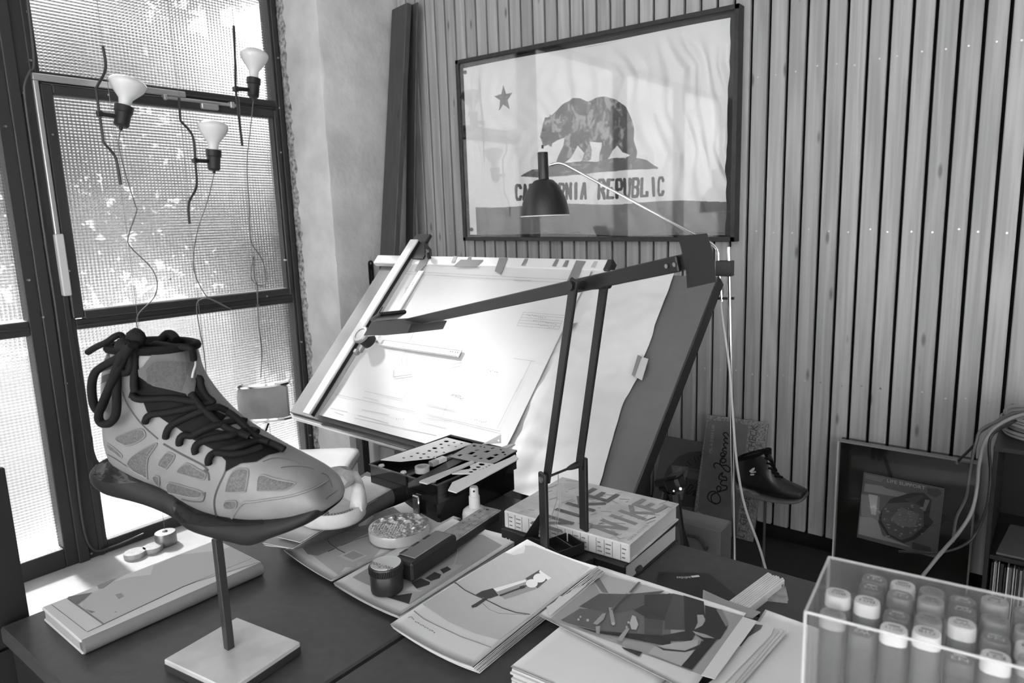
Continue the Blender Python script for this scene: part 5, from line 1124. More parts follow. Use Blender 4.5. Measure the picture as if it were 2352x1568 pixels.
# ------------------------------------------------------------ black mesh pouch
pb = onz(1418, 1305, DZ); K = pxm(pb)
M_mesh = bpy.data.materials.new('black_mesh'); M_mesh.use_nodes = True; nt = M_mesh.node_tree; bs = nt.nodes['Principled BSDF']; bs.inputs['Roughness'].default_value = .6
tc = nt.nodes.new('ShaderNodeTexCoord'); vo = nt.nodes.new('ShaderNodeTexVoronoi'); vo.inputs['Scale'].default_value = 260; nt.links.new(tc.outputs['Object'], vo.inputs['Vector'])
mr = nt.nodes.new('ShaderNodeMapRange'); mr.inputs[1].default_value = .2; mr.inputs[2].default_value = .6; mr.inputs[3].default_value = .006; mr.inputs[4].default_value = .06
nt.links.new(vo.outputs['Distance'], mr.inputs[0]); nt.links.new(mr.outputs[0], bs.inputs['Base Color'])
tM = thing('mesh_pouch', 'peaked black mesh pouch slumped in front of the thick books', 'pouch', pb)
rings = []
for (z, xa, xb, dp) in ((0, -52, 60, .030), (.012, -50, 56, .034), (.028, -36, 42, .030), (.045, -16, 28, .022), (.058, -2, 14, .012), (.064, 2, 8, .004)):
    c0 = pb+Vector((0, 0, z)); rings.append([c0+_r*((xa+xb)/2*K+(xb-xa)/2*K*math.cos(a))+Vector((-_r.y, _r.x, 0))*(dp*math.sin(a)+.003*math.sin(3*a+z*90)) for a in [2*math.pi*k/24 for k in range(24)]])
obj('body', MB().loft(rings), M_mesh, tM, smooth=70)
sm_ = MB().tube(spline([r[18]+Vector((0, 0, .001)) for r in rings], 3), .0022, 6); obj('seam', sm_, M_edge, tM)
obj('flap', MB().loft([[p+Vector((0, 0, 0)) for p in [pb+_r*(-56*K)+Vector((0, .01, .0)), pb+_r*(-20*K)+Vector((0, .0, .046)), pb+_r*(-19*K)+Vector((0, .002, .046)), pb+_r*(-55*K)+Vector((0, .012, 0))]], [pb+_r*(-60*K)+Vector((0, .04, .0)), pb+_r*(-10*K)+Vector((0, .035, .04)), pb+_r*(-9*K)+Vector((0, .037, .04)), pb+_r*(-59*K)+Vector((0, .042, 0))]]), M_dk, tM)
# ------------------------------------------------------------ portfolio book on the left desk
k0, k1, k2 = onz(96, 1394, .764), onz(184, 1470, .764), onz(596, 1287, .764); ku = (k1-k0).normalized(); kv = Vector((-ku.y, ku.x, 0)); KW = (k1-k0).length; KD = (k2-k1).dot(kv)
tO = thing('portfolio', 'flat pale portfolio book with a printed picture, left on the desk by the window', 'book', Vector((0, 0, DZ))+Vector(((k0+k2)/2).xy.to_3d()))
TO = frame(Vector((k0.x, k0.y, DZ)), ku, kv)
M_pf = mat('portfolio_grey', .48, .38)
obj('page_block', MB().bb(.003, KW-.003, .002, KD-.004, .002, .021, .0005, TO), mat('portfolio_pages', .30, .7), tO)
pf = MB().bb(0, KW, 0, KD, .019, .024, .0012, TO); sO = Surf(MB().bb(0, KW, 0, KD, .019, .024, 0, TO)); obj('cover', pf, M_pf, tO, label='pale cover with picture')
obj('back_cover', MB().bb(0, KW, 0, KD, .0, .004, .0012, TO), M_pf, tO)
obj('spine', MB().tube([TO @ Vector((KW-.001, .002, .012)), TO @ Vector((KW-.001, KD-.002, .012))], .0115, 12), mat('spine_grey', .16, .3), tO, label='rounded dark spine')
c5 = lambda L: pz(L, 5.6, 0, 1220)
for v, P in ((.36, [(830, 835), (1105, 660), (2352, 90), (2600, 0), (3330, 400), (2400, 690), (1330, 1195)]), (.14, [(1115, 665), (1400, 530), (1490, 585), (1200, 720)]), (.17, [(1250, 700), (1470, 590), (1500, 605), (1330, 735), (1270, 745)]), (.10, [(870, 850), (1080, 740), (1190, 790), (1080, 890), (985, 950)]), (.44, [(1100, 690), (1330, 715), (1340, 730), (1100, 700)]), (.42, [(1000, 950), (1200, 800), (1480, 640), (1510, 800), (1540, 860), (1280, 1010), (1090, 1000)]), (.20, [(1480, 820), (1560, 800), (1600, 840), (1530, 880)]), (.13, [(1100, 1010), (1230, 1040), (1180, 1060)]), (.13, [(1470, 1045), (1510, 1050), (1490, 1035)])):
    m = MB(); decal(m, sO, c5(P), .0004+.0001*(9-v*10), 60); obj('picture', m, ink(v), tO)
m = MB(); stroke(m, sO, c5([(870, 865), (1330, 1195)]), .0020); stroke(m, sO, c5([(610, 905), (1110, 1290)]), .0008); stroke(m, sO, c5([(1120, 1300), (2352, 720), (3300, 330)]), .0010); obj('print_line', m, ink(.10), tO)
# ------------------------------------------------------------ basketball shoe on its display stand
bz = .760; b0 = onz(527, 1488, bz)
tST = thing('display_stand', 'steel plate display stand with a thin rod, on the left desk', 'stand', (b0.x, b0.y, DZ))
s0, s1, s2 = onz(377, 1513, bz), onz(533, 1412, bz), onz(677, 1468, bz); xx = (s2-s1); yy = (s1-s0)
Ts = frame(s0, xx, yy); M_plate = mat('brushed_plate', .50, .4, metal=.25, noise=(14, .2))
obj('plate', MB().box((xx.length/2, yy.length/2*.99, -.0085), (xx.length, yy.length, .017), Ts, .0015), M_plate, tST)
obj('plate_edge', MB().box((xx.length/2, yy.length/2*.99, -.0125), (xx.length+.0012, yy.length+.0012, .013), Ts, .0015), mat('plate_edge', .03, .4), tST)
zt = min((abs(proj((b0.x, b0.y, z/1000))[1]-1236), z/1000) for z in range(800, 1100))[1]
obj('rod', MB().box((b0.x, b0.y, (bz+zt)/2), (.011, .011, zt-bz), None, .001), mat('rod_steel', .04, .4, metal=.3), tST)
# frame of the shoe: E1 towards the toe, E2 away from the camera, z up; pixels are read on planes E2 = const
PR = Vector((b0.x, b0.y, zt)); rh = Vector((RIGHT.x, RIGHT.y, 0)).normalized(); fh = Vector((FWD.x, FWD.y, 0)).normalized(); th = R(14)
E1 = rh*math.cos(th)-fh*math.sin(th); E2 = fh*math.cos(th)+rh*math.sin(th); E2 = -E2 if E2.dot(fh) < 0 else E2; Z3 = Vector((0, 0, 1))
def sp(u, v, o=0.): return onp(u, v, PR+E2*o, E2)
tSH = thing('basketball_shoe', 'grey high-top basketball shoe with black laces, raised on a rod', 'shoe', PR+Z3*.002)
def ring(Tp, Bp, w, n=36, ex=2.7, to=.0, bo=-.03, asym=0.):
    a = sp(Tp[0], Tp[1], to); b = sp(Bp[0], Bp[1], -w*.93); b = b-E2*((b-PR).dot(E2)); a = a-E2*((a-PR).dot(E2))
    c0 = (a+b)/2; ax = (a-b)/2; out = []
    for k in range(n):
        t = 2*math.pi*k/n; ct, st_ = math.cos(t), math.sin(t)
        f1_ = math.copysign(abs(ct)**(2/ex), ct); f2_ = math.copysign(abs(st_)**(2/ex), st_)
        ww = w*(1-.22*max(0, f1_)**1.5)
        out.append(c0+ax*f1_+E2*(ww*f2_+asym))
    return out
UP_ = [((750, 1118), (757, 1150), .010), ((742, 1098), (750, 1168), .026), ((724, 1080), (732, 1184), .038), ((698, 1064), (704, 1200), .0455), ((664, 1045), (660, 1214), .051), ((622, 1020), (602, 1222), .053), ((580, 993), (542, 1222), .0535), ((540, 962), (478, 1212), .051), ((508, 930), (415, 1186), .0475), ((482, 896), (345, 1142), .044), ((464, 868), (285, 1122), .044), ((455, 848), (233, 1096), .042), ((450, 832), (209, 1036), .040), ((447, 822), (204, 950), .040), ((444, 814), (202, 890), .040), ((440, 806), (209, 838), .040), ((437, 800), (222, 806), .039)]
rings = [ring(*r) for r in UP_]
def dense(rs, k=3):
    out = []
    for i in range(len(rs)-1):
        for j in range(k):
            t = j/k; p0, p1, p2, p3 = rs[max(i-1, 0)], rs[i], rs[i+1], rs[min(i+2, len(rs)-1)]
            out.append([.5*((2*b)+(c-a)*t+(2*a-5*b+4*c-d)*t*t+(3*b-a-3*c+d)*t**3) for a, b, c, d in zip(p0, p1, p2, p3)])
    out.append(rs[-1]); return out
up = MB(); DR = dense(rings); up.loft(DR, cap=False); up.f.append(tuple(range(36))); up.m.append(0)
M_up = mat('shoe_grey', .17, .42, noise=(26, .10)); sU = Surf(up)
upo = obj('upper', up, M_up, tSH, smooth=60)
M_lin = mat('lining_black', .005, .8, spec=.15)
top_ = DR[-1]; cin = sum(top_, Vector())/36
inn = [[cin+(p-cin)*.97 for p in top_], [cin+(p-cin)*.90+Z3*.003 for p in top_], [cin+(p-cin)*.80-Z3*.002 for p in top_], [cin+(p-cin)*.74-Z3*.03 for p in top_], [cin+(p-cin)*.5-Z3*.05 for p in top_]]
obj('collar_lining', MB().loft(inn), M_lin, tSH, smooth=60, label='padded black collar lining')
# soles
def sring(Tp, Bp, w, ex=3.6): return ring(Tp, Bp, w, 32, ex, -w*.93)
HE = [((206, 1078), (206, 1104), .014), ((212, 1066), (211, 1122), .027), ((232, 1058), (228, 1141), .036), ((258, 1062), (252, 1151), .039), ((285, 1080), (285, 1158), .040), ((318, 1100), (325, 1168), .038), ((352, 1113), (360, 1181), .037), ((386, 1130), (392, 1196), .039), ((402, 1148), (408, 1208), .040)]
FO = [((392, 1150), (398, 1172), .036), ((402, 1150), (405, 1200), .043), ((430, 1166), (432, 1226), .0475), ((470, 1180), (480, 1243), .0515), ((520, 1188), (530, 1256), .054), ((565, 1189), (565, 1264), .0545), ((605, 1187), (605, 1249), .054), ((650, 1182), (650, 1232), .0515), ((694, 1171), (692, 1214), .0455), ((720, 1162), (717, 1199), .038), ((738, 1152), (736, 1186), .027), ((746, 1146), (744, 1174), .012)]
M_sole = mat('sole_dark', .013, .5, spec=.25); M_sole2 = mat('sole_gloss', .005, .25, spec=.35)
hs, fsb = MB().loft(dense([sring(*r) for r in HE])), MB().loft(dense([sring(*r) for r in FO]))
sH, sF2 = Surf(hs), Surf(fsb)
heo = obj('heel_sole', hs, M_sole, tSH, smooth=60); foo = obj('fore_sole', fsb, M_sole, tSH, smooth=60)
px1 = lambda L: pz(L, 7.127, 180, 960); px2 = lambda L: pz(L, 4.9, 440, 960); px0 = lambda L: pz(L, 6.03, 180, 740)
m = MB(); decal(m, sH, px1([(225, 840), (290, 745), (400, 695), (520, 690), (640, 740), (760, 830), (860, 930), (1000, 1010), (1080, 1040), (900, 1062), (600, 1068), (430, 1040), (320, 1000), (240, 930)]), .0008, 14); obj('heel_pad', m, M_sole2, heo, label='glossy black heel pad')
m = MB(); decal(m, sF2, pz([(395, 1142), (410, 1152), (450, 1178), (520, 1187), (596, 1187), (606, 1196), (604, 1204), (560, 1208), (470, 1209), (420, 1200), (400, 1180)], 1, 0, 0), .0008, 14); obj('gloss_band', m, M_sole2, foo, label='glossy black band')
obj('heel_tab', MB().loft([ [sp(u, v, o) for o in (-.02, .02)]+[sp(u+w, v+2, o) for o in (.02, -.02)] for u, v, w in ((204, 1000, 8), (203, 1030, 12), (207, 1052, 16), (216, 1066, 16))]), M_sole2, tSH)
# mesh windows sunk in the upper, seams and edges
M_win = mat('shoe_mesh', .085, .6, noise=(380, .4)); M_seam = mat('shoe_seam', .05, .6); M_wind = mat('shoe_mesh_dark', .045, .6, noise=(300, .4))
WN = [px1([(615, 330), (640, 295), (820, 225), (980, 180), (1060, 190), (1100, 250), (1090, 310), (960, 400), (820, 445), (740, 430), (640, 375)]),
      px1([(805, 745), (850, 660), (960, 570), (1100, 490), (1260, 415), (1295, 420), (1230, 520), (1150, 640), (1125, 800), (1130, 970), (1060, 940), (930, 870), (840, 800)]),
      px1([(1320, 740), (1340, 690), (1440, 575), (1500, 562), (1580, 605), (1560, 680), (1500, 760), (1450, 825), (1380, 800), (1330, 780)]),
      px1([(1625, 850), (1680, 790), (1770, 742), (1830, 750), (1960, 830), (2085, 905), (2060, 1000), (1950, 980), (1760, 930), (1640, 895)]),
      px1([(1455, 1130), (1465, 1080), (1500, 1050), (1570, 1060), (1800, 1130), (2025, 1200), (2005, 1290), (1830, 1290), (1600, 1240), (1490, 1215)]),
      px1([(1235, 960), (1265, 935), (1320, 950), (1335, 990), (1330, 1100), (1280, 1065), (1240, 1010)]),
      px1([(475, 430), (490, 412), (560, 460), (660, 545), (720, 610), (700, 640), (600, 560), (520, 510)]),
      px2([(385, 820), (400, 740), (440, 640), (500, 580), (570, 568), (640, 590), (630, 700), (615, 800), (590, 828), (420, 832)]),
      px2([(740, 800), (748, 680), (780, 645), (830, 645), (950, 690), (1150, 730), (1160, 748), (1040, 812), (770, 815)]),
      px2([(365, 980), (380, 940), (420, 930), (500, 930), (513, 960), (495, 1010), (450, 1022), (385, 1015)])]
for i, P in enumerate(WN):
    m = MB(); decal(m, sU, P, .0007, 9); obj('mesh_window', m, M_win, upo)
    m = MB(); H = [sU.hit(u, v, .0010) for u, v in spline([(a, b, 0) for a, b in P+P[:1]], 3).__iter__() and [(p.x, p.y) for p in spline([(a, b, 0) for a, b in P+P[:1]], 3)]]
    H = [h for h in H if h is not None]
    if len(H) > 3: m.tube(H, .0009, 5); obj('window_edge', m, M_up, upo)
for P in (px0([(60, 390)]),): pass
hb = [px0(L) for L in ([(100, 880), (200, 790), (230, 840), (165, 960)], [(250, 770), (480, 690), (470, 790), (260, 870)], [(95, 890), (160, 840), (160, 950), (100, 990)], [(240, 1030), (440, 940), (430, 1080), (300, 1160)], [(110, 1130), (180, 1090), (200, 1190), (130, 1230)], [(300, 500), (430, 430), (440, 510), (330, 570)], [(330, 610), (480, 560), (470, 640), (330, 690)])]
for P in hb:
    m = MB(); decal(m, sU, P, .0008, 9)
    if m.v: obj('heel_stripe', m, M_wind, upo)
for P, w in ((px0([(625, 960), (660, 1080), (740, 1220), (860, 1380), (1000, 1520)])+px1([(1100, 150), (1200, 240), (1315, 340)]), .0016), (px1([(1400, 415), (1650, 560), (1900, 690), (2050, 770), (2130, 850)])+px2([(150, 580), (195, 620), (205, 700)]), .0026), (px2([(400, 500), (385, 600), (320, 740), (275, 860), (262, 960), (275, 1060), (290, 1100)]), .0024), (px2([(-110, 905), (0, 930), (120, 935), (150, 900), (160, 830)]), .0018), (px1([(400, 540), (600, 650), (800, 780), (1000, 900), (1160, 990)]), .0012), (px2([(800, 495), (900, 460), (1000, 455), (1120, 480), (1230, 520)]), .0012), (px2([(1005, 562), (1120, 548), (1280, 555), (1380, 585)]), .0012), (px2([(1460, 625), (1510, 640), (1550, 690), (1580, 780)]), .0012)):
    m = MB(); stroke(m, sU, [(p.x, p.y) for p in spline([(a, b, 0) for a, b in P], 4)], w, .0009, 6); obj('seam', m, M_seam, upo)
rd = [sU.hit(u, v, .0005) for u, v in [(p.x, p.y) for p in spline([(a, b, 0) for a, b in px2([(455, 1120), (520, 1020), (600, 950), (700, 940), (860, 915), (1100, 880), (1320, 815), (1480, 735), (1530, 690)])], 5)]]
obj('toe_rand', MB().tube([h for h in rd if h is not None], .0016, 6), M_up, upo, label='raised toe rand')
# tongue and its black lining
tq = [px0(L) for L in ([(850, 650), (920, 600), (1060, 405), (1560, 400), (1600, 560), (1605, 1000), (1520, 1030), (1490, 990), (1050, 870), (860, 740)],)]
m = MB(); decal(m, sU, tq[0], .004, 9); obj('tongue', m, mat('tongue_grey', .055, .5), tSH, smooth=60, label='grey tongue front')
m = MB(); decal(m, sU, px0([(970, 640), (1060, 540), (1300, 525), (1520, 560), (1525, 640), (1440, 960), (1200, 900), (980, 830)]), .0048, 9); obj('tongue_mesh', m, mat('tongue_mesh', .04, .6, noise=(420, .35)), tSH)
tl = [sU.hit(u, v, .004) for u, v in px0([(1575, 430), (1590, 500), (1590, 600), (1575, 700), (1560, 780)])]; tl = [h for h in tl if h is not None]
if len(tl) > 2: obj('tongue_edge', MB().tube(tl, .0016, 6), mat('tongue_edge', .45, .35), tSH, label='pale tongue edge')
# black facing under the laces, then the laces
m = MB(); decal(m, sU, px0([(740, 900), (850, 640), (860, 740), (1050, 870), (1490, 990), (1600, 1030), (1640, 720), (1720, 850), (1740, 960), (1850, 1100), (1900, 1230), (2050, 1300)])+px2([(260, 130), (540, 170), (700, 250), (900, 320), (1000, 390), (860, 420), (730, 495), (560, 510), (390, 600), (390, 480), (280, 370), (160, 310), (0, 230)])+px0([(1380, 1460), (1250, 1390), (1130, 1310), (960, 1240), (900, 1080), (700, 1040)]), .0012, 10)
obj('facing', m, mat('facing_black', .005, .7, spec=.15), tSH, label='black facing between the eyelets')
M_lace = mat('lace_black', .006, .75, spec=.2)
def lace(pts, w=.0058, off=.004, flat=.45):
    H = [sU.hit(p.x, p.y, off+.002*math.sin(i*.7)) for i, p in enumerate(spline([(a, b, 0) for a, b in pts], 4))]; H = [h for h in H if h is not None]
    if len(H) > 2: obj('lace', MB().tube(H, w*.80, 8, flat=1), M_lace, tSH, smooth=70)
for L_ in ([(340, 968), (352, 952), (380, 948), (430, 940), (470, 930), (487, 925)], [(386, 1003), (400, 975), (440, 955), (490, 940), (520, 945)], [(417, 1020), (425, 1000), (445, 1000), (480, 985), (540, 968), (560, 975)], [(454, 1040), (458, 1020), (480, 1010), (530, 1005), (570, 990), (588, 1000)], [(484, 1065), (490, 1045), (510, 1035), (550, 1030), (590, 1015), (615, 1025)], [(500, 1040), (545, 1045), (600, 1030)], [(440, 905), (480, 955), (530, 990), (570, 1010)], [(310, 905), (330, 915), (400, 915), (450, 925)], [(452, 870), (460, 890), (475, 915), (487, 930)], [(520, 950), (560, 985), (600, 1012), (650, 1040)]): lace(L_)
# the bow: loops hanging down the near side, knot and tips
def hang(pts, o, w=.0064): obj('lace', MB().tube(spline([sp(u, v, o+.004*math.sin(i*1.3)) for i, (u, v) in enumerate(pts)], 5), w*.85, 8), M_lace, tSH, smooth=70)
hang(px0([(760, 300), (560, 480), (320, 620), (220, 720), (185, 900), (210, 1120), (270, 1220), (320, 1180), (430, 900), (560, 560), (700, 320)]), -.050)
hang(px0([(740, 320), (560, 640), (530, 900), (530, 1180), (500, 1320), (420, 1400), (320, 1395), (280, 1300), (330, 1130), (450, 860), (620, 520), (720, 350)]), -.052)
hang(px0([(740, 280), (640, 230), (580, 175), (500, 200), (400, 270), (250, 340), (130, 415)]), -.030, .005)
hang(px0([(780, 280), (780, 500), (775, 700), (770, 880), (790, 960)]), -.044, .0060)
hang(px0([(800, 300), (1000, 330), (1080, 300), (1300, 330), (1540, 360), (1590, 420), (1600, 520)]), -.012, .0050)
hang(px0([(1150, 240), (1240, 160), (1320, 190), (1360, 250)]), .020, .007)
hang(px0([(690, 330), (720, 560), (690, 680), (600, 700)]), -.048, .006)
obj('lace_knot', MB().ico(sp(*px0([(800, 230)])[0], -.030), .0135, 2, .12, (1.2, .8, 1.1), random.Random(3)), M_lace, tSH, smooth=70)
obj('lace_knot', MB().ico(sp(*px0([(640, 340)])[0], -.040), .0125, 2, .15, (1.3, .8, .9), random.Random(4)), M_lace, tSH, smooth=70)
rim = [cin+(p-cin)*1.0+Z3*.002 for p in top_]; obj('collar_rim', MB().tube(rim, .006, 8, closed=True), M_lin, tSH)
# ------------------------------------------------------------ things along the foot of the slat wall
M_plat = mat('platform_black', .003, .8)
o = tag(obj('added_platform', MB().bb(-1.55, 1.2, 2.12, 2.64, FL, .052, .004), M_plat), 'low black platform added to darken the floor along the slat wall', 'platform'); rebase(o, (-.2, 2.2, FL))  # black slab added so the floor before the slats comes out dark
PZ = .052; q8 = lambda L: pz(L, 4.2375, 1480, 940)
# sign boards leaning on the wall
def board_on(name, label, cat, px, P, n, th, m):
    t = thing(name, label, cat, P); n = Vector(n).normalized(); xh = n.cross(Vector((0, 0, 1))); xh = xh if xh.x > 0 else -xh; T = frame(P, xh, Vector((0, 0, 1))-n*n.z)
    Ti = T.inverted(); poly = [(Ti @ onp(u, v, P, n)) for u, v in px]; z = T.to_3x3() @ Vector((0, 0, 1)); sg = 1 if z.y > 0 else -1
    obj('panel', MB().prism([(p.x, p.y) for p in poly], 0, sg*th, T), m, t); return t, T, n
M_sgn = mat('sign_grey', .14, .6, noise=(20, .1)); M_sgb = mat('sign_border', .22, .7, noise=(140, .55)); M_ink = mat('sign_ink', .006, .6)
PB = Vector((-1.0, 2.555, PZ)); nB = Vector((0, -1, .08))
br_, tr_ = onp(1728, 1272, PB, nB), None
tB1, TB1, nB = board_on('sign_board', 'grey sign board with a jeans brand in script, leaning on the wall', 'sign', q8([(610, 55), (1190, 130), (1203, 150), (1040, 1400), (900, 1380), (485, 985)]), PB, nB, .012, M_sgb)
fb = lambda L, off=.0008: [onp(u, v, PB+nB*off, nB) for u, v in q8(L)]
m = MB(); m.flat(fb([(630, 105), (850, 118), (1000, 150), (1012, 180), (935, 800), (905, 1240), (510, 980), (520, 960), (545, 700), (600, 200), (615, 120)])); obj('field', m, M_sgn, tB1, label='smooth grey field of the sign')
def script(mb, L, w, P, n, sc=4.2375, ox=1480, oy=940, k=6, off=.0018):
    pts = [(p.x, p.y) for p in spline([(a, b, 0) for a, b in L], k)]; ribbon(mb, [onp(ox+a/sc, oy+b/sc, P+n*off, n) for a, b in pts], w, n)
m = MB()
for L_ in ([(700, 915), (640, 895), (615, 850), (640, 805), (690, 800), (735, 850), (735, 900), (700, 918), (670, 910), (650, 870), (660, 830), (700, 810), (735, 790), (745, 760), (720, 745), (705, 765), (720, 800), (760, 790), (800, 775), (800, 745), (760, 738), (740, 720), (760, 690), (800, 690), (795, 660), (765, 655), (750, 640)],
           [(750, 640), (765, 615), (740, 630), (725, 670), (760, 690)], [(690, 575), (675, 540), (700, 520), (740, 540), (790, 595), (825, 605), (835, 575), (800, 545), (745, 540), (740, 490), (780, 480), (795, 500), (765, 520), (745, 500), (755, 470), (785, 455), (770, 420), (745, 430), (750, 455), (790, 440), (795, 410), (760, 400), (775, 375), (800, 380), (770, 345), (790, 325), (815, 335), (775, 300), (790, 280), (812, 290), (775, 255), (770, 235), (795, 225), (815, 245), (825, 260)]):
    script(m, L_, .0052, PB, nB)
obj('script_lettering', m, M_ink, tB1, label='black handwritten brand name')
def upword(par, txt, a, b, hgt, mm, P=PB, n=nB, off=.0016):
    A, B = [onp(u, v, P+n*off, n) for u, v in q8([a, b])]; xd = (B-A).normalized(); m = MB(); word(m, txt, A, xd, n.cross(xd), width=(B-A).length, height=hgt); obj('lettering', m, mm, par)
upword(tB1, 'PJL 6-2303 UK', (655, 425), (685, 150), .012, mat('ink_pale', .35, .6))
upword(tB1, 'CHECK', (1065, 430), (1105, 160), .028, mat('ink_mid', .05, .6)); upword(tB1, 'CELT GRADE', (955, 1360), (1030, 850), .028, mat('ink_mid', .05, .6))
PB2 = Vector((-1.2, 2.60, PZ)); nB2 = Vector((0, -1, .05)).normalized()
tB2, TB2_, nB2 = board_on('sign_board', 'grey sign board with a dial scale, leaning behind the script sign', 'sign', q8([(185, 258), (600, 330), (520, 1050), (60, 960)]), PB2, nB2, .010, mat('sign_grey2', .12, .5))
g2 = lambda L, off=.0008: [onp(u, v, PB2+nB2*off, nB2) for u, v in q8(L)]
m = MB(); m.flat(g2([(180, 680), (230, 560), (330, 460), (440, 415), (560, 405), (560, 960), (240, 930)])); obj('dial_face', m, mat('dial_dark', .055, .5), tB2)
m = MB()
for i in range(11):
    a = R(100+i*7.5); c0 = (600, 720); p = [(c0[0]+r*math.cos(a)*1.0, c0[1]-r*math.sin(a)) for r in (285, 235 if i % 2 else 225)]; ribbon(m, g2(p, .0016), .004 if i % 2 == 0 else .002, nB2)
obj('scale_ticks', m, M_ink, tB2)
m = MB(); m.flat(g2([(260, 540), (430, 560), (370, 880), (320, 870)], .0018)); obj('label', m, mat('label_pale', .20, .5, noise=(60, .4)), tB2)
m = MB(); m.flat(g2([(430, 570), (540, 585), (525, 690), (415, 670)], .0018)); lb_ = obj('label', m, mat('label_grey', .11, .5), tB2); m = MB()
A, B = g2([(432, 605), (530, 620)], .0024); xd = (B-A).normalized(); word(m, 'CERTIFICATE', A, xd, nB2.cross(xd) if nB2.cross(xd).z > 0 else xd.cross(nB2), width=(B-A).length, height=.011); obj('lettering', m, M_ink, lb_)
m = MB(); script(m, [(405, 800), (440, 740), (465, 735), (470, 760), (430, 800), (400, 815), (440, 820), (465, 800), (495, 795), (490, 815), (470, 830), (495, 835)], .005, PB2, nB2); obj('script_lettering', m, M_ink, tB2)
# grey case and black clamp on a tripod
c0 = ony(1655, 1220, 1.80); c1 = onz(1684, 1196, c0.z); c2 = ony(1545, 1180, 1.80)
o = thing('grey_case', 'grey hard case with a wire handle, half hidden behind the thick books', 'case', (c0.x-.15, 1.95, FL))
obj('shell', MB().bb(c0.x-.34, c0.x, 1.80, min(c1.y, 2.11), FL, c0.z, .004), mat('case_grey', .15, .6), o)
obj('handle', MB().tube(spline([ony(u, v, 1.792) for u, v in q8([(420, 1225), (500, 1240), (560, 1290), (595, 1360), (610, 1340)])], 4), .005, 8), mat('handle_grey', .05, .4), o)
YT = 1.62; y8 = lambda a, b, y=YT: ony(1480+a/4.2375, 940+b/4.2375, y)
tt0 = y8(270, 700); tT2 = thing('clamp_tripod', 'black clamp head on a thin tripod behind the thick books', 'tripod', (tt0.x, YT, FL))
K = pxm(tt0)/4.2375
T = frame(y8(300, 715), y8(390, 690)-y8(230, 720), (0, 0, 1))
bm2 = MB().box((0, 0, 0), (160*K, 150*K, .05), T, .008); obj('head', bm2, M_dk, tT2)
obj('head_cap', MB().box((20*K, 70*K, 0), (150*K, 30*K, .045), T, .006), M_dk, tT2)
obj('clamp_jaw', MB().cyl(y8(120, 720), y8(220, 700), 38*K, 14).cyl(y8(150, 770), y8(290, 780), 22*K, 12), M_dk, tT2)
obj('knob', MB().cyl(y8(348, 772, YT-.03), y8(352, 772, YT-.05), 14*K, 12), M_screw, tT2, label='bright screw knob'); obj('knob', MB().cyl(y8(283, 793, YT-.03), y8(286, 793, YT-.04), 9*K, 10), M_screw, tT2, label='bright small knob')
obj('arm', MB().tube([y8(350, 770), y8(420, 730), y8(410, 660)], 14*K, 8), M_dk, tT2)
for (a, b, y2) in (((310, 830), (450, 1330), 1.45), ((210, 800), (150, 1330), 1.5), ((250, 800), (300, 1330), 1.85)):
    A, B = y8(*a), y8(b[0], b[1], YT) ; d = (B-A); d = d*((FL-A.z)/d.z)*1.0; E_ = Vector((A.x+d.x*.9, y2, FL+.01)); obj('leg', MB().tube([A, E_], [.011, .008], 8), M_dk, tT2)
# sneaker on a stand
YS = 2.28; tSN = thing('sneaker', 'black mid-top sneaker with a grey sole, up on a thin stand', 'shoe', ony(1757, 1150, YS))
def s8(a, b): return ony(1480+a/4.2375, 940+b/4.2375, YS)
def sr(Tp, Bp, w, n=26, ex=2.6):
    a, b = s8(*Tp), s8(*Bp); c0 = (a+b)/2; ax = (a-b)/2
    return [c0+ax*math.copysign(abs(math.cos(t))**(2/ex), math.cos(t))+Vector((0, w*math.copysign(abs(math.sin(t))**(2/ex), math.sin(t))*(1-.25*max(0, math.cos(t))), 0)) for t in [2*math.pi*k/n for k in range(n)]]
uu = MB(); dr_ = dense([sr(*r) for r in (((1575, 800), (1580, 830), .012), ((1550, 775), (1560, 850), .03), ((1500, 750), (1500, 855), .038), ((1440, 725), (1430, 850), .042), ((1370, 690), (1340, 840), .043), ((1310, 640), (1200, 810), .040), ((1270, 580), (1080, 780), .037), ((1262, 530), (970, 750), .034), ((1246, 480), (895, 690), .033), ((1228, 445), (885, 600), .033), ((1212, 425), (900, 530), .034), ((1195, 408), (915, 478), .034))]); uu.loft(dr_)
M_sn = mat('sneaker_black', .008, .35, coat=.2); sSn = Surf(uu); uo2 = obj('upper', uu, M_sn, tSN, smooth=60)
sl_ = MB().loft(dense([sr(*r, ex=4) for r in (((897, 700), (900, 760), .014), ((915, 715), (915, 790), .032), ((990, 755), (980, 815), .037), ((1100, 795), (1090, 840), .039), ((1250, 830), (1240, 868), .043), ((1400, 848), (1390, 885), .045), ((1500, 848), (1500, 888), .042), ((1560, 830), (1560, 872), .034), ((1584, 800), (1584, 850), .016))]))
so3 = obj('sole', sl_, mat('sneaker_sole', .10, .5), tSN, smooth=60, label='grey sole'); sSl = Surf(sl_)
m = MB(); decal(m, sSl, q8([(905, 775), (955, 735), (1050, 775), (1125, 838), (1060, 830), (1000, 790), (960, 795)]), .001, 12); obj('sole_patch', m, mat('sole_pale', .26, .5), so3)
m = MB(); decal(m, sSn, q8([(1325, 740), (1340, 700), (1440, 735), (1540, 790), (1520, 840), (1300, 800)]), .0008, 10); obj('toe_cap', m, mat('toe_suede', .016, .7), uo2)
m = MB(); decal(m, sSn, q8([(1020, 600), (1055, 570), (1075, 565), (1070, 590), (1050, 605), (1085, 600), (1088, 612), (1040, 618)]), .001, 8); decal(m, sSn, q8([(1030, 628), (1070, 625), (1068, 640), (1035, 642)]), .001, 8); obj('emblem', m, mat('emblem_pale', .5, .4), uo2, label='small pale emblem')
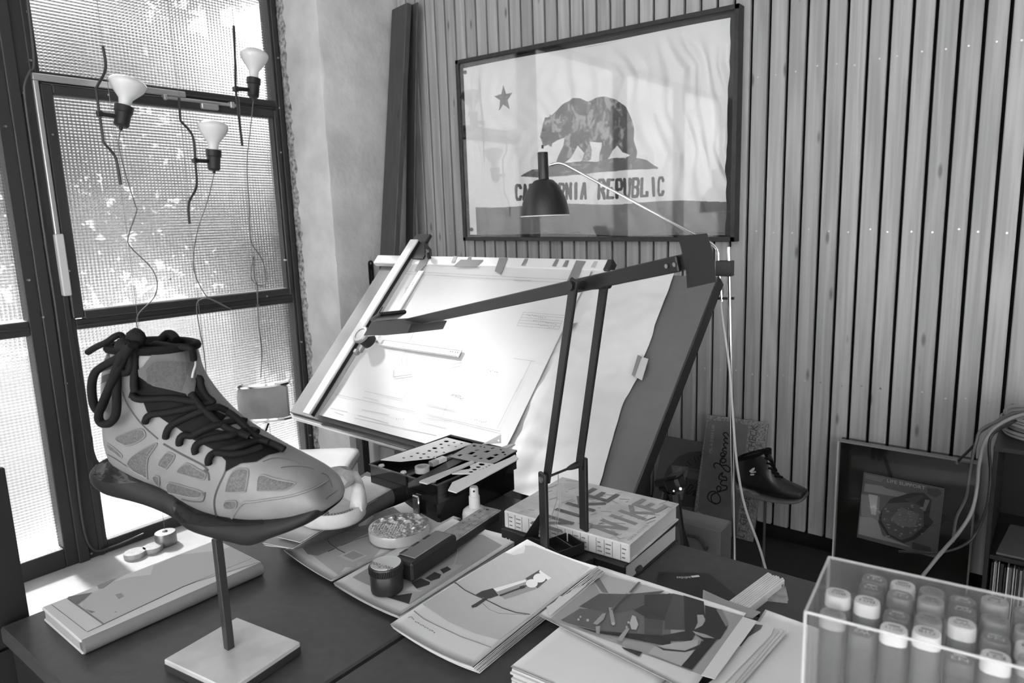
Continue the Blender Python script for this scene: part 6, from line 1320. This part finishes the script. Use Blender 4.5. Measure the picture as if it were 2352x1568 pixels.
for L_ in ([(1170, 470), (1230, 500), (1260, 570)], [(1190, 520), (1240, 540), (1280, 600)], [(1210, 570), (1270, 590)], [(1240, 610), (1300, 630)], [(1270, 650), (1340, 665)]):
    H = [sSn.hit(u, v, .003) for u, v in q8(L_)]; H = [h for h in H if h]
    if len(H) > 1: obj('lace', MB().tube(spline(H, 4), .004, 6), M_lin, tSN)
ct_ = dr_[-1]; cc_ = sum(ct_, Vector())/len(ct_); obj('collar', MB().loft([[cc_+(p-cc_)*k+Vector((0, 0, z)) for p in ct_] for k, z in ((1.02, -.006), (1.06, .002), (1.0, .008), (.85, .004), (.7, -.02))]), M_lin, tSN, smooth=60)
obj('tongue', MB().loft([[s8(a, b)+Vector((0, o, 0)) for a, b, o in ((x0, y0, -.018), (x1, y1, -.018), (x1+6, y1+4, .018), (x0+6, y0+4, .018))] for x0, y0, x1, y1 in ((1150, 440, 1215, 500), (1165, 380, 1215, 395), (1185, 378, 1212, 385))]), M_lin, tSN, smooth=60)
r0_, r1__ = s8(1178, 868), s8(1165, 1400); o = thing('shoe_stand', 'thin grey rod stand holding the black sneaker', 'stand', (r0_.x, YS, PZ))
obj('rod', MB().cyl((r0_.x, YS, PZ+.01), (r0_.x, YS, r0_.z+.004), .005, 10), mat('rod_grey', .08, .4, metal=.4), o); obj('base', MB().bb(r0_.x-.08, r0_.x+.08, YS-.06, YS+.06, PZ, PZ+.012, .002), mat('rod_grey', .08, .4), o)
# framed poster panel behind acrylic
q4 = lambda a, b, y=2.585: ony(1880+a/3.267, 920+b/3.267, y)
tl_, tr2_, bl2, br2 = q4(152, 298), q4(1195, 478), q4(70, 1030), q4(1068, 1390)
tLS = thing('poster_case', 'big dark acrylic case with a life support poster, standing at the wall', 'poster', ((tl_.x+tr2_.x)/2, 2.6, PZ))
X0_, X1_ = tl_.x, tr2_.x; zt_, zb_ = tl_.z, PZ
obj('back_panel', MB().bb(X0_, X1_, 2.600, 2.635, zb_, zt_, .002), mat('case_dark', .010, .12), tLS)
obj('acrylic_front', MB().bb(X0_, X1_, 2.580, 2.583, zb_, zt_), M_clear, tLS)
M_ac = mat('acrylic_edge', .45, .2)
obj('acrylic_edge', MB().bb(X0_, X1_, 2.578, 2.602, zt_-.003, zt_+.003), mat('acrylic_top', .22, .25), tLS); obj('acrylic_edge', MB().bb(X0_-.003, X0_+.003, 2.578, 2.602, zb_, zt_), M_ac, tLS); obj('acrylic_edge', MB().bb(X1_-.003, X1_+.003, 2.578, 2.602, zb_, zt_), mat('acrylic_top', .22, .25), tLS)
PP = Vector((0, 2.598, 0)); nP = Vector((0, -1, 0))
def pp4(L, off=0.): return [ony(1880+a/3.267, 920+b/3.267, 2.598-off) for a, b in L]
po = obj('poster', MB().prism([(p.x, -p.z) for p in pp4([(340, 535), (948, 658), (888, 1180), (288, 1022)])], -.002, 0, Matrix(((1, 0, 0, 0), (0, 0, 1, 2.598), (0, -1, 0, 0), (0, 0, 0, 1)))), mat('poster_grey', .10, .35), tLS, label='poster with a bag of tissue')
def pl4(v, L, off, name='poster_print', rough=.4): m = MB(); m.flat(pp4(L, off)); return obj(name, m, ink(v, rough), po)
pl4(.24, [(350, 620), (480, 640), (500, 655), (665, 695), (600, 722), (340, 680)], .0026); pl4(.20, [(320, 700), (460, 720), (450, 900), (320, 860)], .0027); pl4(.42, [(375, 700), (445, 712), (430, 860), (395, 850)], .0030); pl4(.26, [(310, 865), (440, 890), (480, 1010), (640, 1075), (700, 1100), (300, 1000)], .0026)
pl4(.022, [(540, 735), (700, 690), (790, 690), (850, 745), (830, 870), (865, 910), (800, 980), (720, 1040), (640, 1070), (520, 1010), (450, 910), (470, 830)], .0030)
pl4(.085, [(520, 770), (700, 760), (790, 800), (790, 940), (700, 1020), (620, 1045), (530, 1000), (470, 900), (480, 820)], .0034); pl4(.15, [(620, 800), (760, 850), (720, 950), (600, 940), (540, 880)], .0037); pl4(.06, [(640, 740), (770, 705), (790, 720), (720, 775)], .0037); pl4(.20, [(800, 740), (835, 745), (800, 830), (780, 820)], .0037)
pl4(.045, [(815, 655), (900, 660), (930, 695), (880, 725), (820, 700)], .0030); pl4(.04, [(705, 1060), (845, 1100), (845, 1135), (700, 1110)], .0036)
rr = random.Random(6)
m = MB()
for i in range(40):
    a, b = rr.uniform(490, 780), rr.uniform(780, 1010); w = rr.uniform(6, 26)
    m.flat(pp4([(a, b), (a+w, b+rr.uniform(-6, 8)), (a+w*.8, b+rr.uniform(6, 16)), (a-2, b+8)], .0040+i*.00001))
obj('poster_texture', m, ink(.24, .3), po, kind='stuff')
A, B = pp4([(515, 610), (800, 668)], .0045); xd = (B-A).normalized(); m = MB(); word(m, 'LIFE SUPPORT', A, xd, Vector((-xd.z, 0, xd.x)), width=(B-A).length, height=.012); obj('poster_title', m, ink(.45), po)
m = MB()
for i in range(3): m.flat(pp4([(350, 553+i*11), (500-i*14, 583+i*10), (500-i*14, 587+i*10), (350, 557+i*11)], .004))
obj('poster_text', m, ink(.25), po)
# shelf unit with records
SXa = ony(2288, 1034, 2.2).x-.006; ZS = ony(2288, 1034, 2.2).z
tSH2 = thing('shelf_unit', 'black open shelf unit with records at the right edge', 'shelf', (.25, 2.4, PZ))
M_shf = mat('shelf_black', .010, .45); zsh = ony(2250, 1270, 2.2).z
for nm, b in (('side_panel', (SXa, SXa+.012, 2.2, 2.56, PZ, ZS)), ('side_panel', (.60, .612, 2.2, 2.56, PZ, ZS)), ('top_panel', (SXa, .612, 2.19, 2.56, ZS, ZS+.014)), ('shelf_board', (SXa+.012, .60, 2.205, 2.55, zsh-.012, zsh)), ('shelf_board', (SXa+.012, .60, 2.205, 2.55, PZ+.01, PZ+.022)), ('back_panel', (SXa+.012, .60, 2.55, 2.56, PZ+.01, ZS))): obj(nm, MB().bb(*b[:2], *b[2:4], *b[4:], .001), M_shf, tSH2)
x = SXa+.018; i = 0; rr = random.Random(8); zl = PZ+.022
while x < .04:
    w = rr.choice((.004, .004, .006, .003, .008)); h = zsh-.012-zl-rr.uniform(.018, .03); v = rr.choice((.02, .03, .12, .30, .05, .5, .02, .2)); g = rr.uniform(0, .015)
    o = tag(obj('record_sleeve', MB().bb(x, x+w, 2.23+g, 2.53, zl, zl+h, .0004), ink(v, .5), smooth=0), '%s record sleeve, %s from the left end of the shelf row' % ('pale' if v > .25 else 'grey' if v > .08 else 'black', ['first', 'second', 'third', 'fourth', 'fifth', 'sixth', 'seventh', 'eighth', 'ninth', 'tenth', 'eleventh', 'twelfth', 'thirteenth', 'fourteenth', 'fifteenth', 'sixteenth', 'seventeenth', 'eighteenth', 'nineteenth', 'twentieth', 'twenty-first', 'twenty-second', 'twenty-third', 'twenty-fourth', 'twenty-fifth', 'twenty-sixth', 'twenty-seventh', 'twenty-eighth', 'twenty-ninth', 'thirtieth'][i]), 'record', 'record sleeves on the lower shelf'); rebase(o, (x+w/2, 2.38, zl)); x += w+rr.uniform(.0006, .003); i += 1
wt = [ony(1880+a/3.267, 920+b/3.267, 2.24) for a, b in ((1300, 935), (1340, 1095), (1430, 1103), (1600, 1068))]
o = tag(obj('paper_tray', MB().prism([(wt[1].x, 2.22), (wt[1].x+.25, 2.22), (wt[1].x+.25, 2.45), (wt[1].x+.02, 2.45)], zsh, zsh+.006), mat('tray_pale', .10, .5)), 'pale sheet lying on the upper shelf of the black shelf unit', 'paper'); rebase(o, (wt[1].x+.1, 2.33, zsh))
# coil of cable on the shelf, loose cables running down
cc0 = ony(2400, 1000, 2.38); cc0.z = ZS+.014
M_cb1 = mat('cable_grey', .20, .45); M_cb2 = mat('cable_black', .012, .4)
o = thing('cable_coil', 'coil of pale grey cable lying on top of the shelf unit', 'cable', (cc0.x, 2.36, ZS+.014))
for k in range(7):
    cz = ZS+.014+.007+.0085*k; r = .125+.006*math.sin(k*2.1); obj('turn', MB().tube([(cc0.x+.025+.004*math.sin(k)+r*math.cos(a), 2.37+.9*r*math.sin(a), cz+.002*math.sin(3*a+k)) for a in [2*math.pi*i/40 for i in range(40)]], .0052, 7, closed=True), M_cb1, o)
def cable(label, pts, r, m): 
    P = spline([ony(1880+a/3.267, 920+b/3.267, y) for a, b, y in pts], 6); o = tag(obj('loose_cable', MB().tube(P, r, 7), m, smooth=60), label, 'cable', 'loose cables by the shelf unit'); return rebase(o, P[-1])
cable('pale cable arching from the coil down in front of the poster case', [(1560, 95, 2.3), (1450, 130, 2.25), (1330, 200, 2.2), (1250, 310, 2.18), (1205, 480, 2.18), (1190, 650, 2.18), (1150, 830, 2.15), (1060, 980, 2.1), (930, 1130, 2.0), (780, 1315, 1.95)], .0052, M_cb1)
cable('dark cable looping left from the shelf top onto the poster case', [(1560, 80, 2.36), (1420, 110, 2.3), (1280, 190, 2.25), (1200, 250, 2.3), (1180, 320, 2.4), (1060, 440, 2.57), (1040, 470, 2.56)], .0045, mat('cable_mid', .09, .4))
cable('dark cable curving from the arch down the right edge of the poster', [(1420, 130, 2.28), (1230, 210, 2.22), (1180, 330, 2.2), (1140, 520, 2.2), (1110, 720, 2.2), (1040, 870, 2.2), (1015, 1000, 2.2), (1010, 1060, 2.2)], .0042, mat('cable_mid', .09, .4))
cable('thin black cable hanging furthest right beside the shelf unit', [(1480, 150, 2.25), (1320, 240, 2.17), (1280, 340, 2.16), (1290, 540, 2.16), (1270, 760, 2.15), (1200, 960, 2.14), (1100, 1080, 2.12), (900, 1140, 2.1), (600, 1130, 2.1)], .0040, M_cb2)
def fcable(label, pts, m=M_cb2): P = spline([Vector(p) for p in pts], 6); o = tag(obj('floor_cable', MB().tube(P, .004, 6), m, smooth=60), label, 'cable', 'cables tangled on the platform'); rebase(o, P[0])
for i, lb in enumerate(('loop of black cable on the platform left of the poster case', 'black cable lying loose on the platform below the sneaker', 'black cable curling on the platform before the poster case')):
    rr = random.Random(40+i); x = -.75+.17*i; fcable(lb, [(x+.14*math.cos(a*1.3+i)+rr.uniform(-.03, .03), 2.12+.13*math.sin(a+i)+rr.uniform(-.03, .03), PZ+.006+.02*abs(math.sin(a*2))) for a in [k*.6 for k in range(12)]])
# ------------------------------------------------------------ box of markers
M_acr = bpy.data.materials.new('haze_painted_acrylic'); M_acr.use_nodes = True; nt = M_acr.node_tree; N = nt.nodes.new; L = nt.links.new
for n in list(nt.nodes):
    if n.type == 'BSDF_PRINCIPLED': nt.nodes.remove(n)
out = [n for n in nt.nodes if n.type == 'OUTPUT_MATERIAL'][0]
t_ = N('ShaderNodeBsdfTransparent'); t_.inputs[0].default_value = (.95, .95, .95, 1); df = N('ShaderNodeBsdfDiffuse'); df.inputs[0].default_value = (.8, .8, .8, 1); gl = N('ShaderNodeBsdfGlossy'); gl.inputs['Roughness'].default_value = .06
m1 = N('ShaderNodeMixShader'); m1.inputs[0].default_value = .035; L(t_.outputs[0], m1.inputs[1]); L(df.outputs[0], m1.inputs[2])  # white diffuse share paints the lid's reflected haze into the acrylic
fr_ = front_fresnel(nt, 1.45); m2 = N('ShaderNodeMixShader'); L(fr_.outputs[0], m2.inputs[0]); L(m1.outputs[0], m2.inputs[1]); L(gl.outputs[0], m2.inputs[2]); L(m2.outputs[0], out.inputs['Surface'])
ZM = CAMZ-.30; FLc, BLc = onz(1850, 1402, ZM), onz(1915, 1279, ZM); mx_ = Vector((math.cos(R(4.99)), math.sin(R(4.99)), 0)); my_ = Vector((-mx_.y, mx_.x, 0)); DD = (BLc-FLc).dot(my_); WW = .205; HB = .165
TM = frame(Vector((FLc.x, FLc.y, ZM-HB)), mx_, my_)
tMB = thing('marker_box', 'clear acrylic box with rounded corners, full of upright markers', 'box', TM @ Vector((WW/2, DD/2, 0)))
obj('lid_top', MB().bb(0, WW, 0, DD, HB-.0022, HB, .0008, TM), M_acr, tMB)
for nm, b in (('side_wall', (0, .0022, 0, DD)), ('side_wall', (WW-.0022, WW, 0, DD)), ('front_wall', (.0022, WW-.0022, 0, .0022)), ('back_wall', (.0022, WW-.0022, DD-.0022, DD))): obj(nm, MB().bb(*b, .004, HB-.0022, .0006, TM), M_acr, tMB)
obj('bottom', MB().bb(0, WW, 0, DD, 0, .004, .001, TM), M_acr, tMB)
eg = mat('acrylic_edge_glint', .62, .15, alpha=.55)  # pale tubes paint the bright edge lines of the clear box
for a, b in (((0, 0), (WW, 0)), ((WW, 0), (WW, DD)), ((WW, DD), (0, DD)), ((0, DD), (0, 0))): obj('lid_edge', MB().tube([TM @ Vector((a[0], a[1], HB-.001)), TM @ Vector((b[0], b[1], HB-.001))], .0012, 8), eg, tMB)
for a in ((0, 0), (0, DD), (WW, 0), (WW, DD)): obj('corner_edge', MB().tube([TM @ Vector((a[0], a[1], HB-.001)), TM @ Vector((a[0], a[1], .0))], .0014, 8), eg, tMB)
SB = frame(TM @ Vector((0, 0, -(ZM-HB-DZ))), mx_, my_)
o = tag(obj('support_case', MB().bb(.004, WW-.004, .004, DD-.004, 0, ZM-HB-DZ, .003, SB), M_side), 'dark case under the clear marker box', 'case'); rebase(o, SB @ Vector((WW/2, DD/2, 0)))
SH = [[(a, b) for a, b in rrect(-.0088, .0088, -.0076, .0076, .0060, 4)], [(a, b) for a, b in rrect(-.0096, .0096, -.0084, .0084, .0066, 4)]]
CODE = [['BG05', 'W2', 'BG11', 'G18', 'N3', 'E21', 'C4', 'B32', 'T1'], ['B02', 'B01', 'C3', 'G24', 'W5', 'N4', 'C1', 'E11', 'Y08'], ['W1', 'W4', 'N2', 'R20', 'BV2', 'C5', 'T3', 'W0', 'E00'], ['BG1', 'N1', 'B00', 'W7', 'C2', 'T4', 'N5', 'B21', 'G00']]
TONE = [[.46, .13, .74, .74, .10, .72, .5, .3, .6], [.70, .74, .20, .42, .68, .26, .7, .4, .5], [.12, .16, .30, .52, .14, .34, .5, .2, .6], [.28, .22, .66, .34, .22, .60, .3, .6, .2]]
BODY = [[.22, .20, .24, .40, .11, .48, .3, .2, .4], [.5, .5, .2, .3, .5, .3, .5, .3, .4], [.2, .3, .3, .4, .2, .3, .4, .2, .4], [.3, .3, .5, .3, .2, .4, .3, .4, .3]]
rr = random.Random(21); ROWS = ['front', 'second', 'third', 'back']; ORD = ['first', 'second', 'third', 'fourth', 'fifth', 'sixth', 'seventh', 'eighth', 'ninth']
for r in range(4):
    for c_ in range(9 if WW > .2 else 8):
        x, y = .0165+.0215*c_, .0210+.0228*r; h = .1565+rr.uniform(-.005, .0015)
        if (r, c_) in ((0, 1), (2, 0), (0, 4)): h -= .012
        if (r, c_) in ((3, 0),): continue
        P = TM @ Vector((x, y, .004)); t = thing('marker', '', 'marker', P, 'upright markers in the acrylic box')
        tone = 'white' if TONE[r][c_] > .6 else 'pale grey' if TONE[r][c_] > .38 else 'mid grey' if TONE[r][c_] > .18 else 'dark grey'
        t['label'] = '%s-capped marker, %s from the left in the %s row of the acrylic box' % (tone, ORD[c_], ROWS[r])
        T = TM @ Matrix.Translation((x, y, .004)) @ Matrix.Rotation(rr.uniform(-.06, .06), 4, 'Z'); ring_ = lambda S_, z, k=1.: [T @ Vector((a*k, b*k, z)) for a, b in S_]
        obj('barrel', MB().loft([ring_(SH[1], 0, .9), ring_(SH[1], .002), ring_(SH[1], h-.062), ring_(SH[1], h-.061, .97)]), mat('marker_grey_%d' % int(BODY[r][c_]*100), BODY[r][c_]*.2, .4), t)
        obj('cap', MB().loft([ring_(SH[1], h-.060, .97), ring_(SH[1], h-.059), ring_(SH[1], h-.012), ring_(SH[1], h-.011, .97), ring_(SH[1], h-.010)]), mat('marker_grey_%d' % int(BODY[r][c_]*100), BODY[r][c_]*.2, .4), t)
        cp_ = obj('cap_end', MB().loft([ring_(SH[1], h-.010), ring_(SH[1], h-.003, .99), ring_(SH[1], h-.0008, .95), ring_(SH[1], h, .88)]), mat('marker_cap_%d' % int(TONE[r][c_]*100), TONE[r][c_]*(.9 if TONE[r][c_] > .6 else .55), .35), t)
        m = MB(); oo = T @ Vector((.0055, .001, h+.0003)); word(m, CODE[r][c_], oo, -mx_, -my_, width=.011, height=.0042); m.bb(-.004, .004, .0025, .0038, h+.0002, h+.0004, 0, T)
        obj('code', m, ink(.08 if TONE[r][c_] > .3 else .5), cp_)
